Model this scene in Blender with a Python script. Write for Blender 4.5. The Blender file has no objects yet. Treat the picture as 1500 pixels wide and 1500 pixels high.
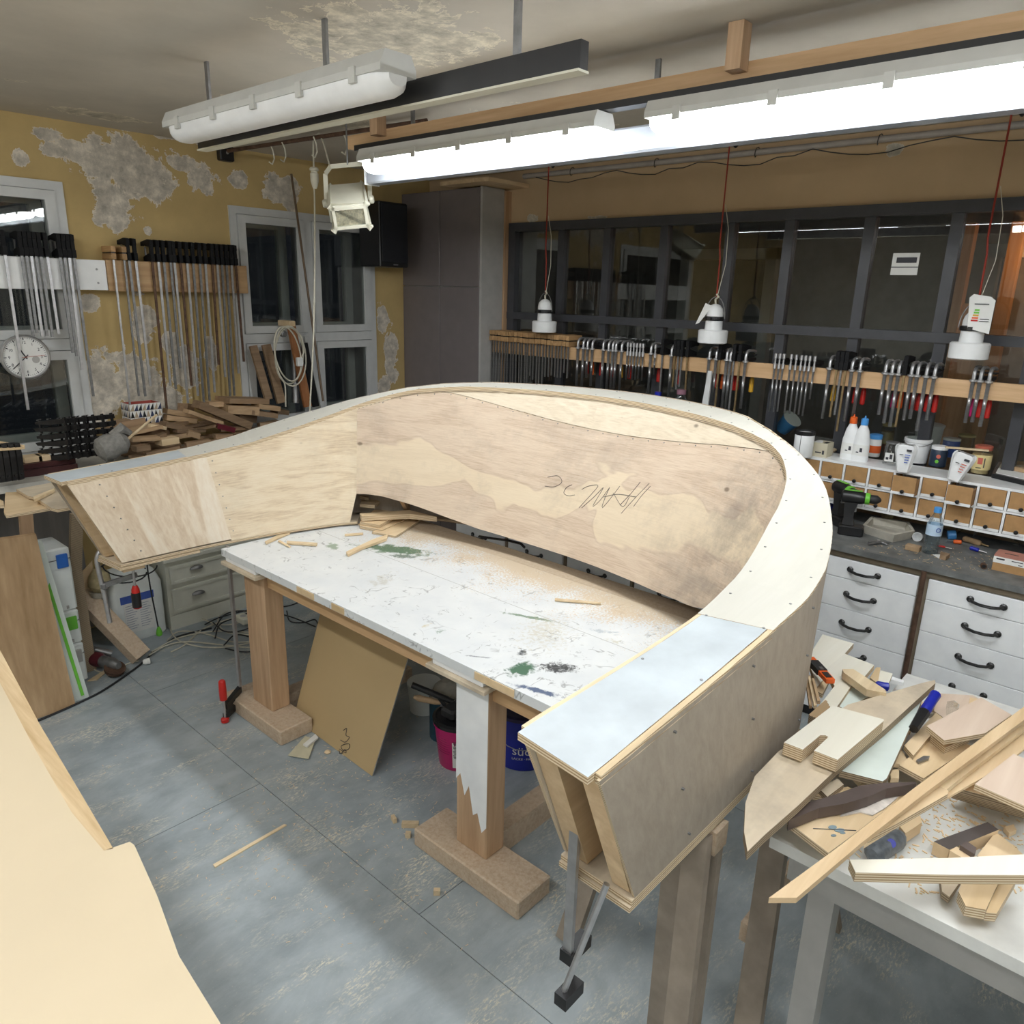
import bpy, bmesh, math, random
from mathutils import Vector, Matrix
random.seed(7)
PI = math.pi
C = bpy.context.scene.collection
sc = bpy.context.scene
# ------------------------------------------------------------------ camera
CAM = Vector((0, 0, 2.0))
FPX, PITCH, ROLL, YAW = 1100.0, math.radians(16.347), math.radians(1.48), math.radians(48.438)
_cp, _sp = math.cos(PITCH), math.sin(PITCH)
_F = Vector((math.sin(YAW) * _cp, math.cos(YAW) * _cp, -_sp))
_r0 = Vector((math.cos(YAW), -math.sin(YAW), 0))
_u0 = _r0.cross(_F)
_R = _r0 * math.cos(ROLL) + _u0 * math.sin(ROLL)
_U = -_r0 * math.sin(ROLL) + _u0 * math.cos(ROLL)
cam = bpy.data.cameras.new('camera')
cam.sensor_width = 36
cam.lens = FPX / 1500 * 36
cam.clip_start = 0.02
camo = bpy.data.objects.new('camera', cam)
C.objects.link(camo)
M = Matrix((_R, _U, -_F)).transposed().to_4x4()
M.translation = CAM
camo.matrix_world = M
sc.camera = camo
sc.view_settings.view_transform = 'Standard'
sc.view_settings.look = 'None'
sc.view_settings.gamma = 1
sc.view_settings.use_curve_mapping = False
sc.view_settings.exposure = 1.08
sc.cycles.max_bounces = 7
sc.cycles.transparent_max_bounces = 12
sc.cycles.sample_clamp_indirect = 4
sc.cycles.use_denoising = True
# night outside
w = bpy.data.worlds.new('world')
sc.world = w
w.use_nodes = True
w.node_tree.nodes['Background'].inputs[0].default_value = (0.004, 0.0045, 0.006, 1)
w.node_tree.nodes['Background'].inputs[1].default_value = 1.0
TUBE_POWER = 15.0      # emission strength of the lit diffusers


def ray(x, y):
    return _R * (x - 750) - _U * (y - 750) + _F * FPX


def at(ax, v, x, y):
    r = ray(x, y)
    return CAM + r * ((v - CAM[ax]) / r[ax])


def ax_(x, y, X): return at(0, X, x, y)
def ay_(x, y, Y): return at(1, Y, x, y)
def az_(x, y, Z): return at(2, Z, x, y)


# ------------------------------------------------------------------ materials
def new_mat(name):
    m = bpy.data.materials.new(name)
    m.use_nodes = True
    nt = m.node_tree
    return m, nt, nt.nodes['Principled BSDF']


def N(nt, typ, **kw):
    n = nt.nodes.new(typ)
    for k, v in kw.items():
        if k.startswith('i_'):
            key = k[2:]
            key = int(key) if key.isdigit() else key.replace('_', ' ')
            n.inputs[key].default_value = v
        else:
            setattr(n, k, v)
    return n


def mapped(nt, scale, coord='Object', loc=(0, 0, 0), rot=(0, 0, 0)):
    tc = N(nt, 'ShaderNodeTexCoord')
    mp = N(nt, 'ShaderNodeMapping')
    mp.inputs['Scale'].default_value = scale
    mp.inputs['Location'].default_value = loc
    mp.inputs['Rotation'].default_value = rot
    nt.links.new(tc.outputs[coord], mp.inputs[0])
    return mp.outputs[0]


def ramp(nt, fac, stops):
    r = N(nt, 'ShaderNodeValToRGB')
    e = r.color_ramp.elements
    while len(e) < len(stops):
        e.new(0.5)
    for i, (p, c) in enumerate(stops):
        e[i].position = p
        e[i].color = (*c, 1)
    nt.links.new(fac, r.inputs[0])
    return r.outputs[0]


def mix(nt, fac, a, b, mode='MIX'):
    n = N(nt, 'ShaderNodeMix', data_type='RGBA', blend_type=mode)
    for s, v in ((0, fac), (6, a), (7, b)):
        if isinstance(v, bpy.types.NodeSocket):
            nt.links.new(v, n.inputs[s])
        elif isinstance(v, (int, float)):
            n.inputs[s].default_value = v
        else:
            n.inputs[s].default_value = (*v, 1)
    return n.outputs[2]


def math_(nt, op, a, b=0.0):
    n = N(nt, 'ShaderNodeMath', operation=op)
    for s, v in ((0, a), (1, b)):
        if isinstance(v, bpy.types.NodeSocket):
            nt.links.new(v, n.inputs[s])
        else:
            n.inputs[s].default_value = v
    return n.outputs[0]


def noise(nt, vec, scale, detail=4, rough=.55, dist=0):
    n = N(nt, 'ShaderNodeTexNoise')
    n.inputs['Scale'].default_value = scale
    n.inputs['Detail'].default_value = detail
    n.inputs['Roughness'].default_value = rough
    n.inputs['Distortion'].default_value = dist
    if vec is not None:
        nt.links.new(vec, n.inputs['Vector'])
    return n.outputs[0]


def bump(nt, bsdf, h, strength=.2, dist=.002):
    b = N(nt, 'ShaderNodeBump')
    b.inputs['Strength'].default_value = strength
    b.inputs['Distance'].default_value = dist
    nt.links.new(h, b.inputs['Height'])
    nt.links.new(b.outputs[0], bsdf.inputs['Normal'])


def plain(name, col, rough=.5, metal=0.0, var=.12, scale=12, bmp=0.0, spec=.5):
    m, nt, b = new_mat(name)
    v = mapped(nt, (1, 1, 1))
    n = noise(nt, v, scale, 5)
    lo = tuple(c * (1 - var) for c in col)
    hi = tuple(min(1, c * (1 + var)) for c in col)
    c = ramp(nt, n, [(.3, lo), (.7, hi)])
    nt.links.new(c, b.inputs['Base Color'])
    b.inputs['Roughness'].default_value = rough
    b.inputs['Metallic'].default_value = metal
    b.inputs['Specular IOR Level'].default_value = spec
    if bmp:
        bump(nt, b, noise(nt, v, scale * 6, 3), bmp)
    return m


def wood(name, lo, hi, axis=0, s=1.0, rough=.6, coord='Object', dirt=0.0, rnd=.1, knots=False, dust=0.0):
    """grain runs along the given axis"""
    m, nt, b = new_mat(name)
    sc_ = [14 * s, 14 * s, 14 * s]
    sc_[axis] = 0.9 * s
    v = mapped(nt, tuple(sc_), coord)
    if rnd:
        oi = N(nt, 'ShaderNodeObjectInfo')
        ad = N(nt, 'ShaderNodeVectorMath', operation='ADD')
        sc2 = N(nt, 'ShaderNodeVectorMath', operation='SCALE')
        cx = N(nt, 'ShaderNodeCombineXYZ')
        for k in range(3):
            nt.links.new(oi.outputs['Random'], cx.inputs[k])
        nt.links.new(cx.outputs[0], sc2.inputs[0])
        sc2.inputs[3].default_value = 37.0
        nt.links.new(v, ad.inputs[0])
        nt.links.new(sc2.outputs[0], ad.inputs[1])
        v = ad.outputs[0]
    n1 = noise(nt, v, 1.0, 6, .6, .8)
    n2 = noise(nt, v, 5.0, 3, .6, .2)
    f = math_(nt, 'ADD', math_(nt, 'MULTIPLY', n1, .7), math_(nt, 'MULTIPLY', n2, .3))
    col = ramp(nt, f, [(.34, lo), (.5, tuple((a + c) / 2 for a, c in zip(lo, hi))), (.64, hi)])
    if dirt:
        v2 = mapped(nt, (1, 1, 1), coord)
        d = ramp(nt, noise(nt, v2, 3.2, 6, .65), [(.48, (0, 0, 0)), (.72, (1, 1, 1))])
        col = mix(nt, math_(nt, 'MULTIPLY', d, dirt), col, (.16, .13, .11))
    if dust:
        v3 = mapped(nt, (1, 1, 1), coord)
        d = ramp(nt, noise(nt, v3, 70, 6, .75), [(.30, (0, 0, 0)), (.68, (1, 1, 1))])
        col = mix(nt, math_(nt, 'MULTIPLY', d, dust), col, (.72, .62, .48))
    if rnd:
        k = math_(nt, 'ADD', math_(nt, 'MULTIPLY', oi.outputs['Random'], rnd * 2), 1 - rnd)
        hs = N(nt, 'ShaderNodeHueSaturation')
        nt.links.new(k, hs.inputs['Value'])
        nt.links.new(col, hs.inputs['Color'])
        col = hs.outputs[0]
    nt.links.new(col, b.inputs['Base Color'])
    b.inputs['Roughness'].default_value = rough
    bump(nt, b, n2, .15, .001)
    return m


def plyedge(name, a, c, freq=330):
    m, nt, b = new_mat(name)
    v = mapped(nt, (1, 1, 1))
    wv = N(nt, 'ShaderNodeTexWave', wave_type='BANDS', bands_direction='Z')
    wv.inputs['Scale'].default_value = freq / 6.0
    wv.inputs['Distortion'].default_value = .3
    nt.links.new(v, wv.inputs['Vector'])
    col = ramp(nt, wv.outputs[1], [(.35, a), (.6, c)])
    nt.links.new(col, b.inputs['Base Color'])
    b.inputs['Roughness'].default_value = .7
    return m


def glassy(name, tint=(1, 1, 1), refl=.08, rough=.0):
    m, nt, b = new_mat(name)
    nt.nodes.remove(b)
    out = nt.nodes['Material Output']
    tr = N(nt, 'ShaderNodeBsdfTransparent')
    tr.inputs[0].default_value = (*tint, 1)
    gl = N(nt, 'ShaderNodeBsdfGlossy')
    gl.inputs['Roughness'].default_value = rough
    fr = N(nt, 'ShaderNodeFresnel')
    fr.inputs[0].default_value = 1.5
    f = math_(nt, 'ADD', math_(nt, 'MULTIPLY', fr.outputs[0], 1.15 if name == 'window_glass' else .5), refl * .1)
    ms = N(nt, 'ShaderNodeMixShader')
    nt.links.new(f, ms.inputs[0])
    nt.links.new(tr.outputs[0], ms.inputs[1])
    nt.links.new(gl.outputs[0], ms.inputs[2])
    nt.links.new(ms.outputs[0], out.inputs[0])
    return m


def emit(name, col, s):
    m, nt, b = new_mat(name)
    b.inputs['Base Color'].default_value = (*col, 1)
    b.inputs['Emission Color'].default_value = (*col, 1)
    b.inputs['Emission Strength'].default_value = s
    return m


def patched(name, base, patch, patches, plane, bgvar=.12, thr=.0, noise_amp=.5):
    """plaster: paint with flaked-off patches at given places; patches = (u, v, ru, rv)"""
    m, nt, b = new_mat(name)
    v = mapped(nt, (1, 1, 1))
    n = noise(nt, v, 2.2, 6, .6)
    lo = tuple(c * (1 - bgvar * 1.6) for c in base)
    col = ramp(nt, n, [(.3, lo), (.68, tuple(c * (1 + bgvar) for c in base))])
    edge = noise(nt, v, 7.0, 9, .68, .4)
    sep = N(nt, 'ShaderNodeSeparateXYZ')
    nt.links.new(v, sep.inputs[0])
    iu, iv = plane
    acc = None
    for (pu, pv, ru, rv) in patches:
        du = math_(nt, 'DIVIDE', math_(nt, 'SUBTRACT', sep.outputs[iu], pu), ru)
        dv = math_(nt, 'DIVIDE', math_(nt, 'SUBTRACT', sep.outputs[iv], pv), rv)
        d = math_(nt, 'SQRT', math_(nt, 'ADD', math_(nt, 'MULTIPLY', du, du), math_(nt, 'MULTIPLY', dv, dv)))
        acc = d if acc is None else math_(nt, 'MINIMUM', acc, d)
    f = math_(nt, 'SUBTRACT', math_(nt, 'ADD', 1.0 + thr, math_(nt, 'MULTIPLY', math_(nt, 'SUBTRACT', edge, .5), noise_amp * 6)), acc)
    mask = ramp(nt, f, [(.0, (0, 0, 0)), (.03, (1, 1, 1))])
    rim = ramp(nt, f, [(.0, (0, 0, 0)), (.03, (1, 1, 1)), (.14, (0, 0, 0))])
    pn = noise(nt, v, 16, 6, .7)
    pc = ramp(nt, pn, [(.3, tuple(c * .62 for c in patch)), (.5, patch), (.68, tuple(min(1, c * 1.5) for c in patch))])
    col = mix(nt, mask, col, pc)
    col = mix(nt, math_(nt, 'MULTIPLY', rim, .8), col, tuple(min(1, c * 1.6) for c in patch))
    nt.links.new(col, b.inputs['Base Color'])
    b.inputs['Roughness'].default_value = .9
    h = math_(nt, 'SUBTRACT', math_(nt, 'MULTIPLY', pn, .3), mask)
    bump(nt, b, h, .6, .004)
    return m


# ------------------------------------------------------------------ mesh building
class MB:
    def __init__(s):
        s.v, s.f, s.m, s.uv = [], [], [], {}

    def add(s, vs, fs, mi=0):
        o = len(s.v)
        s.v += [Vector(p) for p in vs]
        for f in fs:
            s.f.append([i + o for i in f])
            s.m.append(mi)
        return s

    def box(s, x0, x1, y0, y1, z0, z1, mi=0, bev=0):
        if bev:
            return s.rbox(x0, x1, y0, y1, z0, z1, bev, mi)
        vs = [(x, y, z) for z in (z0, z1) for y in (y0, y1) for x in (x0, x1)]
        return s.add(vs, [(0, 2, 3, 1), (4, 5, 7, 6), (0, 1, 5, 4), (2, 6, 7, 3), (0, 4, 6, 2), (1, 3, 7, 5)], mi)

    def rbox(s, x0, x1, y0, y1, z0, z1, r, mi=0):
        """box with chamfered vertical and horizontal edges"""
        rings = []
        for z, i in ((z0, r), (z0 + r, 0), (z1 - r, 0), (z1, r)):
            a = r
            xa, xb, ya, yb = x0 + i, x1 - i, y0 + i, y1 - i
            rings.append([(xa + a, ya, z), (xb - a, ya, z), (xb, ya + a, z), (xb, yb - a, z), (xb - a, yb, z), (xa + a, yb, z), (xa, yb - a, z), (xa, ya + a, z)])
        return s.loft(rings, mi)

    def loft(s, rings, mi=0, cap=True, closed=True):
        n = len(rings[0])
        vs = [p for r in rings for p in r]
        fs = []
        for i in range(len(rings) - 1):
            for j in range(n if closed else n - 1):
                k = (j + 1) % n
                fs.append((i * n + j, i * n + k, (i + 1) * n + k, (i + 1) * n + j))
        if cap:
            fs.append(tuple(range(n - 1, -1, -1)))
            fs.append(tuple(range((len(rings) - 1) * n, len(rings) * n)))
        return s.add(vs, fs, mi)

    def obox(s, a, b, w, h, up=(0, 0, 1), mi=0):
        """bar from a to b, w across, h along up"""
        a, b = Vector(a), Vector(b)
        d = (b - a).normalized()
        u = Vector(up)
        if abs(d.dot(u)) > .95:
            u = Vector((1, 0, 0))
        x = d.cross(u).normalized() * (w / 2)
        y = x.cross(d).normalized() * (h / 2)
        return s.loft([[p - x - y, p + x - y, p + x + y, p - x + y] for p in (a, b)], mi)

    def tube(s, pts, r, n=8, mi=0, cap=True):
        pts = [Vector(p) for p in pts]
        rr = r if isinstance(r, (list, tuple)) else [r] * len(pts)
        rings = []
        prev = None
        for i, p in enumerate(pts):
            t = (pts[min(i + 1, len(pts) - 1)] - pts[max(i - 1, 0)])
            if t.length < 1e-9:
                t = Vector((0, 0, 1))
            t.normalize()
            if prev is None:
                a = Vector((0, 0, 1)) if abs(t.z) < .9 else Vector((1, 0, 0))
                u = t.cross(a).normalized()
            else:
                u = prev - t * prev.dot(t)
                if u.length < 1e-6:
                    u = t.orthogonal()
                u.normalize()
            prev = u
            v = t.cross(u)
            rings.append([p + (u * math.cos(2 * PI * k / n) + v * math.sin(2 * PI * k / n)) * rr[i] for k in range(n)])
        return s.loft(rings, mi, cap)

    def lathe(s, prof, c=(0, 0, 0), n=20, axis=(0, 0, 1), mi=0, cap=True):
        c = Vector(c)
        ax = Vector(axis).normalized()
        u = ax.orthogonal().normalized()
        v = ax.cross(u)
        rings = [[c + ax * z + (u * math.cos(2 * PI * k / n) + v * math.sin(2 * PI * k / n)) * max(r, 1e-4) for k in range(n)] for r, z in prof]
        return s.loft(rings, mi, cap)

    def prism(s, poly, vec, mi=0, side=None):
        vec = Vector(vec)
        n = len(poly)
        a = [Vector(p) for p in poly]
        nn = Vector((0, 0, 0))
        for i in range(n):
            nn += a[i].cross(a[(i + 1) % n])
        if nn.dot(vec) > 0:
            a.reverse()
        b = [p + vec for p in a]
        s.add(a + b, [tuple(range(n)), tuple(range(2 * n - 1, n - 1, -1))], mi)
        s.add(a + b, [(i, i + n, (i + 1) % n + n, (i + 1) % n) for i in range(n)], mi if side is None else side)
        return s

    def sheet(s, A, B, off, mi=0, side=None, uvs=None):
        """solid sheet between polylines A and B; off = thickness vector per point"""
        n = len(A)
        side = mi if side is None else side
        o = len(s.v)
        A2 = [Vector(p) + Vector(q) for p, q in zip(A, off)]
        B2 = [Vector(p) + Vector(q) for p, q in zip(B, off)]
        s.v += [Vector(p) for p in A] + [Vector(p) for p in B] + A2 + B2
        for i in range(n - 1):
            quads = [(i, i + 1, n + i + 1, n + i), (2 * n + i, 3 * n + i, 3 * n + i + 1, 2 * n + i + 1)]
            for q in quads:
                s.f.append([k + o for k in q]); s.m.append(mi)
            for q in [(i, 2 * n + i, 2 * n + i + 1, i + 1), (n + i, n + i + 1, 3 * n + i + 1, 3 * n + i)]:
                s.f.append([k + o for k in q]); s.m.append(side)
        for q in [(0, n, 3 * n, 2 * n), (n - 1, 3 * n - 1, 4 * n - 1, 2 * n - 1)]:
            s.f.append([k + o for k in q]); s.m.append(side)
        if uvs:
            for k in range(n):
                for b_ in (0, 2):
                    s.uv[o + b_ * n + k] = uvs[0][k]
                    s.uv[o + (b_ + 1) * n + k] = uvs[1][k]
        return s

    def text(s, txt, size, org, ux, uy, depth=.0005, mi=0, bend=None, align='LEFT'):
        cu = bpy.data.curves.new('t', 'FONT')
        cu.body = txt
        cu.size = size
        cu.align_x = align
        cu.resolution_u = 3
        ob = bpy.data.objects.new('t', cu)
        me = ob.to_mesh()
        vs = [v.co.copy() for v in me.vertices]
        fs = [tuple(p.vertices) for p in me.polygons]
        ob.to_mesh_clear()
        bpy.data.objects.remove(ob)
        bpy.data.curves.remove(cu)
        ux, uy = Vector(ux).normalized(), Vector(uy).normalized()
        nz = ux.cross(uy)
        if bend:
            pts = [bend(v.x, v.y) for v in vs]
        else:
            pts = [Vector(org) + ux * v.x + uy * v.y + nz * depth for v in vs]
        return s.add(pts, fs, mi)


WORLD = {}     # object name -> world offset used for its children


def _link(name, me, parent, loc):
    o = bpy.data.objects.new(name, me)
    C.objects.link(o)
    pw = Vector((0, 0, 0))
    if parent is not None:
        o.parent = parent
        pw = WORLD[parent.name]
    loc = Vector(loc)
    o.location = loc - pw
    WORLD[o.name] = loc
    return o


def mesh_of(name, mb, off, mats, smooth=False):
    me = bpy.data.meshes.new(name)
    me.from_pydata([tuple(p - off) for p in mb.v], [], mb.f)
    for m in (mats if isinstance(mats, (list, tuple)) else [mats]):
        me.materials.append(m)
    me.polygons.foreach_set('material_index', mb.m)
    if mb.uv:
        l = me.uv_layers.new(name='UVMap')
        for lp in me.loops:
            l.data[lp.index].uv = mb.uv.get(lp.vertex_index, (0, 0))
    bm = bmesh.new()
    bm.from_mesh(me)
    bmesh.ops.recalc_face_normals(bm, faces=bm.faces)
    if smooth:
        for f in bm.faces:
            f.smooth = len(f.verts) <= 4
        for e in bm.edges:
            if len(e.link_faces) == 2 and e.calc_face_angle(0) > math.radians(38):
                e.smooth = False
    bm.to_mesh(me)
    bm.free()
    me.update()
    return me


def tag(o, label, cat, group=None):
    o['label'] = label
    o['category'] = cat
    if group:
        o['group'] = group
    return o


def thing(name, label, cat, loc, group=None):
    return tag(_link(name, None, None, loc), label, cat, group)


def part(name, mb, mats, parent, smooth=False, label=None, stuff=False, loc=None):
    loc = WORLD[parent.name] if loc is None else Vector(loc)
    o = _link(name, mesh_of(name, mb, Vector(loc), mats, smooth), parent, loc)
    if label:
        o['label'] = label
    if stuff:
        o['kind'] = 'stuff'
    return o


def base_of(mb):
    xs = [p.x for p in mb.v]; ys = [p.y for p in mb.v]; zs = [p.z for p in mb.v]
    return Vector(((min(xs) + max(xs)) / 2, (min(ys) + max(ys)) / 2, min(zs)))


def single(name, mb, mats, label, cat, group=None, smooth=False):
    loc = base_of(mb)
    return tag(_link(name, mesh_of(name, mb, loc, mats, smooth), None, loc), label, cat, group)


def struct(name, mb, mats, smooth=False):
    o = _link(name, mesh_of(name, mb, Vector((0, 0, 0)), mats, smooth), None, (0, 0, 0))
    o['kind'] = 'structure'
    return o


def dup(root, loc, rotz=0, label=None, rot=None):
    r = root.copy()
    C.objects.link(r)
    r.location = loc
    if rot is not None:
        r.rotation_euler = rot
    else:
        r.rotation_euler = (0, 0, rotz)
    if label:
        r['label'] = label
    for ch in list(root.children):
        c = ch.copy()
        C.objects.link(c)
        c.parent = r
        for g in list(ch.children):
            d = g.copy()
            C.objects.link(d)
            d.parent = c
    return r


ORD = ['first', 'second', 'third', 'fourth', 'fifth', 'sixth', 'seventh', 'eighth', 'ninth', 'tenth', 'eleventh', 'twelfth', 'thirteenth', 'fourteenth', 'fifteenth', 'sixteenth',
       'seventeenth', 'eighteenth', 'nineteenth', 'twentieth', 'twenty-first', 'twenty-second', 'twenty-third', 'twenty-fourth', 'twenty-fifth', 'twenty-sixth', 'twenty-seventh',
       'twenty-eighth', 'twenty-ninth', 'thirtieth']


def interp(xs, ys, x):
    if x <= xs[0]: return ys[0]
    for i in range(len(xs) - 1):
        if x <= xs[i + 1]:
            t = (x - xs[i]) / (xs[i + 1] - xs[i])
            return ys[i] * (1 - t) + ys[i + 1] * t
    return ys[-1]

# ------------------------------------------------------------------ palette
XW, YW, ZC = 4.15, 4.60, 2.79
k5 = .0048


def pw(x, y, rx, ry):          # a plaster patch on the window wall seen at this place
    p = ay_(x, y, YW)
    return (p.x, p.z, rx * k5 * 1.15, ry * k5)


PATCH = [pw(88, 222, 20, 9), pw(115, 226, 26, 14), pw(150, 235, 34, 22), pw(196, 250, 40, 34), pw(160, 290, 20, 28), pw(172, 318, 10, 16), pw(70, 196, 16, 8), pw(100, 212, 14, 8),
         pw(270, 240, 22, 9), pw(297, 262, 16, 20), pw(240, 192, 60, 8), pw(30, 232, 9, 8), pw(345, 200, 10, 4),
         pw(128, 440, 9, 14), pw(150, 570, 22, 40), pw(200, 560, 26, 34), pw(215, 470, 13, 26), pw(235, 590, 30, 20), pw(275, 540, 16, 30), pw(250, 500, 10, 14), pw(310, 520, 8, 25),
         pw(412, 277, 22, 16), pw(425, 285, 12, 20), pw(560, 470, 9, 26), pw(572, 520, 13, 38), pw(562, 570, 12, 26), pw(350, 262, 12, 10), pw(217, 338, 4, 5)]
m_w2 = patched('plaster_ochre_window_wall', (.56, .41, .18), (.56, .51, .43), PATCH, (0, 2))
m_w1 = patched('plaster_ochre_partition_wall', (.58, .42, .25), (.5, .46, .38), [(1.28, 2.70, .04, .03), (3.55, 2.48, .05, .025), (3.0, 2.465, .09, .015), (2.6, 2.45, .03, .01)], (1, 2), bgvar=.06)
m_ceil = patched('ceiling_plaster', (.55, .50, .42), (.55, .50, .40), [(2.5, 3.4, .5, .12), (3.1, 2.6, .3, .25), (1.8, 2.2, .3, .3), (2.9, 3.3, .15, .15), (.8, 3.9, .35, .12), (1.7, 4.3, .25, .1)], (0, 1), bgvar=.08)
m_plain_wall = patched('plaster_rear_wall', (.80, .76, .68), (.7, .68, .62), [(0, 1.6, .3, .2)], (0, 2))
m_white = plain('white_paint', (.86, .87, .87), .35, var=.05)
m_whiteworn = plain('worn_white_paint', (.90, .92, .94), .4, var=.10, scale=5)
m_winframe = plain('white_window_paint', (.60, .61, .60), .4, var=.10, scale=6)
m_cream = plain('cream_metal', (.70, .68, .56), .4, var=.05)
m_darkframe = plain('anthracite_paint', (.052, .054, .062), .35, var=.12)
m_taupe = plain('taupe_laminate', (.19, .165, .165), .35, var=.05)
m_cabside = plain('light_grey_laminate', (.44, .43, .41), .4, var=.08)
m_black = plain('black_paint', (.013, .013, .014), .35, var=.2)
m_head = plain('black_clamp_head', (.012, .012, .013), .7, var=.2, spec=.2)
m_blackrubber = plain('black_rubber', (.02, .02, .021), .55, var=.2)
m_iron = plain('black_cast_iron', (.022, .021, .021), .45, metal=.3, var=.4, scale=40, bmp=.15)
m_steel = plain('bright_steel', (.55, .55, .56), .40, metal=.85, var=.12, scale=30)
m_darksteel = plain('dull_steel', (.27, .27, .27), .45, metal=.8, var=.2, scale=30)
m_handle = plain('blackened_handle_steel', (.055, .055, .055), .3, metal=.7, var=.3, scale=60)
m_rust = plain('rusty_steel', (.13, .075, .05), .6, metal=.5, var=.4, scale=25)
m_brass = plain('brown_bar_steel', (.38, .28, .15), .4, metal=.9, var=.2)
m_red = plain('red_plastic', (.55, .02, .015), .35, var=.08)
m_orange = plain('orange_plastic', (.80, .13, .02), .4, var=.08)
m_yellow = plain('yellow_plastic', (.75, .42, .03), .4, var=.08)
m_blue = plain('blue_plastic', (.03, .16, .60), .35, var=.08)
m_blue2 = plain('deep_blue_plastic', (.012, .022, .33), .3, var=.05)
m_lightblue = plain('light_blue_plastic', (.08, .33, .75), .35, var=.06)
m_green = plain('bright_green_plastic', (.16, .55, .05), .4, var=.06)
m_magenta = plain('magenta_plastic', (.50, .012, .14), .35, var=.05)
m_pine = wood('pine', (.50, .30, .14), (.72, .48, .27), 1, .8)
m_pinex = wood('pine_along_x', (.60, .41, .22), (.80, .60, .37), 0, .8)
m_pinez = wood('pine_upright', (.38, .235, .13), (.62, .42, .26), 2, .7)
m_pine_pale = wood('pale_pine', (.62, .46, .27), (.86, .70, .46), 0, .8, rnd=.12)
m_offcut = wood('brown_offcut', (.20, .125, .07), (.36, .24, .14), 0, 1.0, rnd=.35)
m_offcut2 = wood('tan_offcut', (.34, .22, .12), (.55, .38, .22), 0, 1.0, rnd=.25)
m_beech = wood('beech_jaw', (.30, .17, .07), (.52, .32, .15), 0, 1.2, rnd=.2)
m_ply = wood('pale_birch_plywood', (.58, .56, .49), (.67, .65, .58), 0, .35, rnd=.05, coord='Object')
m_ply_pale = wood('pale_scrap_plywood', (.76, .72, .60), (.86, .83, .73), 0, .35, rnd=.05)
m_ply_dirty = wood('dusty_plywood', (.55, .45, .32), (.72, .62, .47), 0, .4, rnd=.08, dirt=.5)
m_ply_tan = wood('tan_plywood', (.62, .45, .25), (.80, .62, .40), 0, .4, rnd=.1)
m_plyred = wood('reddish_plywood', (.62, .47, .36), (.78, .64, .52), 0, .4, rnd=.08)
m_edge = plyedge('plywood_edge', (.38, .26, .14), (.74, .62, .44))
m_edge_dark = plyedge('dusty_plywood_edge', (.18, .13, .08), (.42, .33, .22))
m_chip = wood('dusty_beam', (.40, .27, .17), (.60, .43, .29), 1, .5, rnd=.05, dust=.75)
m_mdf = plain('brown_hardboard', (.52, .38, .20), .42, var=.05, scale=2)
m_mdfside = plain('grey_board_edge', (.35, .36, .36), .6)
m_carton = plain('brown_cardboard', (.42, .24, .10), .8, var=.1, scale=30)
m_greypaint = plain('grey_coated_board', (.52, .57, .60), .38, var=.13, scale=7)
m_palegreen = plain('pale_green_coating', (.66, .73, .68), .4, var=.05)
m_cab_grey = plain('grey_green_lacquer', (.70, .70, .61), .4, var=.06)
m_worktop = plain('dark_grey_worktop', (.15, .155, .15), .5, var=.35, scale=14, bmp=.1)
m_worktop_edge = plain('worktop_edge', (.07, .078, .08), .45, var=.15)
m_apron = plain('raw_brown_apron', (.27, .215, .15), .7, var=.15)
m_glass = glassy('window_glass', (.86, .88, .86), .08)
m_jar = glassy('jar_glass', (.97, .98, .97), .1, .03)
m_pet = glassy('clear_plastic', (.93, .97, .99), .1, .05)
m_foil = glassy('clear_foil', (.86, .88, .90), .5, .18)
m_water = glassy('water', (.93, .97, .99), .0, .02)
m_cable_w = plain('cream_cable', (.62, .59, .48), .5)
m_cable_b = plain('black_cable', (.02, .022, .024), .5)
m_cable_r = plain('red_cloth_cable', (.30, .035, .02), .8)
m_paper = plain('white_paper', (.80, .80, .77), .7, var=.04)
m_label_y = plain('cream_label', (.75, .62, .30), .6)
m_ink = plain('dark_ink', (.04, .04, .05), .6)
m_inkblue = plain('blue_ink', (.06, .12, .45), .6)
m_inkred = plain('red_ink', (.55, .12, .08), .6)
m_tube = emit('lit_diffuser', (.93, .97, 1.0), TUBE_POWER)
m_canister = plain('milky_plastic', (.84, .88, .86), .35, var=.05)
m_cloth = plain('grey_felt', (.23, .22, .20), .9, var=.2, scale=60, bmp=.3)
m_maroon = plain('maroon_plastic', (.10, .012, .02), .3, var=.1)
m_foam = plain('dusty_tray', (.50, .47, .40), .8, var=.12, scale=30)
m_metalrail = plain('blue_white_enamel', (.40, .43, .48), .16, var=.06)
m_housing = plain('lamp_housing_grey', (.55, .55, .52), .45, var=.05)
m_wax = plain('soft_wax', (.50, .40, .20), .6, var=.2)


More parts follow.
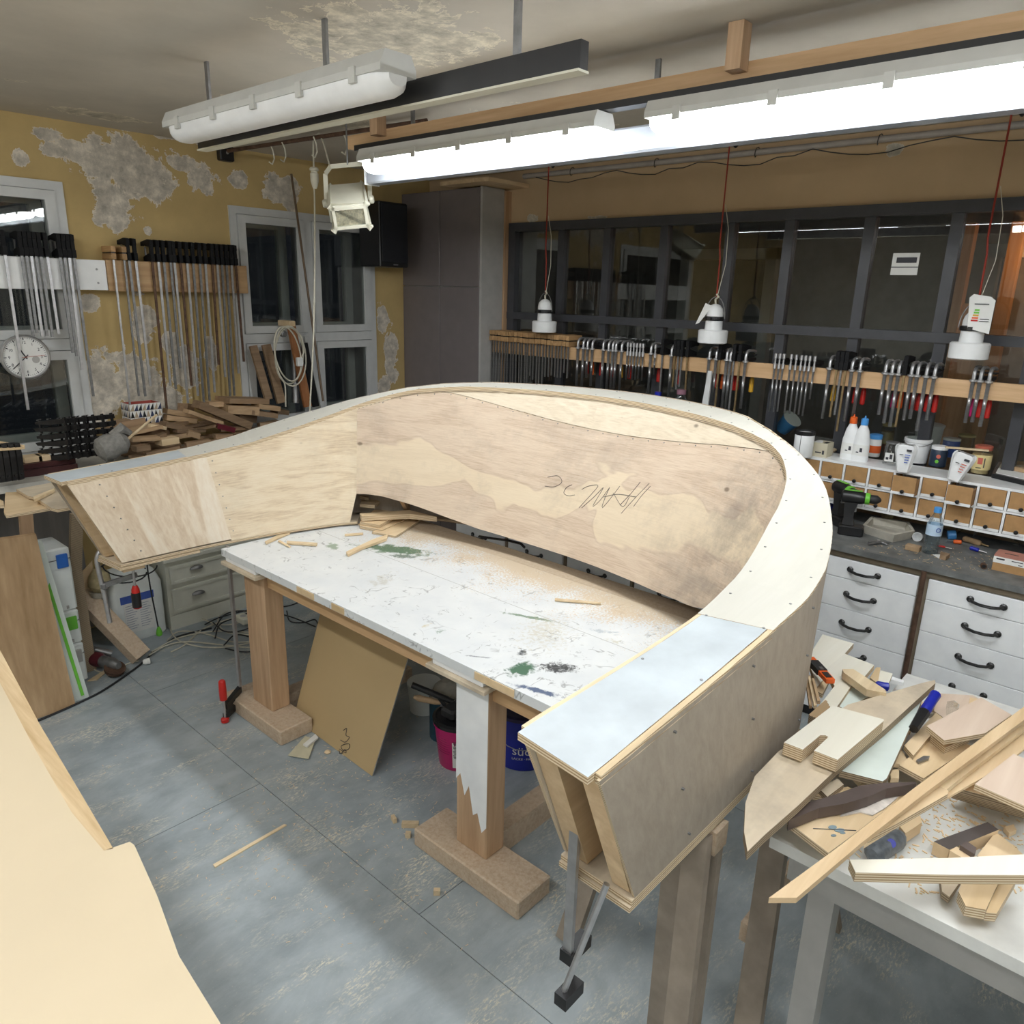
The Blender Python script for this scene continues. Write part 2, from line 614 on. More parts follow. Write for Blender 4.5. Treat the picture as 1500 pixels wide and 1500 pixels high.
def floor_mat():
    m, nt, b = new_mat('blue_grey_painted_floor')
    v = mapped(nt, (1, 1, 1))
    n = noise(nt, v, 1.5, 7, .6)
    n2 = noise(nt, v, 9, 6, .65)
    col = ramp(nt, n, [(.3, (.29, .335, .36)), (.7, (.48, .535, .56))])
    blot = ramp(nt, noise(nt, mapped(nt, (1, 2.2, 1), rot=(0, 0, .35)), 3.1, 7, .68, .5), [(.40, (0, 0, 0)), (.62, (1, 1, 1))])
    col = mix(nt, math_(nt, 'MULTIPLY', blot, .45), col, (.20, .235, .25))
    col = mix(nt, math_(nt, 'MULTIPLY', ramp(nt, n2, [(.45, (0, 0, 0)), (.7, (1, 1, 1))]), .35), col, (.52, .56, .57))
    # swept sawdust: fine flecks inside larger drifts
    vd = mapped(nt, (1.1, 2.6, 1), rot=(0, 0, .5))
    drift = ramp(nt, noise(nt, vd, 2.1, 6, .66, .6), [(.50, (0, 0, 0)), (.64, (1, 1, 1))])
    vf = mapped(nt, (1, 3.0, 1), rot=(0, 0, .7))
    fleck = ramp(nt, noise(nt, vf, 42, 5, .8), [(.50, (0, 0, 0)), (.58, (1, 1, 1))])
    spot = ramp(nt, noise(nt, v, 90, 3, .7), [(.66, (0, 0, 0)), (.70, (1, 1, 1))])
    f = math_(nt, 'MINIMUM', math_(nt, 'ADD', math_(nt, 'MULTIPLY', drift, fleck), math_(nt, 'MULTIPLY', spot, .45)), 1.0)
    col = mix(nt, math_(nt, 'MULTIPLY', f, .85), col, (.80, .74, .58))
    nt.links.new(col, b.inputs['Base Color'])
    nt.links.new(ramp(nt, n2, [(.3, (.38,) * 3), (.7, (.62,) * 3)]), b.inputs['Roughness'])
    bump(nt, b, f, .3, .002)
    return m


def tabletop_mat():
    """white worn lacquer, scratches, green and blue paint smears, sawdust towards the back"""
    m, nt, b = new_mat('stained_white_tabletop')
    v = mapped(nt, (1, 1, 1))
    col = ramp(nt, noise(nt, v, 5, 6, .6), [(.3, (.68, .71, .73)), (.65, (.78, .80, .80))])
    sep = N(nt, 'ShaderNodeSeparateXYZ')
    nt.links.new(v, sep.inputs[0])

    def blob(px, py, ru, rv, c, amt, rot=0.0, dens=.5, fr=30):
        nonlocal col
        p = az_(px, py, .83) - Vector((2.0, 2.1, .83))
        dx = math_(nt, 'SUBTRACT', sep.outputs[0], p.x)
        dy = math_(nt, 'SUBTRACT', sep.outputs[1], p.y)
        ca, sa = math.cos(rot), math.sin(rot)
        a = math_(nt, 'ADD', math_(nt, 'MULTIPLY', dx, ca / ru), math_(nt, 'MULTIPLY', dy, sa / ru))
        c2 = math_(nt, 'ADD', math_(nt, 'MULTIPLY', dx, -sa / rv), math_(nt, 'MULTIPLY', dy, ca / rv))
        d = math_(nt, 'SQRT', math_(nt, 'ADD', math_(nt, 'MULTIPLY', a, a), math_(nt, 'MULTIPLY', c2, c2)))
        nz = noise(nt, v, fr, 6, .7, .5)
        f = math_(nt, 'SUBTRACT', math_(nt, 'ADD', math_(nt, 'MULTIPLY', nz, 2.4), dens - 1.2), d)
        f = ramp(nt, f, [(0, (0, 0, 0)), (.35, (1, 1, 1))])
        col = mix(nt, math_(nt, 'MULTIPLY', f, amt), col, c)
    blob(578, 805, .20, .06, (.09, .18, .10), .95, -1.1, 1.0, 22)
    blob(590, 815, .10, .04, (.06, .12, .07), .8, -1.1, .7, 40)
    blob(487, 800, .07, .035, (.20, .30, .18), .8, 1.2, .8)
    blob(645, 925, .05, .04, (.09, .20, .12), .8, 0, .3, 60)
    blob(622, 917, .05, .02, (.55, .45, .20), .6, 0, .5, 40)
    blob(780, 905, .17, .018, (.10, .20, .10), .85, -1.2, .7, 30)
    blob(765, 980, .07, .045, (.06, .15, .09), 1, -.3, .9, 30)
    blob(818, 978, .09, .045, (.04, .045, .05), 1, -.9, .75, 60)
    blob(765, 955, .05, .025, (.05, .06, .07), 1, .5, .6, 60)
    blob(790, 1012, .12, .02, (.06, .10, .20), .95, -1.3, .8, 30)
    blob(700, 962, .10, .012, (.12, .13, .16), .8, -1.0, .5, 30)
    blob(885, 925, .12, .03, (.35, .42, .47), .6, -1.2, .5, 30)
    blob(900, 940, .10, .05, (.50, .46, .28), .5, -1.2, .3, 50)
    blob(560, 850, .25, .12, (.50, .47, .38), .5, .5, .35, 30)
    blob(800, 925, .4, .25, (.55, .50, .36), .5, .5, .35, 60)
    # thin scratches
    for (s, r, t) in ((6, .4, .016), (10, -.7, .012), (4.5, 1.3, .012)):
        vv = mapped(nt, (1, 1, 1), rot=(0, 0, r))
        nz = noise(nt, vv, s, 3, .5, 1.2)
        line = math_(nt, 'ABSOLUTE', math_(nt, 'SUBTRACT', nz, .5))
        msk = ramp(nt, noise(nt, v, 4.0 + s, 2), [(.56, (0, 0, 0)), (.62, (1, 1, 1))])
        f = math_(nt, 'MULTIPLY', ramp(nt, line, [(0, (1, 1, 1)), (t, (0, 0, 0))]), msk)
        col = mix(nt, math_(nt, 'MULTIPLY', f, .75), col, (.24, .25, .25))
    # board joint running along the top, and sawdust
    for off in (.03, ):
        j = math_(nt, 'ABSOLUTE', math_(nt, 'SUBTRACT', sep.outputs[0], off))
        col = mix(nt, math_(nt, 'MULTIPLY', math_(nt, 'LESS_THAN', j, .0018), .6), col, (.30, .30, .28))
    g = N(nt, 'ShaderNodeMapRange')
    nt.links.new(sep.outputs[0], g.inputs[0])
    g.inputs[1].default_value = -.1
    g.inputs[2].default_value = .42
    g.inputs[3].default_value = -.22
    g.inputs[4].default_value = .55
    s1 = noise(nt, v, 110, 3, .7)
    s2 = noise(nt, v, 4, 5, .6)
    f = math_(nt, 'ADD', math_(nt, 'ADD', g.outputs[0], math_(nt, 'MULTIPLY', math_(nt, 'SUBTRACT', s2, .5), 1.1)), math_(nt, 'MULTIPLY', math_(nt, 'SUBTRACT', s1, .5), 1.6))
    f = ramp(nt, f, [(.2, (0, 0, 0)), (.42, (1, 1, 1))])
    col = mix(nt, math_(nt, 'MULTIPLY', f, .8), col, (.66, .50, .31))
    nt.links.new(col, b.inputs['Base Color'])
    b.inputs['Roughness'].default_value = .42
    bump(nt, b, math_(nt, 'ADD', s1, f), .15, .002)
    return m


def veneer(name, lo, mid, hi, band=None, stain=0.0, sx=1.0, sy=6.0, knots=True, freq=3.0, wamp=.14):
    """rotary-cut plywood face on UV: u metres along, v metres up"""
    m, nt, b = new_mat(name)
    v = mapped(nt, (sx, sy, 1), 'UV')
    n1 = noise(nt, v, 1.6, 4, .5, 1.6)
    fine = mapped(nt, (sx * 5, sy * 14, 1), 'UV')
    n2 = noise(nt, fine, 2.5, 5, .7, .3)
    wv = math_(nt, 'SINE', math_(nt, 'MULTIPLY', n1, freq * 9))
    f = math_(nt, 'ADD', math_(nt, 'MULTIPLY', math_(nt, 'ADD', math_(nt, 'MULTIPLY', wv, .5), .5), wamp), math_(nt, 'MULTIPLY', n2, 1 - wamp))
    col = ramp(nt, f, [(.28, lo), (.5, mid), (.72, hi)])
    uv = mapped(nt, (1, 1, 1), 'UV')
    sep = N(nt, 'ShaderNodeSeparateXYZ')
    nt.links.new(uv, sep.inputs[0])
    if band:
        # pale heart figure winding along the middle of the sheet
        (bc, bw, amt, bcol) = band
        wob = noise(nt, mapped(nt, (1.5, 2.2, 1), 'UV'), 1.1, 3, .5, .8)
        cen = math_(nt, 'ADD', sep.outputs[1], math_(nt, 'MULTIPLY', math_(nt, 'SUBTRACT', wob, .5), .55))
        d = math_(nt, 'ABSOLUTE', math_(nt, 'SUBTRACT', cen, bc))
        g = ramp(nt, d, [(bw * .86, (1, 1, 1)), (bw, (0, 0, 0))])
        line = ramp(nt, math_(nt, 'ABSOLUTE', math_(nt, 'SUBTRACT', d, bw)), [(0, (1, 1, 1)), (.010, (0, 0, 0))])
        col = mix(nt, math_(nt, 'MULTIPLY', g, amt), col, bcol)
        col = mix(nt, math_(nt, 'MULTIPLY', line, .35), col, lo)
    if stain:
        s = noise(nt, mapped(nt, (1, 1, 1), 'UV', loc=(3, 1, 0)), 2.2, 7, .7)
        f2 = ramp(nt, s, [(.5, (0, 0, 0)), (.75, (1, 1, 1))])
        col = mix(nt, math_(nt, 'MULTIPLY', f2, stain), col, (.17, .14, .12))
        s2 = noise(nt, uv, 14, 4, .7)
        top = N(nt, 'ShaderNodeMapRange')
        nt.links.new(sep.outputs[0], top.inputs[0])
        top.inputs[1].default_value = 1.9
        top.inputs[2].default_value = 2.9
        top.inputs[3].default_value = 0
        top.inputs[4].default_value = 1.0
        f3 = math_(nt, 'MULTIPLY', top.outputs[0], ramp(nt, math_(nt, 'ADD', math_(nt, 'MULTIPLY', s2, .4), math_(nt, 'MULTIPLY', s, .6)), [(.44, (0, 0, 0)), (.60, (1, 1, 1))]))
        col = mix(nt, f3, col, (.20, .17, .15))
    if knots:
        vo = N(nt, 'ShaderNodeTexVoronoi')
        vo.inputs['Scale'].default_value = 3.2
        nt.links.new(mapped(nt, (1, 1.6, 1), 'UV', loc=(.4, .9, 0)), vo.inputs['Vector'])
        kf = ramp(nt, vo.outputs[0], [(.03, (1, 1, 1)), (.06, (0, 0, 0))])
        col = mix(nt, math_(nt, 'MULTIPLY', kf, .75), col, (.12, .08, .05))
    nt.links.new(col, b.inputs['Base Color'])
    b.inputs['Roughness'].default_value = .62
    bump(nt, b, n2, .06, .001)
    return m


m_floor = floor_mat()
m_top = tabletop_mat()
m_back = veneer('inner_back_veneer', (.47, .35, .25), (.60, .47, .35), (.68, .56, .43), band=(1.17, .095, .55, (.76, .64, .45)), stain=.45, sx=.8, freq=2)
m_side = veneer('inner_side_veneer', (.60, .46, .31), (.77, .64, .46), (.84, .73, .56), sx=.9, sy=4.5, stain=.22, freq=2, wamp=.2)
m_armend = veneer('arm_end_veneer', (.66, .52, .37), (.79, .67, .52), (.85, .76, .63), sx=4, sy=.5, knots=False, freq=1.4, wamp=.35)
m_cresc = veneer('crescent_veneer', (.56, .46, .33), (.66, .56, .42), (.72, .63, .49), sx=1.4, sy=4)
m_outer = veneer('outer_shell_veneer', (.32, .27, .21), (.375, .32, .255), (.42, .365, .295), sx=3, sy=.4, knots=False, freq=.6, wamp=.1)

# ------------------------------------------------------------------ setting
mb = MB().box(-2.5, XW + .1, -2.5, YW + .1, -.12, -.006)
fl = struct('floor', mb, plain('dark_floor_joint', (.06, .07, .07), .7))
for i in range(-3, 3):
    for j in range(-2, 3):
        x0 = 1.333 + i * 1.25
        y0 = -.5 + j * 2.05 + (1.0 if i % 2 else 0)
        xa, xb = max(x0, -2.5), min(x0 + 1.247, XW + .1)
        ya, yb = max(y0, -2.5), min(y0 + 2.047, YW + .1)
        if xb - xa > .05 and yb - ya > .05:
            part('floor_panel', MB().box(xa, xb, ya, yb, -.006, 0), m_floor, fl)
struct('ceiling', MB().box(-2.5, XW + .1, -2.5, YW + .1, ZC, ZC + .1), m_ceil)
# window wall with two openings
W1 = (.10, 1.575, 1.06, 2.49)
W2 = (2.495, 3.60, 1.06, 2.465)
mb = MB()
y0, y1 = YW, YW + .32
mb.box(-2.5, W1[0], y0, y1, 0, ZC).box(W1[1], W2[0], y0, y1, 0, ZC).box(W2[1], XW + .1, y0, y1, 0, ZC)
for W in (W1, W2):
    mb.box(W[0], W[1], y0, y1, 0, W[2]).box(W[0], W[1], y0, y1, W[3], ZC)
struct('wall_back', mb, m_w2)
mb = MB().box(XW, XW + .1, -2.5, YW, 0, .95).box(XW, XW + .1, -2.5, YW, 2.45, ZC).box(XW, XW + .1, 3.75, YW, .95, 2.45)
struct('wall_right', mb, m_w1)
struct('wall_left', MB().box(-2.6, -2.5, -2.5, YW, 0, ZC), m_plain_wall)
struct('wall_front', MB().box(-2.5, XW, -2.6, -2.5, 0, ZC), m_plain_wall)


def casement(idx, W, splits, zt):
    """box-type window: outer frame, transom, mullion, sashes with their own rebate, and a second outer set of sashes"""
    x0, x1, z0, z1 = W
    y = YW - .012
    f = MB()
    t = .045
    f.box(x0, x1, y, y + .06, z1 - t, z1).box(x0, x1, y, y + .06, z0, z0 + t)
    f.box(x0, x0 + t, y, y + .06, z0 + t, z1 - t).box(x1 - t, x1, y, y + .06, z0 + t, z1 - t)
    f.box(x0 + t, x1 - t, y, y + .06, zt - .03, zt + .03)
    for s in splits:
        f.box(s - .03, s + .03, y, y + .06, z0 + t, zt - .03).box(s - .03, s + .03, y, y + .06, zt + .03, z1 - t)
    # reveal lining
    f.box(x0, x0 + .012, y + .06, YW + .30, z0, z1).box(x1 - .012, x1, y + .06, YW + .30, z0, z1)
    f.box(x0, x1, y + .06, YW + .30, z1 - .012, z1).box(x0, x1, y + .06, YW + .30, z0, z0 + .012)
    win = struct('window_%d' % idx, f, m_winframe)
    xs = [x0 + t] + [q for s in splits for q in (s - .03, s + .03)] + [x1 - t]
    for a in range(0, len(xs), 2):
        for (za, zb) in ((z0 + t, zt - .03), (zt + .03, z1 - t)):
            for (yy, w_) in ((y - .012, .05), (y + .21, .06)):
                xa, xb = xs[a] + .003, xs[a + 1] - .003
                g = MB()
                g.box(xa, xb, yy, yy + .045, zb - w_, zb - .003).box(xa, xb, yy, yy + .045, za + .003, za + w_)
                g.box(xa, xa + w_, yy, yy + .045, za + w_, zb - w_).box(xb - w_, xb, yy, yy + .045, za + w_, zb - w_)
                sash = part('sash', g, m_winframe, win)
                part('window_pane', MB().box(xa + w_, xb - w_, yy + .02, yy + .024, za + w_, zb - w_), m_glass, sash)
    part('window_sill', MB().box(x0 - .03, x1 + .03, YW - .05, YW + .02, z0 - .03, z0), m_winframe, win)


casement(1, W1, [.80], 1.665)
casement(2, W2, [3.045], 1.665)
# glazed partition to the next room
py = [3.72, 3.294, 2.927, 2.515, 2.091, 1.753, 1.345, .958, .56, .16, -.24, -.64, -1.04, -1.44, -1.84, -2.45]
mb = MB().box(XW - .03, XW + .05, -2.5, 3.75, 2.40, 2.455).box(XW - .035, XW + .05, -2.5, 3.75, 1.815, 1.862).box(XW - .03, XW + .05, -2.5, 3.75, .95, 1.0)
mb.box(XW - .03, XW + .05, 3.69, 3.75, 1.0, 2.4)
for k, y in enumerate(py[1:-1]):
    mb.box(XW - .015, XW + .04, y - .026, y + .026, 1.862, 2.40)
    yl = y if k % 2 else y - .02
    mb.box(XW - .015, XW + .04, yl - .026, yl + .026, 1.0, 1.815)
part_w = struct('window_3', mb, m_darkframe)
for k in range(len(py) - 1):
    a, b_ = py[k + 1], py[k]
    part('window_pane', MB().box(XW + .01, XW + .014, a, b_, 1.85, 2.42), m_glass, part_w)
    part('window_pane', MB().box(XW + .01, XW + .014, a, b_, .99, 1.83), m_glass, part_w)
a, b = ax_(1309, 371, XW + .008), ax_(1343, 403, XW + .008)
t = thing('paper_notice', 'white printed notice stuck to the glazed partition', 'notice', (XW + .007, (a.y + b.y) / 2, b.z))
part('sheet', MB().box(XW + .005, XW + .009, b.y, a.y, b.z, a.z), m_paper, t)
part('print_line', MB().box(XW + .0035, XW + .0048, b.y + .01, a.y - .02, a.z - .045, a.z - .02).box(XW + .0035, XW + .0048, b.y, a.y, b.z + .035, b.z + .039), m_ink, t, stuff=True)
# the unlit room beyond the glass
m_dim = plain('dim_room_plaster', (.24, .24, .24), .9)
l2 = bpy.data.lights.new('far_room_fill', 'POINT')  # added point light without a fixture, greys the room behind the glass
l2.energy = 9
l2.shadow_soft_size = .1
o2 = bpy.data.objects.new('far_room_fill', l2)
C.objects.link(o2)
o2.location = (5.6, -2.2, 2.6)
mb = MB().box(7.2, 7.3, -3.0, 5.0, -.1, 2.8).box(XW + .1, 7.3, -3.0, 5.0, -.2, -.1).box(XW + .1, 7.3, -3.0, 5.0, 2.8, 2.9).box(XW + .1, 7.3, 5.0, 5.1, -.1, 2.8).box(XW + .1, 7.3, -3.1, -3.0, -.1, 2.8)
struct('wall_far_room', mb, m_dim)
mb = MB()
for (a, b_) in ((1.30, 1.40), (.55, .65), (4.0, 4.1), (3.1, 3.2)):
    mb.box(7.10, 7.2, a, b_, -.1, 2.45)
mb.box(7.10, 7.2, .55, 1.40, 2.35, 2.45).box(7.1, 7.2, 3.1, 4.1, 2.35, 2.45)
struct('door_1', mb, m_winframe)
q = ax_(1475, 390, 6.9)
li = bpy.data.lights.new('warm_lamp', 'POINT')
li.energy = 4
li.color = (1.0, .42, .12)
li.shadow_soft_size = .08
lo = bpy.data.objects.new('warm_lamp', li)
C.objects.link(lo)
lo.location = (q.x - .15, q.y - .35, q.z + .1)
mb = MB().box(7.0, 7.12, q.y - .05, q.y + .04, -.1, 2.6).box(7.0, 7.12, q.y + .28, q.y + .36, -.1, 2.6).box(7.05, 7.1, q.y + .04, q.y + .28, -.1, 2.0)
struct('door_2', mb, m_pinez)
t = thing('lamp_shield', 'added black shield holding back a warm light in the next room', 'lamp', (q.x - .15, q.y - .35, q.z))  # shield added to keep the warm light off the mullions
part('shade', MB().box(q.x - .24, q.x - .235, q.y - .50, q.y - .20, q.z - .05, q.z + .25).box(q.x - .235, q.x - .10, q.y - .205, q.y - .20, q.z - .05, q.z + .25).box(q.x - .235, q.x - .10, q.y - .50, q.y - .495, q.z - .05, q.z + .25), m_black, t)
part('wall_arm', MB().box(q.x - .236, 7.2, q.y - .36, q.y - .34, q.z + .24, q.z + .26), m_black, t)
# pine stud beside the cabinet, ledge over it
struct('trim_1', MB().box(XW - .06, XW - .001, 3.757, 3.79, 0, 2.66), m_pinez)
struct('trim_2', MB().box(XW - .40, XW - .001, 3.60, 4.05, 2.675, 2.70), m_pinex)
# conduit along the partition wall under the ceiling, with thin wires tied to it
t = thing('ceiling_conduit', 'grey-white conduit pipe running along the top of the partition wall', 'pipe', (XW - .05, 1.0, 2.74))
part('conduit', MB().tube([(XW - .035, -2.4, 2.745), (XW - .035, 3.62, 2.745)], .016, 10), plain('grey_conduit', (.36, .32, .28), .5), t, True)
pts = []
for k in range(0, 61):
    u = k / 60
    y = -2.0 + u * 5.5
    pts.append((XW - .05, y, 2.73 - .05 * abs(math.sin(u * PI * 9)) - (.02 * math.sin(k) if k % 7 == 0 else 0)))
part('wire', MB().tube(pts, .0028, 5), m_cable_b, t)
for k in range(7):
    y = 3.2 - k * .62
    part('wire_tie', MB().tube([(XW - .035 + .02 * math.cos(a), y + .004 * a, 2.745 + .024 * math.sin(a)) for a in [q * PI / 4 for q in range(9)]], .0022, 5), m_black, t)
# rusty ceiling rod with hooks that the cords hang from
t = thing('ceiling_rod', 'thin rusty rod with wire hooks under the peeling ceiling', 'rod', (2.5, 3.6, 2.75))
part('rod', MB().tube([(2.47, 4.5, 2.755), (2.60, 2.9, 2.755)], .011, 7), m_rust, t)
for q, (x, y) in enumerate([(396, 212), (413, 208), (459, 200), (503, 195)]):
    p = az_(x, y, 2.755)
    part('hook', MB().tube([p, p + Vector((.015, 0, -.03)), p + Vector((.02, 0, -.07)), p + Vector((.005, 0, -.10)), p + Vector((-.015, 0, -.09))], .004, 5), m_cable_w, t)


# ------------------------------------------------------------------ ceiling lights
def batten(name, label, x, ya, yb, zb, lit=True, tilt=0.0):
    """wet-room batten: body, diffuser with clips"""
    t = thing(name, label, 'ceiling light', (x, (ya + yb) / 2, zb), 'fluorescent battens under the ceiling')

    def prof(w0, w1, za, zc, y, e=0):
        return [(x - w0 + e, y, za), (x - w1, y, zc), (x + w1, y, zc), (x + w0 - e, y, za)]
    part('housing', MB().loft([[(x - .062, y, zb + .052), (x - .062, y, zb + .07), (x - .045, y, zb + .105), (x + .045, y, zb + .105), (x + .062, y, zb + .07), (x + .062, y, zb + .052)] for y in (ya, yb)]), m_housing, t)
    rings = []
    for y, s in ((ya + .003, .55), (ya + .03, .9), (ya + .06, 1), (yb - .06, 1), (yb - .03, .9), (yb - .003, .55)):
        rings.append([(x + .057 * s * math.cos(a), y, zb + .052 - .052 * s * math.sin(a) ** .7) for a in [PI * q / 10 for q in range(11)]])
    part('diffuser', MB().loft(rings), m_tube if lit else m_white, t, True)
    for k in range(5):
        y = ya + .12 + k * (yb - ya - .24) / 4
        for s in (-1, 1):
            part('clip', MB().box(x + s * .062 - .005, x + s * .062 + .005, y - .014, y + .014, zb + .035, zb + .075), m_housing, t)
    return t


batten('fluorescent_light', 'lit fluorescent batten light nearest the hanging floodlight', 2.35, 1.70, 3.03, 2.50)
batten('fluorescent_light', 'lit fluorescent batten in line behind the first, cut by the photo top', 2.35, .0, 1.50, 2.50)
batten('fluorescent_light', 'unlit white fluorescent batten above the window wall clamps', 1.47, 1.75, 3.03, 2.50, lit=False)
batten('fluorescent_light', 'lit fluorescent batten above the beige sheet, nearer the rear of the room', -.25, .75, 2.05, 2.64)
batten('fluorescent_light', 'lit fluorescent batten above the beige sheet, nearer the window wall', -.25, 2.25, 3.55, 2.64)
batten('fluorescent_light', 'unseen fluorescent batten behind the camera, lit for fill', -1.5, -.6, .7, 2.64)  # out of view, put on the camera side as fill
batten('fluorescent_light', 'added fluorescent batten giving fill light high over the near side of the scrap table', 1.15, -1.15, .15, 2.64)  # unseen batten added to brighten the drawer fronts and the right side
batten('fluorescent_light', 'second added fill-light batten beside the one high over the scrap table', .60, -1.15, .15, 2.64)  # another unseen batten, added to lift the drawers further
t = thing('cable_trunking', 'blue-white metal rail running behind the two lit ceiling lights', 'rail', (2.53, 1.0, 2.5))
part('channel', MB().rbox(2.485, 2.565, -1.3, 3.22, 2.490, 2.58, .008), m_metalrail, t)
part('end_cap', MB().box(2.48, 2.57, 3.22, 3.226, 2.487, 2.583), m_white, t)
for y in (2.9, 1.6, .4, -.8):
    part('hanger', MB().box(2.52, 2.53, y, y + .02, 2.58, ZC), m_darksteel, t)
t = thing('lamp_beam', 'pine beam on short posts carrying the lit ceiling lights', 'beam', (2.42, 1.0, 2.62))
part('beam', MB().box(2.385, 2.435, -1.3, 3.22, 2.632, 2.69), m_pine, t)
for y in (2.93, 1.2, -.5):
    part('post', MB().box(2.33, 2.384, y, y + .05, 2.66, ZC - .001), m_pinez, t)
part('mounting_strip', MB().box(2.33, 2.384, -1.2, 3.10, 2.607, 2.630), m_black, t)
t = thing('light_strut', 'dark metal strut beside the unlit ceiling light', 'rail', (1.6, 2.6, 2.5))
part('strut', MB().box(1.55, 1.58, 1.2, 3.05, 2.50, 2.56), m_black, t)
part('edge', MB().box(1.545, 1.585, 1.2, 3.05, 2.494, 2.4995), m_cream, t)
for y in (1.4, 2.2, 2.95):
    part('hanger', MB().box(1.56, 1.57, y, y + .02, 2.56, ZC), m_darksteel, t)
p = ay_(327, 225, YW)
t = thing('junction_box', 'small black box screwed high on the window wall', 'box', (p.x, YW - .05, p.z - .05))
part('body', MB().rbox(p.x - .045, p.x + .045, YW - .05, YW - .001, p.z - .045, p.z + .04, .006), m_black, t)
part('cover_screw', MB().lathe([(.009, 0), (.009, .004)], (p.x, YW - .05, p.z), 10, (0, -1, 0)), m_steel, t)

# pendant work lamps on red cords in front of the partition
PX = 3.93


def pendant(px, py, hx, hy, lab, foil=False, tagcard=False):
    b = ax_(px, py, PX)
    c = Vector((b.x, b.y, b.z))
    t = thing('pendant_lamp', lab, 'pendant lamp', c, 'white ceramic pendant lamps on red cords')
    part('shade', MB().lathe([(.070, 0), (.080, .004), (.081, .068), (.074, .074), (.0, .074)], c, 28, cap=False).lathe([(.070, 0), (.070, .060), (0, .060)], c, 28, cap=False), m_white, t, True)
    part('neck', MB().lathe([(.047, .072), (.048, .078), (.046, .122), (.042, .126)], c, 24), m_white, t, True)
    part('clamp_ring', MB().lathe([(.052, .124), (.054, .130), (.054, .142), (.046, .146)], c, 24).box(c.x - .065, c.x - .05, c.y - .01, c.y + .01, c.z + .126, c.z + .142), m_black, t)
    part('socket', MB().lathe([(.046, .144), (.046, .165), (.040, .188), (.026, .205), (.010, .212)], c, 24), m_white, t, True)
    # wire bail
    pts = [c + Vector((0, .060 * math.cos(a), .135 + .115 * math.sin(a))) for a in [PI * q / 12 for q in range(13)]]
    part('bail', MB().tube(pts, .0028, 6), m_darksteel, t)
    part('strain_relief', MB().tube([c + Vector((0, 0, .205)), c + Vector((.01, .01, .235)), c + Vector((-.005, -.015, .25)), c + Vector((0, 0, .262))], .006, 6), m_cable_w, t)
    top = Vector((PX, c.y + .01, ZC))
    part('cord', MB().tube([c + Vector((0, 0, .25)), c + Vector((0, .002, .45)), (c + top) / 2 + Vector((0, .006, 0)), top], .0042, 6), m_cable_r, t)
    part('tie_string', MB().tube([c + Vector((0, -.004, .25)), c + Vector((0, -.035, .42)), c + Vector((0, -.03, .60)), c + Vector((0, .0, .72))], .0018, 5), m_cable_w, t)
    part('ceiling_hook', MB().lathe([(.004, -.05), (.022, -.03), (.028, 0)], (PX - .01, c.y - .03, ZC), 10), m_black, t)
    if foil:
        part('bent_tag', MB().sheet([c + Vector((-.05, .085, .10)), c + Vector((-.055, .06, .11))], [c + Vector((-.03, .045, .215)), c + Vector((-.035, .0, .20))], [Vector((.001, .002, 0))] * 2), m_paper, t)
    if tagcard:
        a = c + Vector((-.06, -.075, .115))
        g = MB().prism([a, a + Vector((-.005, .085, .02)), a + Vector((0, .10, .15)), a + Vector((0, .085, .165)), a + Vector((.005, .02, .155)), a + Vector((.005, 0, .14))], (.0015, 0, 0))
        card = part('energy_tag', g, m_paper, t)
        for k, mm in enumerate((m_green, m_green, m_yellow, m_orange, m_red)):
            part('label_bar', MB().box(a.x - .004, a.x - .001, a.y + .052, a.y + .078 - .002 * (4 - k), a.z + .095 - k * .011, a.z + .102 - k * .011), mm, card)
        part('label_print', MB().box(a.x - .004, a.x - .001, a.y + .02, a.y + .075, a.z + .122, a.z + .126).box(a.x - .004, a.x - .001, a.y + .01, a.y + .045, a.z + .05, a.z + .053).box(a.x - .004, a.x - .001, a.y + .01, a.y + .045, a.z + .06, a.z + .063), m_ink, card, stuff=True)


pendant(797, 487, 806, 240, 'white pendant lamp nearest the tall grey cabinet')
pendant(1043, 503, 1077, 208, 'white pendant lamp hanging in the middle with a bent paper tag', foil=True)
pendant(1417, 526, 1483, 185, 'white pendant lamp with an energy label card hanging on its neck', tagcard=True)

# ------------------------------------------------------------------ the big horseshoe bench carcass
YC = 2.0
INX = [.40, .96, 1.25, 1.55, 1.75, 1.88, 2.09, 2.20, 2.33, 2.42, 2.50, 2.59, 2.67, 2.78, 2.845, 2.87]
INY = [1.214, 1.214, 1.226, 1.232, 1.218, 1.203, 1.163, 1.142, 1.103, 1.057, 1.000, .893, .755, .51, .25, 0]
OUX = [.40, .95, 1.38, 1.60, 1.75, 1.87, 1.95, 2.11, 2.27, 2.38, 2.49, 2.60, 2.72, 2.87, 3.00, 3.075, 3.10]
OUY = [1.405, 1.408, 1.406, 1.406, 1.408, 1.400, 1.386, 1.336, 1.262, 1.193, 1.092, .972, .840, .68, .46, .22, 0]
FX = [.5, .96, 1.34, 1.56, 1.78, 1.97, 2.19, 2.40, 2.56, 2.69, 2.85, 4]
FZ = [1.21, 1.236, 1.254, 1.268, 1.293, 1.337, 1.396, 1.460, 1.510, 1.535, 1.545, 1.55]
BIX = [1.0, 1.12, 1.573, 1.95, 2.221, 2.32, 2.39, 2.44, 2.455]
BIY = [1.21, 1.207, 1.187, 1.12, 1.02, .83, .60, .30, 0]
BOX = [1.0, 1.10, 1.59, 1.86, 2.05, 2.30, 2.50, 2.65, 2.74, 2.765]
BOY = [1.39, 1.39, 1.395, 1.395, 1.34, 1.19, .98, .70, .35, 0]


def zrim(x): return interp(FX, FZ, x)


